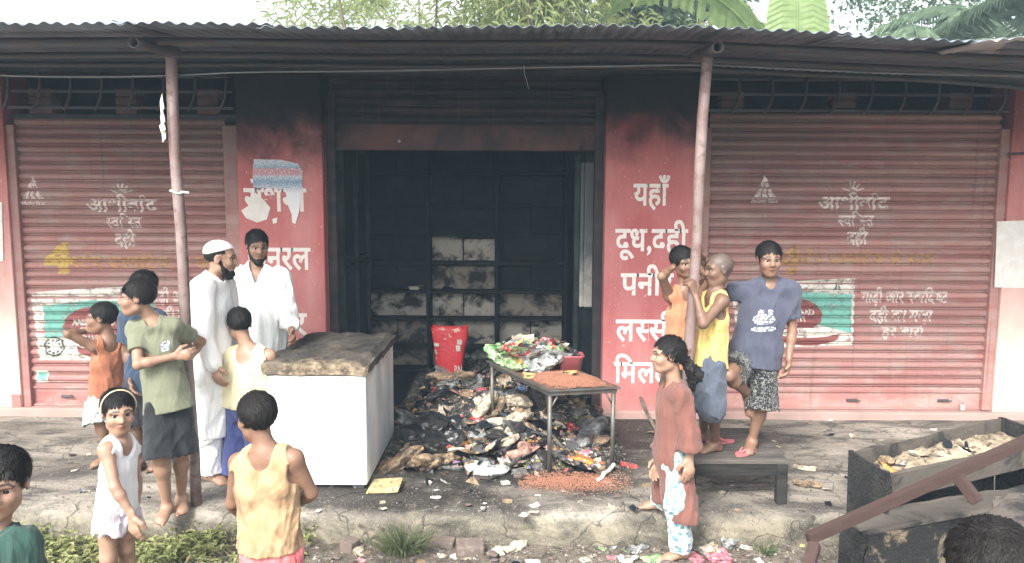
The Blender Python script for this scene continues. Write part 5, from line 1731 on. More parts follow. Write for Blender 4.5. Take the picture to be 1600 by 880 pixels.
# ------------------------------------------------------------------ chest freezer
def freezer():
    e = empty('chest_freezer', (-1.32, 5.45, 0), 'white chest freezer with charred lid standing before the burnt shop', 'freezer')
    t = NT('freezer_enamel'); p = t.pos(); x, y, z = t.sep(p)
    n = t.noise(3.5, t.mapped(p, (1, 1, 0.35)), 6, 0.65, 0.3)
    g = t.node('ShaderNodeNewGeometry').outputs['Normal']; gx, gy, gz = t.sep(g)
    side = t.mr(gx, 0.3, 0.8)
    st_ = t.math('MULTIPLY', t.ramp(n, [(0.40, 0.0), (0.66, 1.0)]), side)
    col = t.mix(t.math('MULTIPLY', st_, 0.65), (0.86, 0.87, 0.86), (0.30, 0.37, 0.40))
    top = t.mr(t.math('ADD', z, t.math('MULTIPLY', t.noise(6, p, 5, 0.7), 0.22)), 0.82, 0.95)
    col = t.mix(t.math('MULTIPLY', top, 0.8), col, (0.30, 0.22, 0.13))
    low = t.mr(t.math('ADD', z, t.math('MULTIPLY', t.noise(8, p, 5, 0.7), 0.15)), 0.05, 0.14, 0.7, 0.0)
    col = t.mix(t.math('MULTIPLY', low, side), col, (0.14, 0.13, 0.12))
    gr = t.noise(5, t.mapped(p, (1.5, 1, 0.3)), 6, 0.7)
    col = t.mix(t.math('MULTIPLY', t.ramp(gr, [(0.50, 0.0), (0.72, 1.0)]), 0.30), col, (0.45, 0.40, 0.32))
    t.color(col); t.rough(0.35)
    t.bump(t.noise(3.5, p, 3), 0.12, 0.05)
    M_EN = t.m
    x0, x1, y0, y1 = -1.66, -0.985, 4.87, 6.03
    lbox(e, 'cabinet', x0, x1, y0, y1, 0.03, 0.80, M_EN, 0.018)
    t = NT('charred_lid'); p = t.pos(); x, y, z = t.sep(p)
    n = t.noise(3.4, p, 6, 0.65, 0.5); m = t.noise(16, p, 5, 0.7)
    fr_ = t.mr(t.math('ADD', y, t.math('MULTIPLY', t.math('SUBTRACT', n, 0.5), 0.9)), 4.78, 5.06, 1.0, 0.0)
    col = t.mix(t.ramp(n, [(0.40, 0.0), (0.66, 1.0)]), (0.017, 0.016, 0.015), (0.095, 0.080, 0.063))
    col = t.mix(t.math('MULTIPLY', fr_, 0.8), col, t.mix(t.ramp(m, [(0.4, 0.0), (0.6, 1.0)]), (0.38, 0.30, 0.20), (0.10, 0.07, 0.042)))
    t.color(col); t.rough(0.85); t.bump(t.math('ADD', m, n), 0.9, 0.03)
    vs, fs = [], []
    nx, ny = 26, 36
    def top(u, v): return 0.885 + 0.010 * wav(u * 5, v * 6) + 0.014 * wav(u * 11 + 3, v * 13) - 0.025 * (u > 0.95)
    rows = []
    for j in range(ny + 1):
        for i in range(nx + 1):
            u, v = i / nx, j / ny
            vs.append((x0 - 0.02 + u * (x1 - x0 + 0.04) + 0.008 * wav(v * 20, u * 3) * (u in (0, 1)), y0 - 0.025 + v * (y1 - y0 + 0.05) + 0.008 * wav(u * 20, 5) * (v in (0, 1)), top(u, v)))
    for j in range(ny):
        for i in range(nx): fs.append((j * (nx + 1) + i, j * (nx + 1) + i + 1, (j + 1) * (nx + 1) + i + 1, (j + 1) * (nx + 1) + i))
    ring = [i for i in range(nx)] + [j * (nx + 1) + nx for j in range(ny)] + [ny * (nx + 1) + nx - i for i in range(nx)] + [(ny - j) * (nx + 1) for j in range(ny)]
    prev = ring
    cx_, cy_ = 0.5 * (x0 + x1), 0.5 * (y0 + y1)
    for z, sc in ((0.868, 1.004), (0.835, 1.0), (0.806, 0.985)):
        cur = []
        for q in ring:
            a = vs[q]; cur.append(len(vs)); vs.append((cx_ + (a[0] - cx_) * sc, cy_ + (a[1] - cy_) * sc, z + 0.006 * wav(a[0] * 9, a[1] * 9)))
        for k in range(len(ring)): fs.append((prev[k], cur[k], cur[(k + 1) % len(ring)], prev[(k + 1) % len(ring)]))
        prev = cur
    fs.append(tuple(prev))
    l = e.location
    mesh_obj('lid', [(a[0] - l.x, a[1] - l.y, a[2] - l.z) for a in vs], fs, t.m, e, True)
    # melted foam strip that came off below the front corner
    M_FOAM = pmat('yellow_insulation_foam', (0.58, 0.48, 0.26), (0.34, 0.24, 0.11), 9, 0.9, 0.5, 30, c3=(0.06, 0.045, 0.03))
    lbox(e, 'foam_slab', -0.975, -0.76, 4.80, 5.02, 0.006, 0.035, M_FOAM, 0.008, 0.012)
    for x in (x0 + 0.06, x1 - 0.06):
        for y in (y0 + 0.06, y1 - 0.06): lbox(e, 'foot', x - 0.03, x + 0.03, y - 0.03, y + 0.03, 0.0, 0.031, M_IRON)
    lbox(e, 'corner_trim', x1 - 0.008, x1 + 0.004, y0 - 0.004, y0 + 0.02, 0.52, 0.80, pmat('grey_trim', (0.28, 0.30, 0.31)), 0.002)
freezer()

# ------------------------------------------------------------------ crumpled rubbish: a few shapes shared by many pieces
rb = random.Random(12)
def rnd_noise(seed, f=4.0, n=6):
    r = random.Random(seed)
    ks = [(r.gauss(0, f), r.gauss(0, f), r.gauss(0, f), r.uniform(0, 6)) for _ in range(n)]
    return lambda x, y, z=0.0: sum(1 - 2 * abs(math.sin(a * x + b * y + c * z + d)) for a, b, c, d in ks) / n
def make_proto(name, vs, fs, smooth=False):
    me = bpy.data.meshes.new(name); me.from_pydata(vs, [], fs)
    if smooth: me.polygons.foreach_set('use_smooth', [True] * len(me.polygons))
    me.update(); me.materials.append(M_SOOT)
    return me
def sheet_mesh(seed, n=7, h=0.22, asp=0.7):
    f, g = rnd_noise(seed, 5), rnd_noise(seed + 50, 3)
    vs = []
    for j in range(n):
        for i in range(n):
            u, v = i / (n - 1) - 0.5, j / (n - 1) - 0.5
            vs.append((u + 0.10 * g(u, v + 3), (v + 0.10 * g(v, u + 7)) * asp, h * (0.5 * f(u, v) + 0.5 + 0.8 * g(u + 1, v) * 0.5)))
    fs = [(j * n + i, j * n + i + 1, (j + 1) * n + i + 1, (j + 1) * n + i) for j in range(n - 1) for i in range(n - 1)]
    return make_proto('wrapper', vs, fs)
def pillow_mesh(seed, n=8, h=0.2, asp=1.35):
    f = rnd_noise(seed, 6)
    vs, fs = [], []
    for s in (1, -1):
        for j in range(n):
            for i in range(n):
                u, v = i / (n - 1) * 2 - 1, j / (n - 1) * 2 - 1
                b = max(0.0, (1 - u ** 4) * (1 - abs(v) ** 3))
                vs.append((u * 0.5 * (0.92 + 0.08 * v * v) + 0.02 * f(v, u, 3), v * 0.5 * asp, h * 0.5 + s * h * 0.5 * b ** 0.6 * (1 + 0.35 * f(u, v, s)) + 0.02 * f(u * 2, v * 2)))
    N = n * n
    for s in (0, 1):
        for j in range(n - 1):
            for i in range(n - 1):
                q = [s * N + j * n + i, s * N + j * n + i + 1, s * N + (j + 1) * n + i + 1, s * N + (j + 1) * n + i]
                fs.append(tuple(q if s == 0 else q[::-1]))
    return make_proto('packet', vs, fs)
def blob_mesh(seed, sub=3, amp=0.35, flat=0.6, f=3.0, smooth=False):
    g, g2 = rnd_noise(seed, f), rnd_noise(seed + 9, f * 2.6)
    bm = bmesh.new(); bmesh.ops.create_icosphere(bm, subdivisions=sub, radius=0.5)
    vs = []
    for v in bm.verts:
        c = v.co; k = 1 + amp * g(*c) + amp * 0.45 * g2(*c)
        vs.append((c.x * k, c.y * k, c.z * k * flat + 0.3 * flat))
    bm.verts.index_update()
    fs = [tuple(v.index for v in f_.verts) for f_ in bm.faces]; bm.free()
    return make_proto('clump', vs, fs, smooth)
def crumple_mesh(seed):
    r = random.Random(seed)
    g, g2, g3 = rnd_noise(seed, 3.2, 5), rnd_noise(seed + 9, 8.0, 5), rnd_noise(seed + 19, 17.0, 4)
    bm = bmesh.new(); bmesh.ops.create_icosphere(bm, subdivisions=4, radius=0.5)
    vs = []
    ear = [Vector((r.gauss(0, 1), r.gauss(0, 1), abs(r.gauss(0, 0.6)))).normalized() for _ in range(5)]
    for v in bm.verts:
        c = v.co; d = c.normalized()
        k = 0.85 + 0.30 * g(*c) + 0.22 * g2(*c) + 0.09 * g3(*c) + sum(0.55 * max(0.0, d.dot(e) - 0.80) / 0.2 for e in ear)
        vs.append((c.x * k * 1.05, c.y * k * 0.9, max(-0.10, c.z * k * 0.62) + 0.10))
    bm.verts.index_update()
    fs = [tuple(v.index for v in f_.verts) for f_ in bm.faces]; bm.free()
    return make_proto('bag', vs, fs)
def stick_mesh(seed):
    r = random.Random(seed); bm = bmesh.new()
    add_tube(bm, [(k / 6 - 0.5, 0.02 * r.uniform(-1, 1), 0.03 + 0.02 * r.uniform(-1, 1)) for k in range(7)], [0.022 * r.uniform(0.7, 1.2) for _ in range(7)], 6)
    me = bpy.data.meshes.new('stick'); bm.to_mesh(me); bm.free(); me.materials.append(M_SOOT); return me
def card_mesh(seed):
    r = random.Random(seed); bm = bmesh.new()
    n = 5; g = []
    b = r.uniform(-0.5, 0.9)
    for top in (0, 1):
        for j in range(3):
            for i in range(n):
                u, v = i / (n - 1) - 0.5, j / 2 - 0.5
                g.append(bm.verts.new((u + r.uniform(-0.03, 0.03) * (i in (0, n - 1)), v * 0.7 + r.uniform(-0.05, 0.05) * (j != 1), b * u * u + 0.02 * top + 0.03 * r.uniform(0, 1) * (1 - top) * 0)))
    N = 3 * n
    for j in range(2):
        for i in range(n - 1):
            q = [j * n + i, j * n + i + 1, (j + 1) * n + i + 1, (j + 1) * n + i]
            bm.faces.new([g[N + k] for k in q]); bm.faces.new([g[k] for k in q[::-1]])
    me = bpy.data.meshes.new('card'); bm.to_mesh(me); bm.free(); me.materials.append(M_SOOT); return me
PROTO = dict(wrapper=[sheet_mesh(k) for k in range(8)], packet=[pillow_mesh(20 + k) for k in range(5)], clump=[blob_mesh(40 + k) for k in range(6)],
             bag=[crumple_mesh(60 + k) for k in range(4)], stick=[stick_mesh(80 + k) for k in range(5)], card=[card_mesh(90 + k) for k in range(6)],
             stone=[blob_mesh(110 + k, 2, 0.30, 0.6, 2.4) for k in range(5)])
def film_mat(name, c, c2=None, c3=None, rough=0.35, metal=0.0, sc=7.0):
    t = NT(name); v = t.coord()
    n = t.noise(sc, v, 4, 0.6, 0.5)
    col = t.mix(t.ramp(n, [(0.46, 0.0), (0.52, 1.0)]), c, c2 or tuple(x * 0.7 for x in c))
    if c3:
        m = t.noise(sc * 1.7, t.mapped(v, (1, 1, 1), (4, 4, 1)), 3, 0.5)
        col = t.mix(t.ramp(m, [(0.57, 0.0), (0.61, 1.0)]), col, c3)
    d = t.noise(12, t.pos(), 5, 0.7)
    col = t.mix(t.ramp(d, [(0.46, 0.0), (0.64, 0.93)]), col, (0.030, 0.027, 0.024))
    t.color(col); t.rough(rough); t.set(Metallic=metal)
    return t.m
FM = dict(silver=film_mat('silver_film', (0.62, 0.63, 0.62), (0.36, 0.37, 0.37), None, 0.28, 0.55), white=film_mat('white_film', (0.74, 0.73, 0.68), (0.55, 0.52, 0.46)),
          red=film_mat('red_film', (0.58, 0.035, 0.04), (0.40, 0.02, 0.03), (0.72, 0.62, 0.55)), pink=film_mat('pink_film', (0.62, 0.12, 0.22), (0.66, 0.36, 0.36)),
          green=film_mat('green_film', (0.07, 0.30, 0.07), (0.45, 0.55, 0.30), (0.72, 0.70, 0.55)), yellow=film_mat('yellow_film', (0.70, 0.52, 0.08), (0.66, 0.58, 0.36), (0.5, 0.1, 0.05)),
          blue=film_mat('blue_film', (0.06, 0.12, 0.42), (0.10, 0.25, 0.55), (0.68, 0.68, 0.66)), orange=film_mat('orange_film', (0.66, 0.22, 0.05), (0.66, 0.42, 0.10), (0.6, 0.1, 0.06)),
          black=film_mat('black_film', (0.014, 0.014, 0.015), (0.028, 0.028, 0.030), None, 0.32), brown=film_mat('brown_card', (0.34, 0.24, 0.15), (0.22, 0.15, 0.09), None, 0.85),
          cream=film_mat('cream_paper', (0.60, 0.54, 0.42), (0.44, 0.37, 0.27), None, 0.85), char=M_SOOT, grey=film_mat('grey_film', (0.24, 0.25, 0.25), (0.13, 0.13, 0.13), None, 0.4),
          stone=pmat('stone_dull', (0.17, 0.155, 0.135), (0.10, 0.09, 0.08), 5, 0.9, 0.4, 20), brick=pmat('broken_brick', (0.17, 0.125, 0.105), (0.12, 0.095, 0.085), 8, 0.9, 0.4, 30, c3=(0.2, 0.18, 0.15)),
          tan=film_mat('pinkish_cloth', (0.56, 0.30, 0.23), (0.46, 0.24, 0.19), None, 0.8), ash=pmat('grey_ash', (0.14, 0.135, 0.13), (0.06, 0.058, 0.055), 7, 0.95, 0.5, 30))
NAMES = dict(wrapper='wrapper', packet='packet', clump='ash_clump', bag='plastic_bag', stick='stick', card='cardboard_scrap', stone='stone')
def piece(kind, mat, loc, size, rz=None, tilt=(0, 0), label=None, group=None, cat=None, k=None, squash=1.0):
    me = PROTO[kind][rb.randrange(len(PROTO[kind])) if k is None else k]
    o = bpy.data.objects.new(NAMES[kind], me)
    COL.objects.link(o)
    o.material_slots[0].link = 'OBJECT'; o.material_slots[0].material = FM[mat] if isinstance(mat, str) else mat
    o.location = loc; o.rotation_euler = (tilt[0], tilt[1], rb.uniform(0, 6.28) if rz is None else rz)
    o.scale = (size, size, size * squash)
    return tag(o, label, cat or NAMES[kind].replace('_', ' '), group)

# ------------------------------------------------------------------ the heap
def heap_z(x, y):
    g = lambda cx, cy, sx, sy, h: h * math.exp(-((x - cx) / sx) ** 2 - ((y - cy) / sy) ** 2)
    z = g(-0.25, 7.35, 0.75, 0.75, 0.19) + g(-0.55, 6.6, 0.45, 0.6, 0.16) + g(0.15, 6.5, 0.5, 0.5, 0.17) + g(0.5, 7.2, 0.4, 0.6, 0.14) + g(0.0, 8.1, 1.2, 0.4, 0.14) + g(0.30, 5.85, 0.4, 0.3, 0.05) + g(-0.35, 5.95, 0.5, 0.3, 0.05)
    return max(0.0, z * (1 + 0.35 * wav(x * 4, y * 4)) + 0.012 * wav(x * 9, y * 8) - 0.018) + (0.024 if y > 6.62 else 0.006)
t = NT('wet_ash'); p_ = t.pos()
n_ = t.noise(7, p_, 6, 0.7); m_ = t.noise(40, p_, 4, 0.7)
c_ = t.mix(t.ramp(n_, [(0.40, 0.0), (0.66, 1.0)]), (0.012, 0.012, 0.012), (0.060, 0.055, 0.048))
c_ = t.mix(t.ramp(t.noise(5, t.mapped(p_, (1, 1, 1), (7, 3, 1)), 6, 0.7), [(0.50, 0.0), (0.64, 0.8)]), c_, (0.13, 0.105, 0.08))
c_ = t.mix(t.ramp(m_, [(0.56, 0.0), (0.64, 0.8)]), c_, (0.24, 0.21, 0.17))
t.color(c_); t.rough(0.8); t.bump(t.math('ADD', n_, m_), 1.0, 0.04)
xs = [-1.05 + 0.03 * i for i in range(67)]; ys = [5.55 + 0.03 * i for i in range(97)]
hp_o = grid_obj('ash_heap', xs, ys, lambda x, y: heap_z(x, y) - (0.03 if (x < -1.02 or x > 0.9 or y < 5.6) else 0), t.m, 'stuff')
tag(hp_o, 'wet black ash and cinders heaped across the floor of the burnt shop', 'ash')
def heap_pt(px, py):
    """where the sight line meets the heap"""
    z = 0.02
    for _ in range(12):
        q = gnd(px, py, z); z = heap_z(q[0], q[1]) if (-1.05 < q[0] < 0.95 and q[1] > 5.5) else 0.004
    return V3(q[0], q[1], z)
def on(px, py, kind, mat, wpx_, label, cat=None, rz=None, tilt=(0, 0), k=None, group=None, squash=1.0, sink=0.01):
    q = heap_pt(px, py); s = wpx_ / 1150.0 * (q[1] * 1.02)
    return piece(kind, mat, (q[0], q[1], q[2] - sink), s, rz, tilt, label, group, cat, k, squash)
CLEAR = NT('clear_plastic'); CLEAR.color((0.78, 0.80, 0.78)); CLEAR.rough(0.12)
CLEAR.b.inputs['Transmission Weight'].default_value = 0.45; CLEAR.b.inputs['IOR'].default_value = 1.25
CLEAR.bump(CLEAR.noise(6, None, 5, 0.6), 0.6, 0.05)
on(757, 738, 'bag', CLEAR.m, 46, 'clear plastic bag full of water on the wet pavement before the heap', 'plastic bag', 0.3, k=0)
on(822, 712, 'bag', 'tan', 50, 'pinkish brown crumpled cloth bag at the front of the heap', 'bag', 0.9, k=1)
on(918, 722, 'packet', 'orange', 40, 'orange and yellow crumpled snack packet between the table legs', 'packet', 1.4, (0.3, 0.1))
on(757, 652, 'packet', 'red', 32, 'bright red packet lying in the middle of the heap', 'packet', 1.2, (0.25, 0))
on(680, 640, 'packet', 'blue', 24, 'blue packet in the heap nearer the freezer', 'packet', 0.4, (0.5, 0))
on(700, 634, 'packet', 'blue', 16, 'smaller blue packet beside the first blue packet', 'packet', 1.0, (0.7, 0.2))
on(648, 690, 'packet', 'pink', 22, 'magenta packet next to the freezer side', 'packet', 0.2, (0.3, 0))
on(652, 716, 'bag', 'yellow', 32, 'yellow and red torn food bag by the freezer corner', 'bag', 0.2, k=2)
on(788, 728, 'wrapper', 'red', 28, 'flattened red wrapper at the front edge of the heap', 'wrapper', 0.4)
on(786, 706, 'packet', 'pink', 30, 'pink packet tucked behind the pinkish cloth bag', 'packet', 0.8, (0.4, 0.2))
on(985, 728, 'packet', 'red', 24, 'small red and yellow packet beside the table leg near the girl', 'packet', 1.5, (0.2, 0.0))
on(792, 672, 'bag', 'black', 62, 'big black melted plastic bag in the middle of the heap', 'plastic bag', 0.5, k=3, squash=0.8)
on(752, 668, 'bag', 'silver', 34, 'silver foil bag in front of the red packet', 'plastic bag', 0.5, k=0, squash=0.7)
on(728, 674, 'bag', 'white', 36, 'dirty white plastic bag in the heap', 'plastic bag', 0.5, k=1, squash=0.5)
on(718, 656, 'bag', 'green', 30, 'green and cream food bag in the heap', 'plastic bag', 1.5, k=2, squash=0.7)
on(734, 606, 'card', 'grey', 40, 'charred grey board leaning at the top of the heap', 'board', 0.6, (0.9, 0.2))
on(700, 608, 'bag', 'silver', 34, 'silver plastic bag at the top of the heap below the red sack', 'plastic bag', 0.5, k=3, squash=0.6)
on(790, 634, 'bag', 'cream', 40, 'cream paper bag at the back of the heap', 'bag', 0.5, k=0, squash=0.6)
on(940, 736, 'wrapper', 'black', 46, 'black plastic sheet flattened under the table front', 'plastic sheet', 0.3, squash=0.5)
on(640, 650, 'wrapper', 'silver', 28, 'silver wrapper wedged against the freezer', 'wrapper', 0.3)
def long_stick(a, b, r, label, mat=M_SHELF):
    a, b = V3(*a), V3(*b)
    bm = bmesh.new(); add_tube(bm, [a + (b - a) * k / 5 + V3(0.006 * math.sin(k * 2.1), 0, 0.004 * math.cos(k * 3)) for k in range(6)], [r * (0.85 + 0.3 * ((k * 7) % 3) / 2) for k in range(6)], 7)
    return tag(bm_obj('stick', bm, mat, None), label, 'stick')
M_WOODG = pmat('grey_burnt_wood', (0.20, 0.17, 0.14), (0.08, 0.07, 0.06), 8, 0.9, 0.4, 30, world_coord=True)
long_stick(heap_pt(627, 668) + V3(0, 0, 0.03), heap_pt(722, 638) + V3(0, 0, 0.06), 0.016, 'long grey stick sloping across the heap beside the freezer', M_WOODG)
long_stick(heap_pt(843, 668) + V3(0, 0, 0.04), heap_pt(906, 730) + V3(0, 0, 0.02), 0.012, 'thin stick slanting below the table', M_WOODG)
long_stick(heap_pt(934, 754) + V3(0, 0, 0.015), heap_pt(960, 736) + V3(0, 0, 0.05), 0.014, 'short pale stick propped by the front table leg', M_RAG)
long_stick(heap_pt(990, 640) + V3(0, 0, 0.25), heap_pt(1030, 690) + V3(0, 0, 0.02), 0.014, 'charred stick leaning against the foot of the right pillar', M_WOODG)
CN = {'char': 'black', 'ash': 'grey', 'stone': 'grey', 'brick': 'reddish', 'tan': 'pinkish brown'}
def heap_where(q):
    if q[1] > 7.2: return 'at the back of the burnt heap'
    if q[0] < -0.62: return 'in the heap beside the freezer'
    if q[0] > 0.22: return 'in the heap under the table'
    if q[1] < 5.75: return 'on the wet pavement before the heap'
    if q[1] < 6.3: return 'at the front of the burnt heap'
    return 'in the middle of the burnt heap'
KW = {'wrapper': 'crumpled %s wrapper', 'packet': 'crushed %s packet', 'bag': 'melted %s plastic bag', 'stick': 'burnt %s stick', 'card': 'scorched %s cardboard scrap', 'clump': 'charred %s lump', 'stone': '%s stone'}
def sized(kind, s, small, big): return ('small ' if s < small else 'large ' if s > big else '')
def heap_spot(region):
    for _t in range(80):
        px, py = rb.uniform(*region[:2]), rb.uniform(*region[2:])
        q = heap_pt(px, py)
        if -0.93 < q[0] < 0.70 and 5.0 < q[1] < 8.3 and not (q[0] < -0.9 and q[1] < 6.2): return q
    return q
def scatter_heap(n, kind, mats, s0, s1, region):
    for _ in range(n):
        q = heap_spot(region)
        m = rb.choice(mats); sz = rb.uniform(s0, s1)
        lb = sized(kind, sz, s0 + (s1 - s0) * 0.33, s0 + (s1 - s0) * 0.72) + KW[kind] % CN.get(m, m) + ' ' + heap_where(q)
        piece(kind, m, (q[0], q[1], q[2] - 0.012), sz, None, (rb.uniform(-0.7, 0.7), rb.uniform(-0.7, 0.7)), lb, '%ss in and around the burnt heap' % NAMES[kind].replace('_', ' '), squash=rb.uniform(0.6, 1.1))
def lump_stuff(n, s0, s1, region, mats):
    """charred lumps nobody could count: one mass"""
    vs, fs, mi = [], [], []
    for _ in range(n):
        q = heap_spot(region); me = PROTO['clump'][rb.randrange(6)]; sz = rb.uniform(s0, s1)
        R = Matrix.Rotation(rb.uniform(0, 6.28), 3, 'Z') @ Matrix.Rotation(rb.uniform(-0.6, 0.6), 3, 'X')
        k = len(vs)
        for v in me.vertices:
            c = R @ (v.co * sz); vs.append((q[0] + c.x, q[1] + c.y, q[2] - 0.02 + c.z))
        m = rb.randrange(len(mats))
        for p in me.polygons: fs.append(tuple(k + i for i in p.vertices)); mi.append(m)
    o = mesh_obj('charred_rubble', vs, fs, FM[mats[0]])
    for m in mats[1:]: o.data.materials.append(FM[m])
    o.data.polygons.foreach_set('material_index', mi)
    return tag(o, 'charred lumps of rubble and melted goods piled through the burnt shop floor', 'rubble', None, 'stuff')
HR = (622, 950, 585, 735)
lump_stuff(150, 0.05, 0.17, HR, ['ash', 'char', 'char', 'brown'])
scatter_heap(60, 'card', ['char', 'brown', 'brown', 'ash', 'grey', 'cream', 'cream'], 0.10, 0.30, HR)
scatter_heap(120, 'wrapper', ['silver', 'white', 'cream', 'cream', 'cream', 'grey', 'red', 'green', 'yellow', 'pink', 'black', 'brown', 'brown', 'orange', 'tan'], 0.10, 0.26, HR)
scatter_heap(44, 'packet', ['silver', 'white', 'cream', 'green', 'yellow', 'blue', 'red', 'brown', 'orange', 'grey', 'tan'], 0.07, 0.15, HR)
scatter_heap(34, 'bag', ['black', 'black', 'black', 'grey', 'silver', 'cream', 'brown'], 0.16, 0.40, HR)
scatter_heap(16, 'card', ['char', 'char', 'black', 'ash'], 0.25, 0.50, HR)
scatter_heap(18, 'card', ['char', 'brown', 'cream', 'ash'], 0.06, 0.16, (640, 1000, 735, 790))
scatter_heap(30, 'stick', ['char', 'brown', 'ash'], 0.2, 0.6, HR)
scatter_heap(30, 'wrapper', ['cream', 'white', 'brown', 'grey', 'red', 'orange', 'black'], 0.05, 0.12, (640, 1000, 680, 770))
# small cinders, too many to count
def cinders(name, label, n, pick, size, mat, cat):
    vs, fs = [], []
    for _ in range(n):
        p, ok = pick()
        if not ok: continue
        s = size * rb.uniform(0.5, 1.6); k = len(vs)
        R = Matrix.Rotation(rb.uniform(0, 6.28), 3, 'Z') @ Matrix.Rotation(rb.uniform(-1, 1), 3, 'X')
        for c in ((-1, -0.6, -0.2), (1, -0.7, -0.1), (0.8, 0.7, -0.2), (-0.7, 0.8, -0.15), (rb.uniform(-0.4, 0.4), rb.uniform(-0.4, 0.4), rb.uniform(0.3, 0.9))):
            q = R @ Vector(c) * s; vs.append((p[0] + q.x, p[1] + q.y, p[2] + q.z + s * 0.2))
        fs += [(k, k + 1, k + 4), (k + 1, k + 2, k + 4), (k + 2, k + 3, k + 4), (k + 3, k, k + 4)]
    return tag(mesh_obj(name, vs, fs, mat), label, cat, None, 'stuff')
def pk_heap():
    x, y = rb.uniform(-1.0, 0.9), rb.uniform(5.3, 8.2)
    return (x, y, heap_z(x, y)), True
t = NT('cinder_mix'); col_ = t.mix(t.ramp(t.vor(30, t.pos(), 'F1', 'Color'), [(0.3, 0.0), (0.9, 1.0)]), (0.012, 0.012, 0.012), (0.20, 0.18, 0.15)); t.color(col_)
cinders('cinders', 'small black and grey cinders sprinkled over the ash heap', 9000, pk_heap, 0.012, t.m, 'cinders')

t = NT('fleck_mix')
vc = t.sep(t.vor(28, t.pos(), 'F1', 'Color'))[0]
r_ = t.ramp(vc, [(0.0, (0.015, 0.015, 0.015)), (0.40, (0.05, 0.04, 0.03)), (0.50, (0.22, 0.18, 0.13)), (0.60, (0.50, 0.45, 0.37)), (0.68, (0.36, 0.05, 0.04)), (0.74, (0.10, 0.22, 0.08)), (0.80, (0.55, 0.36, 0.08)), (0.87, (0.50, 0.20, 0.18)), (0.93, (0.07, 0.12, 0.30)), (0.96, (0.3, 0.3, 0.3))])
t.color(r_); t.rough(0.5)
def pk_fleck():
    q = heap_spot(HR); return (q[0], q[1], q[2] + rb.uniform(0, 0.02)), True
cinders('torn_scraps', 'tiny torn scraps of coloured packaging mixed through the burnt heap', 1300, pk_fleck, 0.022, t.m, 'scraps')

# ------------------------------------------------------------------ steel table with burnt goods
TA, TB, TC, TD = V3(0.267, 5.17, 0), V3(0.773, 5.27, 0), V3(0.316, 6.26, 0), V3(-0.19, 6.16, 0)
TZ = 0.63
def table():
    c = 0.25 * (TA + TB + TC + TD)
    e = empty('steel_table', c, 'grey angle-iron table heaped with burnt packets and spilled lentils', 'table')
    m = pmat('scorched_steel', (0.16, 0.165, 0.16), (0.09, 0.08, 0.07), 7, 0.5, 0.2, 40, 0.5, c3=(0.20, 0.14, 0.09), world_coord=True)
    u = nrm(TB - TA); v = nrm(TD - TA)
    def quadbox(name, a, b, d_, z0, z1):
        bm = bmesh.new()
        pts = [a, b, b + d_, a + d_]
        lo = [bm.verts.new(Vector(q + V3(0, 0, z0) - c)) for q in pts]; hi = [bm.verts.new(Vector(q + V3(0, 0, z1) - c)) for q in pts]
        bm.faces.new(hi); bm.faces.new(lo[::-1])
        for i in range(4): bm.faces.new((lo[i], lo[(i + 1) % 4], hi[(i + 1) % 4], hi[i]))
        bmesh.ops.bevel(bm, geom=bm.edges[:], offset=0.002, segments=1, affect='EDGES')
        return bm_obj(name, bm, m, e)
    quadbox('table_top', TA - u * 0.02 - v * 0.02, TB + u * 0.02 - v * 0.02, TD - TA + v * 0.04, TZ - 0.012, TZ)
    for a, b, d_ in ((TA, TB, v * 0.025), (TD, TC, -v * 0.025)): quadbox('rail', a, b, d_, TZ - 0.045, TZ - 0.0135)
    for a, b, d_ in ((TA + v * 0.026, TD - v * 0.026, u * 0.025), (TB + v * 0.026, TC - v * 0.026, -u * 0.025)): quadbox('rail', a, b, d_, TZ - 0.045, TZ - 0.0135)
    for q, du, dv in ((TA, 1, 1), (TB, -1, 1), (TC, -1, -1), (TD, 1, -1)):
        p = q + u * 0.018 * du + v * 0.018 * dv - c
        z0 = 0.0
        bm = bmesh.new(); add_tube(bm, [p + V3(0, 0, z0), p + V3(0, 0, TZ - 0.046)], 0.0165, 10); bm_obj('leg', bm, m, e, True)
        bm = bmesh.new(); add_tube(bm, [p + V3(0, 0, TZ - 0.15), p + u * 0.06 * du + V3(0, 0, TZ - 0.047)], 0.008, 6); bm_obj('brace', bm, m, e, True)
    return u, v
tu, tv = table()
M_LENT = NT('red_lentils'); M_LENT.color(M_LENT.mix(M_LENT.noise(24, M_LENT.pos(), 4, 0.7), (0.40, 0.17, 0.10), (0.15, 0.075, 0.05))); M_LENT = M_LENT.m
def tpt(a, b, z=0.0): return TA + tu * a + tv * b + V3(0, 0, TZ + z)
# lentil mound on the table: a mound of grains
def grains(name, label, pick, n, size, base=None):
    vs, fs = [], []
    for _ in range(n):
        p = pick()
        if p is None: continue
        k = len(vs); s = size * rb.uniform(0.7, 1.3); a = rb.uniform(0, 6.28); ca, sa = math.cos(a) * s, math.sin(a) * s
        vs += [(p[0] + ca, p[1] + sa, p[2]), (p[0] - sa, p[1] + ca, p[2]), (p[0] - ca, p[1] - sa, p[2]), (p[0] + sa, p[1] - ca, p[2]), (p[0], p[1], p[2] + s * 0.8)]
        fs += [(k, k + 1, k + 4), (k + 1, k + 2, k + 4), (k + 2, k + 3, k + 4), (k + 3, k, k + 4)]
    return tag(mesh_obj(name, vs, fs, M_LENT), label, 'lentils', None, 'stuff')
def lz(a, b): return 0.035 * math.exp(-((a - 0.27) / 0.2) ** 2 - ((b - 0.30) / 0.26) ** 2) * (1 + 0.3 * wav(a * 20, b * 18))
def pk_l():
    a, b = rb.gauss(0.26, 0.13), rb.gauss(0.27, 0.17)
    if not (0.0 < a < 0.51 and -0.005 < b < 0.75): return None
    return tpt(a, b, lz(a, b) * rb.uniform(0.85, 1.0))
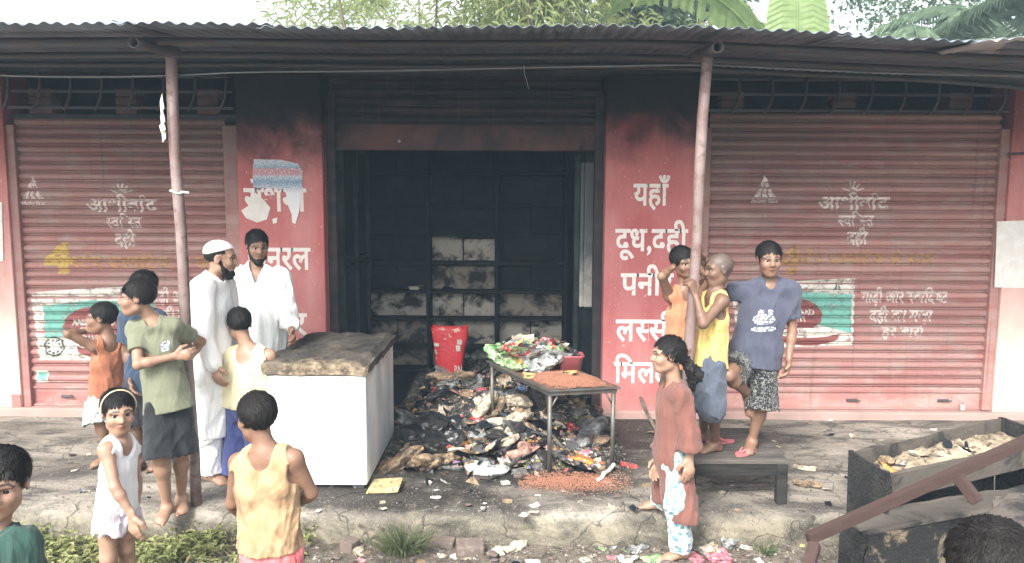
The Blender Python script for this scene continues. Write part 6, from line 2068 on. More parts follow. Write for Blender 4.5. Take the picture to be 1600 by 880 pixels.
gs = []
lv, lf = [], []
for j in range(20):
    for i in range(16):
        a, b = 0.03 + 0.46 * i / 15, 0.02 + 0.62 * j / 19
        lv.append(tuple(tpt(a, b, max(0.001, lz(a, b) - 0.002))))
lf = [(j * 16 + i, j * 16 + i + 1, (j + 1) * 16 + i + 1, (j + 1) * 16 + i) for j in range(19) for i in range(15) if lz(0.03 + 0.46 * i / 15, 0.02 + 0.62 * j / 19) > 0.006]
lm = grains('spilled_lentils', 'reddish brown lentils heaped on the steel table', pk_l, 6500, 0.0042)
bm = bmesh.new(); bm.from_mesh(lm.data)
vv = [bm.verts.new(q) for q in lv]
for f in lf: bm.faces.new([vv[i] for i in f])
bm.to_mesh(lm.data); bm.free()
def pk_f():
    x, y = rb.gauss(0.42, 0.20), rb.gauss(5.02, 0.09)
    if not (0.05 < x < 0.85): return None
    return (x, y, 0.010 + 0.012 * math.exp(-((x - 0.4) / 0.2) ** 2) * rb.random() + (heap_z(x, y) - 0.006 if y > 5.55 else 0))
grains('fallen_lentils', 'reddish lentils scattered on the pavement under the table front', pk_f, 4200, 0.0048)
def ont(a, b, z, kind, mat, size, label, cat, rz=None, tilt=(0, 0), k=None, squash=1.0, group=None):
    q = tpt(a, b, z); return piece(kind, mat, tuple(q), size, rz, tilt, label, group, cat, k, squash)
for (a, b, z, kd, m, s, lb, tl, k) in (
        (0.06, 0.95, 0.02, 'bag', 'green', 0.30, 'green and cream crushed food bag at the far end of the table', (0.1, 0.2), 0),
        (0.24, 0.98, 0.05, 'bag', 'green', 0.34, 'large green crumpled packet on top of the table heap', (0.3, 0.0), 2),
        (0.10, 0.78, 0.01, 'packet', 'orange', 0.16, 'orange packet hanging at the table edge', (0.8, 0.4), 1),
        (0.22, 0.84, 0.05, 'bag', 'red', 0.28, 'red crumpled bag in the middle of the table heap', (0.2, 0.3), 1),
        (0.44, 0.92, 0.06, 'packet', 'red', 0.28, 'red flat packet on top of the table heap beside the tub', (0.3, -0.2), 2),
        (0.20, 0.64, 0.02, 'bag', 'silver', 0.32, 'silver plastic bag at the front of the table heap', (0.2, 0.1), 3),
        (0.34, 0.68, 0.04, 'bag', 'grey', 0.28, 'grey melted plastic bag beside the red tub', (0.2, 0.1), 0),
        (0.30, 0.82, 0.10, 'bag', 'silver', 0.24, 'silver foil bag high on the table heap', (0.5, 0.1), 1),
        (0.05, 0.42, 0.005, 'packet', 'yellow', 0.09, 'small yellow packet at the near table edge among lentils', (0.1, 0.1), 3),
        (0.33, 0.36, 0.03, 'packet', 'yellow', 0.09, 'small yellow and white packet lying on the lentils', (0.2, 0.2), 4),
        (0.28, 0.38, 0.03, 'wrapper', 'cream', 0.08, 'cream wrapper lying on the lentils', (0.2, 0.2), 4)):
    ont(a, b, z, kd, m, s * (1.05 if kd == 'bag' else 1.15), lb, {'bag': 'bag', 'packet': 'packet', 'wrapper': 'wrapper'}[kd], None, tl, k, 0.85)
for _ in range(44):
    m = rb.choice(['silver', 'green', 'green', 'grey', 'black', 'red', 'cream', 'yellow'])
    ont(rb.uniform(0.02, 0.5), rb.uniform(0.58, 1.06), rb.uniform(0.04, 0.20), 'wrapper', m, rb.uniform(0.09, 0.20), 'crumpled %s wrapper in the heap on the table' % m, 'wrapper', None, (rb.uniform(-0.6, 0.6), rb.uniform(-0.6, 0.6)), group='%s wrappers on the table' % m)
# translucent red plastic tub
tub = empty('plastic_tub', tuple(tpt(0.47, 0.62)), 'translucent red plastic tub on the steel table', 'tub')
tm = NT('red_translucent_plastic'); tm.color((0.46, 0.13, 0.14)); tm.rough(0.3); tm.b.inputs['Transmission Weight'].default_value = 0.4; tm = tm.m
bm = bmesh.new()
rr_ = 0.105
loops = []
for (z, s) in ((0.002, 0.80), (0.11, 0.96), (0.118, 1.06), (0.130, 1.06), (0.130, 0.98), (0.012, 0.76)):
    loops.append([bm.verts.new((s * rr_ * (1.0 if abs(math.cos(a)) < 0 else 1) * math.copysign(abs(math.cos(a)) ** 0.3, math.cos(a)), s * rr_ * 0.85 * math.copysign(abs(math.sin(a)) ** 0.3, math.sin(a)), z)) for a in [2 * math.pi * i / 28 for i in range(28)]])
for a, b in zip(loops, loops[1:]):
    for i in range(28): bm.faces.new((a[i], a[(i + 1) % 28], b[(i + 1) % 28], b[i]))
bm.faces.new(loops[0][::-1]); bm.faces.new(loops[-1])
bm_obj('bowl', bm, tm, tub, True)

# ------------------------------------------------------------------ red printed sack
def sack():
    q0 = at(702, 592, 7.5); zb = q0[2]
    e = empty('printed_sack', (q0[0], 7.5, zb), 'bright red printed paper sack standing upright behind the heap', 'sack')
    t = NT('red_sack_paper'); v = t.coord(); x, y, z = t.sep(v)
    n = t.noise(11, v, 3)
    col = t.mix(t.ramp(n, [(0.64, 0.0), (0.66, 1.0)]), (0.60, 0.030, 0.038), (0.66, 0.40, 0.28))
    t.color(col); t.rough(0.45); t.bump(t.noise(7, v, 4, 0.6, 1.0), 0.5, 0.04)
    vs, fs = [], []
    N, Mr = 28, 14
    f = rnd_noise(5, 8)
    for j in range(Mr + 1):
        v_ = j / Mr
        w_ = 0.115 + 0.075 * min(1.0, v_ * 1.25); d_ = 0.07 * (1 - 0.55 * v_) + 0.02
        for i in range(N):
            a = 2 * math.pi * i / N
            cx = math.copysign(abs(math.cos(a)) ** 0.5, math.cos(a)); cy = math.copysign(abs(math.sin(a)) ** 0.6, math.sin(a))
            k = 1 + 0.10 * f(cx * 0.5, cy * 0.5, v_ * 1.5)
            vs.append((w_ * cx * k + 0.01 * v_, d_ * cy * k, v_ * 0.55 + (0.015 * math.sin(a * 3) if j == Mr else 0)))
    for j in range(Mr):
        for i in range(N): fs.append((j * N + i, j * N + (i + 1) % N, (j + 1) * N + (i + 1) % N, (j + 1) * N + i))
    fs.append(tuple(range(N))[::-1])
    o = mesh_obj('sack_body', vs, fs, t.m, e, True)
    o.modifiers.new('thickness', 'SOLIDIFY').thickness = 0.002
    mw = pmat('sack_print_white', (0.78, 0.66, 0.60), None, 20)
    for s, x_, z_, w_, h_ in (('D', -0.10, 0.12, 0.06, 0.08), ('RN', 0.10, 0.12, 0.075, 0.075)):
        b = lay_text('printed_lettering', [s], x_, z_, w_, h_, lambda z: -0.104, mw, e, 0.01)
    for (x_, z_, w_, h_) in ((0.115, 0.38, 0.05, 0.05), (0.10, 0.31, 0.045, 0.06), (-0.12, 0.36, 0.05, 0.03)):
        bm = bmesh.new(); add_box(bm, x_ - w_ / 2, x_ + w_ / 2, -0.100, -0.094, z_, z_ + h_, 0.001); bm_obj('printed_panel', bm, mw, e)
sack()

# ------------------------------------------------------------------ charred bench, slippers
def bench():
    e = empty('wooden_bench', (1.5, 4.95, 0), 'low charred wooden bench under the two barefoot boys', 'bench')
    t = NT('charred_bench_wood'); p = t.pos()
    n = t.noise(5, t.mapped(p, (0.6, 4, 4)), 6, 0.7)
    z = t.sep(p)[2]
    col = t.mix(t.ramp(n, [(0.35, 0.0), (0.7, 1.0)]), (0.007, 0.007, 0.007), (0.032, 0.029, 0.026))
    t.color(col); t.rough(0.9); t.bump(n, 0.6, 0.02)
    top = NT('worn_bench_top'); p = top.pos(); n = top.noise(5, top.mapped(p, (0.6, 4, 4)), 6, 0.7)
    top.color(top.mix(top.ramp(n, [(0.35, 0.0), (0.65, 1.0)]), (0.115, 0.100, 0.085), (0.045, 0.040, 0.035))); top.rough(0.9); top.bump(n, 0.6, 0.02)
    x0, x1 = 1.12, 1.83
    ys_ = [4.66, 4.80, 4.94, 5.08, 5.22, 5.36]
    for a, b in zip(ys_, ys_[1:]):
        lbox(e, 'plank', x0 + rb.uniform(-0.015, 0.015), x1 + rb.uniform(-0.015, 0.015), a + 0.003, b - 0.003, BENCH_Z - 0.030, BENCH_Z + rb.uniform(-0.003, 0.0), top.m, 0.004, 0.003)
    lbox(e, 'apron', x0 + 0.02, x1 - 0.02, 4.672, 4.70, BENCH_Z - 0.115, BENCH_Z - 0.032, t.m, 0.004, 0.004)
    lbox(e, 'apron', x0 + 0.02, x1 - 0.02, 5.31, 5.338, BENCH_Z - 0.115, BENCH_Z - 0.032, t.m, 0.004, 0.004)
    for x in (x0 + 0.03, x1 - 0.085):
        for y in (4.69, 5.27): lbox(e, 'leg', x, x + 0.065, y - 0.03, y + 0.035, 0.0, BENCH_Z - 0.033, t.m, 0.005, 0.006)
bench()
M_PINK = pmat('pink_rubber', (0.52, 0.17, 0.18), (0.44, 0.13, 0.14), 20, 0.6)
def slipper(px, py, yaw, label):
    q = gnd(px, py, BENCH_Z)
    e = empty('slipper', (q[0], q[1], BENCH_Z + 0.001), label, 'slipper', 'pink rubber slippers on the bench', rz=math.radians(yaw))
    out = []
    for i in range(24):
        a = 2 * math.pi * i / 24
        x = 0.105 * math.cos(a); y = 0.036 * math.sin(a) * (1 + 0.22 * math.cos(a)) * (1.0 - 0.16 * math.exp(-((x + 0.02) / 0.03) ** 2))
        out.append((x, y))
    bm = bmesh.new()
    lo = [bm.verts.new((x, y, 0)) for x, y in out]; hi = [bm.verts.new((x, y, 0.016)) for x, y in out]
    bm.faces.new(hi); bm.faces.new(lo[::-1])
    for i in range(24): bm.faces.new((lo[i], lo[(i + 1) % 24], hi[(i + 1) % 24], hi[i]))
    bm_obj('footbed', bm, M_PINK, e)
    for s in (-1, 1):
        tube('strap', [(0.065, 0, 0.014), (0.045, s * 0.012, 0.032), (0.01, s * 0.028, 0.036), (-0.03, s * 0.034, 0.014)], 0.006, M_PINK, e, 6)
slipper(1126, 692, 190, 'empty pink rubber slipper lying on the bench')
slipper(1166, 709, 215, 'pink rubber slipper under the navy-shirted boy\'s foot')

# ------------------------------------------------------------------ burnt furniture at the right
def char_wood(name, c1, c2, c3=(0.02, 0.019, 0.018), lo=0.45, hi=0.60, sc=3.0, crack=0.0):
    t = NT(name); p = t.pos()
    n = t.noise(sc, p, 6, 0.7, 0.4); g = t.noise(8, t.mapped(p, (1, 5, 5)), 5, 0.65)
    col = t.mix(g, c1, c2)
    col = t.mix(t.ramp(n, [(lo, 0.0), (hi, 1.0)]), col, c3)
    cr = t.vor(38, t.mapped(p, (1, 1, 1)), 'DISTANCE_TO_EDGE')
    t.color(col); t.rough(0.88); t.bump(t.math('ADD', g, t.math('MULTIPLY', t.ramp(cr, [(0.0, 0.0), (0.12, 0.7)]), crack)), 0.35 + 0.4 * crack, 0.02)
    return t.m
CW_GREY = char_wood('grey_scorched_board', (0.115, 0.098, 0.080), (0.062, 0.052, 0.043), lo=0.50, hi=0.60)
CW_BLACK = char_wood('alligator_char', (0.018, 0.017, 0.017), (0.042, 0.040, 0.038), (0.007, 0.007, 0.007), lo=0.40, hi=0.58, crack=1.0)
CW_PALE = char_wood('scorched_plywood', (0.26, 0.21, 0.145), (0.16, 0.12, 0.08), (0.010, 0.010, 0.010), lo=0.44, hi=0.50, sc=3, crack=0.7)
def beam_bm(bm, a, b, w_, h_, up=(0, 0, 1), jit=0.0):
    a, b = V3(*a), V3(*b); d = nrm(b - a); s = nrm(np.cross(d, up)); u = np.cross(s, d)
    q = []
    for p in (a, b):
        for i, j in ((-1, -1), (1, -1), (1, 1), (-1, 1)): q.append(bm.verts.new(Vector(p + s * w_ / 2 * i + u * h_ / 2 * j + np.array([rb.uniform(-jit, jit) for _ in range(3)]))))
    fs = [q[0:4][::-1], q[4:8]] + [[q[i], q[(i + 1) % 4], q[4 + (i + 1) % 4], q[4 + i]] for i in range(4)]
    fcs = [bm.faces.new(f) for f in fs]
    bmesh.ops.bevel(bm, geom=list({e_ for f in fcs for e_ in f.edges}), offset=0.004, segments=2, affect='EDGES')
def slab(root, name, pts, th, mat, nrm_up=None, cuts=9, jit=0.010):
    """a board from its four corners (world), thickened; edges slightly eaten"""
    p = [V3(*q) for q in pts]; n = nrm(np.cross(p[1] - p[0], p[3] - p[0]))
    l = np.array(root.location)
    bm = bmesh.new(); N = cuts
    g = []
    for s in (0, 1):
        for j in range(N + 1):
            for i in range(N + 1):
                u, v = i / N, j / N
                q = (p[0] * (1 - u) + p[1] * u) * (1 - v) + (p[3] * (1 - u) + p[2] * u) * v
                ed = (i in (0, N)) or (j in (0, N))
                q = q - n * th * s + (np.array([rb.uniform(-jit, jit) for _ in range(3)]) if (ed and s == 0) else 0)
                g.append(bm.verts.new(Vector(q - l)))
    M_ = (N + 1) ** 2
    I = lambda s, i, j: g[s * M_ + j * (N + 1) + i]
    for j in range(N):
        for i in range(N):
            bm.faces.new((I(0, i, j), I(0, i + 1, j), I(0, i + 1, j + 1), I(0, i, j + 1)))
            bm.faces.new((I(1, i, j + 1), I(1, i + 1, j + 1), I(1, i + 1, j), I(1, i, j)))
    for k in range(N):
        bm.faces.new((I(1, k, 0), I(1, k + 1, 0), I(0, k + 1, 0), I(0, k, 0))); bm.faces.new((I(0, k, N), I(0, k + 1, N), I(1, k + 1, N), I(1, k, N)))
        bm.faces.new((I(0, 0, k), I(0, 0, k + 1), I(1, 0, k + 1), I(1, 0, k))); bm.faces.new((I(1, N, k), I(1, N, k + 1), I(0, N, k + 1), I(0, N, k)))
    return bm_obj(name, bm, mat, root)
def counter():
    zt = 0.58
    A0, D0 = V3(1.93, 4.02, zt), V3(1.965, 3.68, zt)
    B0, C0, E0 = V3(2.52, 4.34, zt), V3(3.20, 4.71, zt), V3(3.26, 4.30, zt)
    e = empty('burnt_counter', (2.2, 3.9, GZ), 'burnt wooden shop counter with an open ash-filled tray', 'counter')
    dz = V3(0, 0, -0.14)
    slab(e, 'tray_side', [A0, C0, C0 + dz, A0 + dz], 0.020, CW_GREY)
    slab(e, 'tray_side', [D0, E0, E0 + dz, D0 + dz], 0.020, CW_GREY)
    bot = lambda q: V3(q[0], q[1], ground_z(q[0], q[1]) - 0.02)
    slab(e, 'side_panel', [A0 + V3(-0.012, 0.01, 0.004), D0 + V3(-0.012, -0.01, 0.004), bot(D0), bot(A0)], 0.018, CW_BLACK)
    slab(e, 'side_panel', [E0, C0, bot(C0), bot(E0)], 0.02, CW_BLACK)
    slab(e, 'back_panel', [C0 + dz * 1.02, A0 + dz * 1.02, bot(A0) + V3(0.02, 0, 0), bot(C0)], 0.015, CW_BLACK)
    k = V3(0, 0, -0.11)
    slab(e, 'tray_floor', [A0 + k, D0 + k, E0 + k, C0 + k], 0.012, CW_PALE)
    # collapsed lower box in front
    u = nrm(V3(0.93, 0.30, 0)); w_ = V3(-0.30, 0.93, 0)
    F0 = V3(1.76, 3.50, 0.335); G0 = F0 + u * 1.25; H0 = G0 + w_ * 0.16; I0 = F0 + w_ * 0.16
    slab(e, 'front_panel', [F0, G0, bot(G0), bot(F0)], 0.018, CW_PALE)
    slab(e, 'side_panel', [I0, F0, bot(F0), bot(I0)], 0.018, CW_BLACK)
    slab(e, 'shelf_board', [F0 + V3(-0.02, -0.02, 0.014), G0 + V3(0.02, 0, 0.03), H0 + V3(0, 0, 0.05), I0 + V3(0, 0, 0.03)], 0.014, CW_GREY)
    # ash and torn pale lining in the tray
    lv, n1, n2 = [], 40, 14
    for j in range(n2):
        for i in range(n1):
            a_, b_ = i / (n1 - 1), j / (n2 - 1)
            q = (D0 * (1 - a_) + E0 * a_) * (1 - b_) + (A0 * (1 - a_) + C0 * a_) * b_
            hgt = 0.075 * math.sin(math.pi * (0.04 + 0.92 * a_)) ** 0.5 * math.sin(math.pi * (0.06 + 0.88 * b_)) ** 0.6 * (1 + 0.5 * wav(a_ * 16, b_ * 6)) + 0.014 * wav(a_ * 47, b_ * 19)
            q = q + (0.5 * (D0 + C0) - q) * 0.03
            lv.append(tuple(q + k + V3(0, 0, max(0.006, hgt)) - np.array(e.location)))
    lf = [(j * n1 + i, j * n1 + i + 1, (j + 1) * n1 + i + 1, (j + 1) * n1 + i) for j in range(n2 - 1) for i in range(n1 - 1)]
    t = NT('pale_ash'); p = t.pos(); n = t.noise(11, p, 6, 0.7, 0.5)
    t.color(t.mix(t.ramp(n, [(0.46, 0.0), (0.62, 1.0)]), (0.42, 0.34, 0.24), (0.10, 0.07, 0.045))); t.rough(0.95); t.bump(n, 1.0, 0.04)
    mesh_obj('ash_filling', lv, lf, t.m, e, True)
    return A0, B0, C0, D0, E0, k
A0, B0, C0, D0, E0, kk = counter()
def mid(u, v): return (D0 * (1 - u) + E0 * u) * (1 - v) + (A0 * (1 - u) + C0 * u) * v + kk + V3(0, 0, 0.055)
q = (D0 * 0.75 + A0 * 0.25) + V3(0.07, 0.0, -0.03)
piece('wrapper', 'orange', tuple(q), 0.15, 0.4, (0.3, 0.4), 'scorched orange paper at the near corner of the counter tray', None, 'paper', 2)
for i in range(12):
    u, v = rb.uniform(0.1, 0.75), rb.uniform(0.2, 0.8); m = rb.choice(['cream', 'cream', 'white', 'char', 'brown'])
    piece(rb.choice(['wrapper', 'card', 'clump']), m, tuple(mid(u, v)), rb.uniform(0.06, 0.14), None, (rb.uniform(-0.5, 0.5), rb.uniform(-0.5, 0.5)), '%s burnt scrap inside the counter tray' % {'char': 'black'}.get(m, m), '%s scraps in the counter tray' % m, 'scrap')
# the red-brown frame leg lying across
M_REDW = char_wood('red_brown_painted_wood', (0.036, 0.017, 0.013), (0.062, 0.035, 0.028), (0.018, 0.013, 0.011), 0.55, 0.72, 4)
e = empty('table_frame', tuple(at(1497, 742, 3.36)), 'red-brown wooden frame beam lying slantwise across the burnt counter', 'beam')
ba, bb, bc = at(1262, 842, 3.22), at(1497, 740, 3.36), at(1680, 655, 3.55)
bm = bmesh.new(); beam_bm(bm, ba - np.array(e.location), bc - np.array(e.location), 0.040, 0.052); bm_obj('beam', bm, M_REDW, e)
bm = bmesh.new(); beam_bm(bm, bb - np.array(e.location) + V3(0.01, 0.02, -0.02), at(1528, 785, 3.30) - np.array(e.location), 0.045, 0.05); bm_obj('stub_leg', bm, M_REDW, e)
bm = bmesh.new(); beam_bm(bm, ba - np.array(e.location) + V3(0.03, -0.01, -0.02), at(1258, 905, 3.10) - np.array(e.location), 0.05, 0.05); bm_obj('stub_leg', bm, M_REDW, e)
# loose charred sheets at the far right
e = empty('charred_board', (2.2, 3.1, -0.1), 'pale grey scorched board sagging over the counter at the right edge', 'board')
slab(e, 'board', [at(1530, 822, 3.12), at(1660, 835, 3.05), at(1670, 768, 3.42), at(1556, 776, 3.40)], 0.014, CW_GREY)
e = empty('charred_board', (2.0, 3.1, -0.1), 'black charred board below the pale grey scorched one', 'board')
slab(e, 'board', [at(1500, 850, 3.14), at(1640, 862, 3.08), at(1650, 800, 3.36), at(1530, 802, 3.38)], 0.02, CW_BLACK)
for i in range(14):
    px, py = rb.uniform(1440, 1600), rb.uniform(800, 880)
    q = gnd(px, py, -0.05); m = rb.choice(['cream', 'yellow', 'char', 'white', 'brown', 'char'])
    piece(rb.choice(['wrapper', 'card', 'clump']), m, (q[0], q[1], -0.16 + 0.10 * rb.random()), rb.uniform(0.08, 0.18), None, (rb.uniform(-0.5, 0.5), rb.uniform(-0.5, 0.5)), '%s burnt scrap on the ground below the counter' % {'char': 'black'}.get(m, m), '%s scraps below the counter' % m, 'scrap')

for i in range(26):
    px, py = rb.uniform(1280, 1600), rb.uniform(812, 890)
    q = gnd(px, py, -0.15); m = rb.choice(['char', 'char', 'black', 'brown', 'cream', 'ash'])
    kd = rb.choice(['card', 'stick', 'stick', 'wrapper'])
    q = (q[0], min(q[1], 3.42), ground_z(q[0], q[1]) + rb.uniform(0.0, 0.08))
    sz = rb.uniform(0.10, 0.30)
    piece(kd, m, q, sz, None, (rb.uniform(-0.6, 0.6), rb.uniform(-0.6, 0.6)), sized(kd, sz, 0.15, 0.24) + KW[kd] % CN.get(m, m) + ' lying before the burnt counter', 'burnt bits before the counter')

# ------------------------------------------------------------------ litter on the pavement and the dirt
def lit(px, py, z, kind, mat, w_, label, cat=None, rz=None, tilt=(0, 0), k=None, squash=0.7, group=None):
    q = gnd(px, py, z)
    if z < -0.1: q = V3(q[0], q[1], ground_z(q[0], q[1]))
    s = w_ / 1150.0 * q[1] * 1.08
    return piece(kind, mat, (q[0], q[1], q[2] + 0.002), s, rz, tilt, label, group, cat, k, squash)
def brick(px, py, z, label, rz, sz=(0.115, 0.055, 0.07), tilt=0.1):
    q = gnd(px, py, z)
    bm = bmesh.new(); add_box(bm, -sz[0], sz[0], -sz[1], sz[1], 0, sz[2], 0.008, 0.006)
    o = bm_obj('loose_brick', bm, FM['brick'], None, False, (q[0], q[1], ground_z(q[0], q[1]) - 0.01), (tilt, 0.05, rz))
    return tag(o, label, 'brick')
brick(734, 862, -0.2, 'square dark brick lying at the kerb foot right of the grass tuft', 0.1, (0.085, 0.06, 0.075))
brick(690, 852, -0.2, 'reddish half brick beside the grass tuft at the kerb foot', -0.2, (0.085, 0.04, 0.05))
brick(545, 862, -0.2, 'grey brown brick stub at the kerb foot left of the grass tuft', 1.2, (0.05, 0.045, 0.08))
lit(560, 866, -0.2, 'stone', 'cream', 22, 'pale round stone by the brick stub at the kerb foot', 'stone')
lit(818, 806, 0, 'card', 'white', 16, 'white folded paper on the pavement edge', 'paper', squash=1)
lit(834, 800, 0, 'card', 'cream', 14, 'small cream paper strip beside the white folded paper', 'paper')
lit(680, 778, 0, 'wrapper', 'white', 15, 'white lump on the pavement in front of the heap', 'lump')
lit(790, 756, 0, 'card', 'white', 18, 'white flat scrap by the water bag', 'scrap')
lit(950, 757, 0, 'card', 'white', 22, 'white square paper by the short pale stick', 'paper')
lit(813, 852, -0.2, 'card', 'white', 20, 'white printed card upright in the dirt', 'card', 0.2, (1.0, 0))
lit(800, 858, -0.2, 'bag', 'cream', 30, 'cream crumpled bag in the dirt by the upright card', 'bag', k=1)
lit(995, 860, -0.2, 'bag', 'silver', 28, 'silver crumpled bag in the dirt left of the girl', 'bag', k=0)
lit(1020, 876, -0.2, 'wrapper', 'green', 34, 'green and white wrapper at the girl\'s feet', 'wrapper')
lit(980, 876, -0.2, 'bag', 'white', 30, 'white plastic bag in the dirt at the bottom edge', 'plastic bag', k=2)
lit(1105, 862, -0.2, 'bag', 'cream', 30, 'tall cream paper bag behind the pink cartons', 'bag', k=3, squash=1)
lit(1122, 872, -0.2, 'packet', 'pink', 40, 'pinkish carton lying in the dirt right of the girl', 'carton', 0.1)
lit(1085, 872, -0.2, 'packet', 'pink', 26, 'small pinkish carton beside the girl\'s foot', 'carton', 0.5)
lit(1140, 850, -0.2, 'bag', 'silver', 36, 'clear crumpled plastic against the kerb right of the girl', 'plastic bag', k=2)
lit(915, 872, -0.2, 'card', 'cream', 22, 'pale square card flat in the dirt', 'card', 0.4)
lit(958, 870, -0.2, 'card', 'pink', 18, 'small pinkish card flat in the dirt', 'card', 0.1)
lit(770, 866, -0.2, 'card', 'cream', 30, 'long cream carton flap tilted in the dirt', 'carton flap', 0.4, (0.2, -0.3))
lit(830, 876, -0.2, 'card', 'white', 28, 'white carton flap at the bottom edge of the view', 'carton flap', 0.1)
lit(590, 742, 0, 'card', 'grey', 1, 'tiny grey flake beside the freezer front', 'flake') if False else None
lit(1256, 733, 0, 'wrapper', 'cream', 30, 'cream torn paper on the pavement right of the bench', 'paper')
lit(1254, 758, 0, 'bag', 'brown', 30, 'brown crumpled paper right of the bench leg', 'paper', k=1, squash=0.5)
lit(1225, 690, 0, 'card', 'white', 1, 'x') if False else None
lit(1545, 690, 0, 'bag', 'white', 46, 'white plastic sheet heaped against the wall behind the counter', 'plastic sheet', k=0, squash=0.4)
for (px0, px1, py0, py1, z, n, where, grp) in ((60, 560, 690, 790, 0, 30, 'on the pavement left of the freezer', 'left pavement'), (980, 1340, 660, 780, 0, 40, 'on the pavement around the bench', 'pavement round the bench'),
                                           (480, 1300, 745, 800, 0, 46, 'on the pavement edge before the heap', 'pavement edge'), (470, 1320, 852, 885, -0.2, 70, 'in the dirt below the kerb', 'dirt below the kerb'), (1250, 1600, 655, 720, 0, 24, 'by the foot of the right shutter', 'right shutter foot')):
    for _ in range(n):
        kd = rb.choice(['card', 'card', 'wrapper', 'stone', 'stick'] if z == 0 else ['card', 'wrapper', 'wrapper', 'stone', 'stone', 'stick'])
        m = rb.choice({'card': ['cream', 'brown', 'char', 'white'], 'wrapper': ['cream', 'brown', 'grey', 'white', 'black'], 'stone': ['stone', 'char', 'brick'], 'stick': ['brown', 'char']}[kd])
        if z < 0 and kd == 'wrapper': m = rb.choice(['white', 'silver', 'pink', 'cream', 'yellow', 'green', 'white'])
        lb = {'card': '%s paper scrap', 'wrapper': '%s crumpled wrapper', 'stone': 'small %s stone', 'stick': 'thin %s twig'}[kd] % CN.get(m, m)
        sz = rb.uniform(6, 16)
        lb = ('tiny ' if sz < 9 else 'larger ' if sz > 13 else '') + lb
        lit(rb.uniform(px0, px1), rb.uniform(py0, py1), z, kd, m, sz * (1.6 if kd == 'stick' else 1) * (1.25 if z < 0 else 1), lb + ' ' + where, kd if kd != 'card' else 'scrap', None, (rb.uniform(-0.25, 0.25), rb.uniform(-0.25, 0.25)), group='%s %s bits %s' % (m, kd, grp))
def pk_dirt():
    x, y = rb.uniform(-3.6, 3.4), rb.uniform(2.6, 4.5)
    return (x, y, ground_z(x, y)), True
t = NT('grit_mix'); t.color(t.mix(t.ramp(t.vor(20, t.pos(), 'F1', 'Color'), [(0.2, 0.0), (0.9, 1.0)]), (0.05, 0.045, 0.04), (0.28, 0.25, 0.21)))
cinders('grit', 'loose grit and crumbs of earth in front of the kerb', 9000, pk_dirt, 0.009, t.m, 'grit')
def pk_plat():
    x, y = rb.uniform(-3.8, 4.2), 4.52 + 2.0 * rb.random() ** 1.4
    return (x, y, 0.003), not (x < -0.95 and x > -1.7 and y > 4.8)
cinders('gravel', 'fine gravel and crumbs scattered over the pavement', 5000, pk_plat, 0.0045, t.m, 'gravel')
# ------------------------------------------------------------------ weeds, grass tuft, trees behind the roof
def leaf_mat(name, c1, c2, trans=0.35, rough=0.5):
    t = NT(name)
    oi = t.vor(9, t.pos(), 'F1', 'Color')
    col = t.mix(t.sep(oi)[0], c1, c2)
    t.color(col); t.rough(rough)
    t.b.inputs['Specular IOR Level'].default_value = 0.3
    tr = t.node('ShaderNodeBsdfTranslucent'); t.l.new(col, tr.inputs['Color'])
    mx = t.node('ShaderNodeMixShader'); mx.inputs[0].default_value = trans
    t.l.new(t.b.outputs[0], mx.inputs[1]); t.l.new(tr.outputs[0], mx.inputs[2])
    t.l.new(mx.outputs[0], t.n['Material Output'].inputs['Surface'])
    return t.m
rv = random.Random(33)
L_WEED = leaf_mat('weed_leaf', (0.17, 0.20, 0.07), (0.36, 0.36, 0.17))
L_GRASS = leaf_mat('grass_blade', (0.085, 0.12, 0.05), (0.18, 0.20, 0.10))
L_BAMBOO = leaf_mat('bamboo_leaf', (0.26, 0.32, 0.12), (0.46, 0.50, 0.25), 0.55)
L_BAN = leaf_mat('banana_leaf', (0.20, 0.28, 0.11), (0.28, 0.37, 0.16), 0.5, 0.35)
L_PALM = leaf_mat('palm_leaf', (0.12, 0.18, 0.11), (0.24, 0.31, 0.21), 0.45, 0.35)
L_DARK = leaf_mat('dark_tree_leaf', (0.11, 0.165, 0.10), (0.20, 0.26, 0.16), 0.45)
M_BARK = pmat('bark', (0.16, 0.12, 0.085), (0.09, 0.07, 0.05), 7, 0.95, 0.5, 20)
def leaf(vs, fs, p, d, n, ln, wd, droop=0.2):
    d = nrm(d); s = nrm(np.cross(d, n)); k = len(vs)
    m = p + d * ln * 0.45 + n * ln * 0.06; e = p + d * ln - V3(0, 0, droop * ln)
    vs += [tuple(p), tuple(m + s * wd), tuple(e), tuple(m - s * wd)]
    fs += [(k, k + 1, k + 2), (k, k + 2, k + 3)]
def rvec(r=1.0): return np.array([rv.gauss(0, r), rv.gauss(0, r), rv.gauss(0, r)])
# creeping weeds along the left foreground
vs, fs = [], []
def weed_ok(x, y): return y < 4.52 + 0.05 * wav(x * 3, 1) and x < -1.45 + 0.35 * wav(y * 3, x) + 0.2 * (4.4 - y)
for _ in range(2300):
    x, y = rv.uniform(-3.9, -0.9), rv.uniform(3.0, 4.56)
    if not weed_ok(x, y) or wav(x * 2.2, y * 2.6, 2) < -0.5: continue
    p = V3(x, y, ground_z(x, y))
    h = rv.uniform(0.05, 0.17)
    d = nrm(V3(rv.gauss(0, 0.6), rv.gauss(0, 0.6), 1))
    for k in range(rv.randint(6, 13)):
        q = p + d * h * rv.uniform(0.15, 1.0)
        ld = nrm(V3(rv.gauss(0, 1), rv.gauss(0, 1), rv.uniform(0.0, 0.7)))
        leaf(vs, fs, q, ld, V3(0, 0, 1), rv.uniform(0.025, 0.065), rv.uniform(0.007, 0.017), 0.25)
tag(mesh_obj('weeds', vs, fs, L_WEED), 'tangle of low leafy green weeds along the kerb at the left', 'weeds', None, 'stuff')
vs, fs = [], []
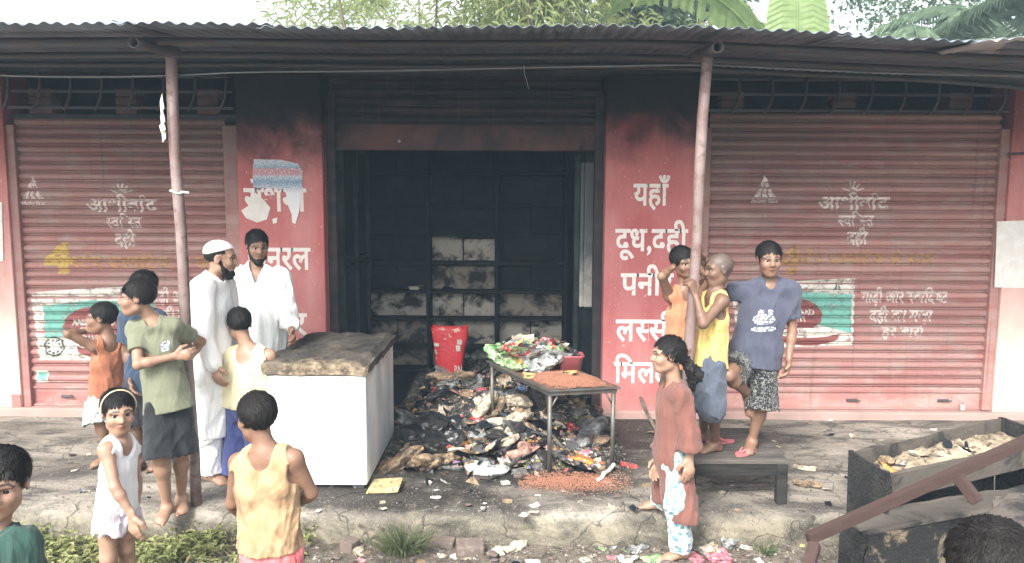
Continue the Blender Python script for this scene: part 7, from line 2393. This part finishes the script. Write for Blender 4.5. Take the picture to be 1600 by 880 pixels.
for _ in range(1500):
    x, y = rv.uniform(-4.0, -0.8), rv.uniform(2.6, 4.55)
    if not weed_ok(x, y) and rv.random() > 0.1: continue
    p = V3(x, y, ground_z(x, y)); d = nrm(V3(rv.gauss(0, 0.7), rv.gauss(0, 0.7), rv.uniform(0.15, 0.8)))
    leaf(vs, fs, p, d, nrm(rvec()), rv.uniform(0.06, 0.16), 0.0025, 0.3)
tag(mesh_obj('dry_grass', vs, fs, leaf_mat('dry_straw', (0.34, 0.29, 0.17), (0.24, 0.21, 0.11), 0.2)), 'dry straw-coloured grass blades among the weeds', 'grass', None, 'stuff')
def tuft(px, py, r, n, h, label):
    q = gnd(px, py, -0.2); vs, fs = [], []
    for _ in range(n):
        a = rv.uniform(0, 6.28); rad = r * rv.random() * 0.45
        p = V3(math.cos(a) * rad, math.sin(a) * rad * 0.6, 0)
        d = nrm(V3(math.cos(a) * rv.uniform(0.2, 1.2), math.sin(a) * rv.uniform(0.2, 1.0), 1.0)); s = nrm(np.cross(d, rvec())) * rv.uniform(0.0022, 0.004)
        L = h * rv.uniform(0.5, 1.2); k = len(vs)
        m1 = p + d * L * 0.5; m2 = p + d * L * 0.85 + V3(math.cos(a), math.sin(a), -0.2) * L * 0.15; e = p + d * L + V3(math.cos(a) * 0.35, math.sin(a) * 0.35, -0.35) * L
        vs += [tuple(p - s), tuple(p + s), tuple(m1 + s), tuple(m1 - s), tuple(m2 + s * 0.7), tuple(m2 - s * 0.7), tuple(e)]
        fs += [(k, k + 1, k + 2, k + 3), (k + 3, k + 2, k + 4, k + 5), (k + 5, k + 4, k + 6)]
    o = mesh_obj('grass_tuft', vs, fs, L_GRASS, None, True, (q[0], q[1], ground_z(q[0], q[1])))
    return tag(o, label, 'grass tuft')
tuft(630, 866, 0.26, 240, 0.17, 'green grass tuft growing at the kerb foot below the freezer')
tuft(1195, 868, 0.12, 46, 0.10, 'sparse grass tuft at the kerb foot right of the girl')
tuft(1290, 770, 0.08, 1, 0.01, 'x') if False else None
def smallplant(px, py, label):
    q = gnd(px, py, -0.2); vs, fs = [], []
    for _ in range(34):
        d = nrm(V3(rv.gauss(0, 0.6), rv.gauss(0, 0.6), 1)); p = d * rv.uniform(0.02, 0.13)
        leaf(vs, fs, p, V3(rv.gauss(0, 1), rv.gauss(0, 1), 0.35), V3(0, 0, 1), rv.uniform(0.03, 0.07), rv.uniform(0.01, 0.018))
    tag(mesh_obj('leafy_weed', vs, fs, L_WEED, None, False, (q[0], q[1], ground_z(q[0], q[1]))), label, 'weed')
smallplant(325, 862, 'broad-leaved weed clump left of the tan-vested boy')

# ---- trees behind
def tree(x, y, h, crown_r, n, mat, label, seed, kind='bamboo', rz=None):
    r = random.Random(seed)
    e = empty('tree' if kind != 'bamboo' else 'bamboo_clump', (x, y, -0.21), label, 'tree' if kind != 'bamboo' else 'bamboo')
    trunks = 7 if kind == 'bamboo' else 1
    centers = []
    for k in range(trunks):
        a = 2 * math.pi * k / max(trunks, 1)
        b = V3(0.35 * math.cos(a), 0.35 * math.sin(a), 0) if kind == 'bamboo' else V3(0, 0, 0)
        top = b + V3(r.uniform(-0.5, 0.5) + (1.2 * math.cos(a) if kind == 'bamboo' else 0), r.uniform(-0.5, 0.5) + (1.2 * math.sin(a) if kind == 'bamboo' else 0), h * 0.9)
        pts = [b + (top - b) * t_ + V3(0.12 * math.sin(3 * t_ + k), 0.1 * math.cos(2 * t_ + k), 0) for t_ in [i / 8 for i in range(9)]]
        bm = bmesh.new(); add_tube(bm, pts, [(0.05 if kind == 'bamboo' else 0.17) * (1 - 0.75 * i / 8) for i in range(9)], 8)
        bm_obj('trunk', bm, M_BARK, e, True)
        if kind != 'bamboo':
            for j in range(9):
                p0 = pts[4 + j % 5]; d = nrm(V3(r.gauss(0, 1), r.gauss(0, 1), 0.8)); q = p0 + d * crown_r * r.uniform(0.5, 0.9)
                bm = bmesh.new(); add_tube(bm, [p0, p0 * 0.5 + q * 0.5 + V3(0, 0, 0.1), q], [0.06, 0.04, 0.012], 6); bm_obj('limb', bm, M_BARK, e, True); centers.append(q)
        else: centers += pts[3:]
    vs, fs = [], []
    clumps = []
    for _ in range(60):
        c = centers[r.randrange(len(centers))] + np.array([r.gauss(0, crown_r * 0.40), r.gauss(0, crown_r * 0.40), r.gauss(0, crown_r * 0.22)])
        clumps.append((c, r.uniform(0.18, 0.42) * crown_r * 0.6))
    for _ in range(n):
        c, cr = clumps[r.randrange(len(clumps))]
        p = c + np.array([r.gauss(0, cr), r.gauss(0, cr), r.gauss(0, cr * 0.7)])
        d = nrm(np.array([r.gauss(0, 1), r.gauss(0, 1), r.uniform(-1.2, 0.4)]))
        nn = nrm(np.array([r.gauss(0, 0.6), r.gauss(0, 0.6), 1.0]))
        if kind == 'bamboo': leaf(vs, fs, p, d, nn, r.uniform(0.14, 0.26), r.uniform(0.010, 0.017), 0.25)
        else: leaf(vs, fs, p, d, nn, r.uniform(0.10, 0.20), r.uniform(0.025, 0.05), 0.15)
    mesh_obj('crown', vs, fs, mat, e)
tree(-1.45, 13.4, 7.0, 1.6, 13000, L_BAMBOO, 'pale feathery bamboo clump behind the roof left of centre', 3)
tree(0.4, 13.2, 7.2, 2.0, 17000, L_BAMBOO, 'dense light green bamboo clump behind the middle of the roof', 4)
tree(1.9, 14.5, 7.6, 1.8, 12000, L_DARK, 'dark leafy tree behind the roof between bamboo and banana', 5, 'tree')
tree(9.6, 15.5, 7.5, 2.6, 13000, L_DARK, 'dark leafy tree behind the right end of the roof', 6, 'tree')
def banana(x, y, h, leaves, label, roll=0.0):
    e = empty('banana_plant', (x, y, -0.21), label, 'banana plant', 'banana plants behind the roof')
    bm = bmesh.new(); add_tube(bm, [V3(0.05 * math.sin(k), 0, h * k / 6) for k in range(7)], [0.15 * (1 - 0.55 * k / 6) for k in range(7)], 12)
    bm_obj('trunk', bm, pmat('banana_stem', (0.20, 0.22, 0.10), (0.14, 0.12, 0.06), 5, 0.6), e, True)
    for (az, el, ln, wd, droop, torn) in leaves:
        a = math.radians(az); ca, sa = math.cos(a), math.sin(a)
        vs, fs = [], []
        N = 60
        mids, ups = [], []
        for i in range(N + 1):
            t_ = i / N
            th = math.radians(el) - droop * t_ * t_
            if i == 0: p = V3(0.0, 0.0, h)
            else: p = mids[-1] + V3(ca * math.cos(th), sa * math.cos(th), math.sin(th)) * ln / N
            mids.append(p)
        rl = roll if az == leaves[0][0] else 0.0
        side = nrm(V3(-sa, ca, 0) * math.cos(rl) + V3(0, 0, 1) * math.sin(rl))
        for i in range(N + 1):
            t_ = i / N
            w_ = wd * max(0.0, math.sin(math.pi * min(1, (t_ * 0.93 + 0.07)))) ** 0.5 * (0.0 if t_ < 0.10 else 1) * (1 - 0.25 * t_)
            w_ = max(w_, 0.012)
            drop = 0.35 * w_
            d1 = rv.uniform(0, 0.35) * torn; d2 = rv.uniform(0, 0.35) * torn
            vs += [tuple(mids[i] + side * w_ * (1 - 0.15 * d1) - V3(0, 0, drop * (0.5 + 1.8 * d1))), tuple(mids[i] + side * w_ * 0.5 + V3(0, 0, 0.06 * w_)), tuple(mids[i]), tuple(mids[i] - side * w_ * 0.5 + V3(0, 0, 0.06 * w_)), tuple(mids[i] - side * w_ * (1 - 0.15 * d2) - V3(0, 0, drop * (0.5 + 1.8 * d2)))]
        for i in range(N):
            for k in range(4):
                if torn and rv.random() < 0.14 * torn and k in (0, 3): continue
                fs.append((i * 5 + k, i * 5 + k + 1, (i + 1) * 5 + k + 1, (i + 1) * 5 + k))
        for i in range(N + 1):
            for k in (0, 1, 3, 4): vs[i * 5 + k] = (vs[i * 5 + k][0], vs[i * 5 + k][1] + (0.012 if i % 2 else -0.012) * wd, vs[i * 5 + k][2] + (0.012 if i % 2 else -0.012) * wd)
        mesh_obj('leaf', vs, fs, L_BAN, e, False)
        bm = bmesh.new(); add_tube(bm, [m - V3(0, 0, 0.012) for m in mids[::3]], [0.03 * (1 - 0.8 * k / (len(mids[::3]))) for k in range(len(mids[::3]))], 6); bm_obj('midrib', bm, L_BAN, e, True)
banana(4.15, 11.2, 3.75, [(180, 62, 3.9, 0.40, 2.25, 0.9), (95, 60, 2.4, 0.40, 1.0, 0.6), (10, 50, 2.2, 0.36, 1.5, 0.8), (300, 35, 2.0, 0.36, 1.4, 0.8)], 'banana plant with an arching torn leaf behind the right half of the roof', 0.75)
banana(4.40, 11.6, 3.6, [(85, 84, 2.8, 0.56, 0.25, 0.1), (200, 40, 1.8, 0.36, 1.6, 0.8), (330, 45, 2.0, 0.36, 1.4, 0.8)], 'banana plant with one upright pale leaf behind the right half of the roof')
def palm(x, y, h, label, seed):
    r = random.Random(seed)
    e = empty('palm_tree', (x, y, -0.21), label, 'palm tree', 'palm trees behind the roof')
    bm = bmesh.new(); add_tube(bm, [V3(0.25 * math.sin(k * 0.4), 0.1 * math.sin(k * 0.3), h * k / 9) for k in range(10)], [0.17 - 0.006 * k for k in range(10)], 12); bm_obj('trunk', bm, M_BARK, e, True)
    top = V3(0.25 * math.sin(3.6), 0.1 * math.sin(2.7), h)
    for j in range(15):
        az = 2 * math.pi * j / 15 + r.uniform(-0.2, 0.2); el = r.uniform(-0.1, 1.15); ln = r.uniform(2.4, 3.2); dr = r.uniform(0.9, 1.7)
        vs, fs = [], []; p = top.copy(); N = 30
        ca, sa = math.cos(az), math.sin(az); side = V3(-sa, ca, 0)
        spine = [p.copy()]
        for i in range(N):
            th = el - dr * (i / N) ** 1.4
            d = V3(ca * math.cos(th), sa * math.cos(th), math.sin(th)); p = p + d * ln / N; spine.append(p.copy())
            if i < 3: continue
            L = 0.62 * math.sin(math.pi * (0.12 + 0.83 * i / N)) ** 0.7
            for s in (-1, 1):
                for q_ in (0.0, 0.5):
                    dd = nrm(side * s + d * 0.55 + V3(0, 0, -0.35 - 0.3 * r.random()))
                    leaf(vs, fs, p - d * q_ * ln / N, dd, V3(0, 0, 1), L * r.uniform(0.85, 1.1), 0.020, 0.30)
        mesh_obj('frond', vs, fs, L_PALM, e)
        bm = bmesh.new(); add_tube(bm, spine[::3], [0.024 * (1 - 0.8 * k / len(spine[::3])) for k in range(len(spine[::3]))], 6); bm_obj('midrib', bm, L_PALM, e, True)
palm(7.2, 13.8, 4.6, 'palm tree with drooping fronds behind the right part of the roof', 8)
palm(8.9, 12.6, 4.6, 'palm tree with bluish fronds at the right end above the roof', 9)
# ------------------------------------------------------------------ thin haze volume, added to imitate a lens veil
def haze():
    bm = bmesh.new(); add_box(bm, -40, 40, -6, 40, -1.3, 12.0)
    t = bpy.data.materials.new('haze'); t.use_nodes = True
    n, l = t.node_tree.nodes, t.node_tree.links
    n.clear()
    v = n.new('ShaderNodeVolumePrincipled'); o = n.new('ShaderNodeOutputMaterial')
    v.inputs['Color'].default_value = (0.60, 0.82, 1.0, 1)
    v.inputs['Density'].default_value = HAZE
    v.inputs['Anisotropy'].default_value = 0.0
    l.new(v.outputs[0], o.inputs['Volume'])
    tag(bm_obj('haze', bm, t), 'thin pale haze volume added around the shops to imitate lens veil', 'haze', None, 'stuff')
HAZE = 0.0042
haze()
# ------------------------------------------------------------------ labels: pieces that still read alike are told apart by their order in view
def screen_x(o):
    p = o.matrix_world.translation if o.parent else o.location
    d = V3(*p) - V3(0, 0, EYE)
    return d[0] / max(0.1, d[1])
by = {}
for o in COL.objects:
    if o.parent is None and o.get('label') and o.get('kind') is None: by.setdefault(o['label'], []).append(o)
ORD = ['first', 'second', 'third', 'fourth', 'fifth', 'sixth', 'seventh', 'eighth', 'ninth', 'tenth', 'eleventh', 'twelfth', 'thirteenth', 'fourteenth', 'fifteenth']
for lb, os_ in by.items():
    if len(os_) < 2: continue
    os_.sort(key=screen_x)
    for i, o in enumerate(os_):
        if i == 0: o['label'] = lb + ', leftmost such'
        elif i == len(os_) - 1: o['label'] = lb + ', rightmost such'
        elif i < len(ORD): o['label'] = lb + ', %s from left' % ORD[i]
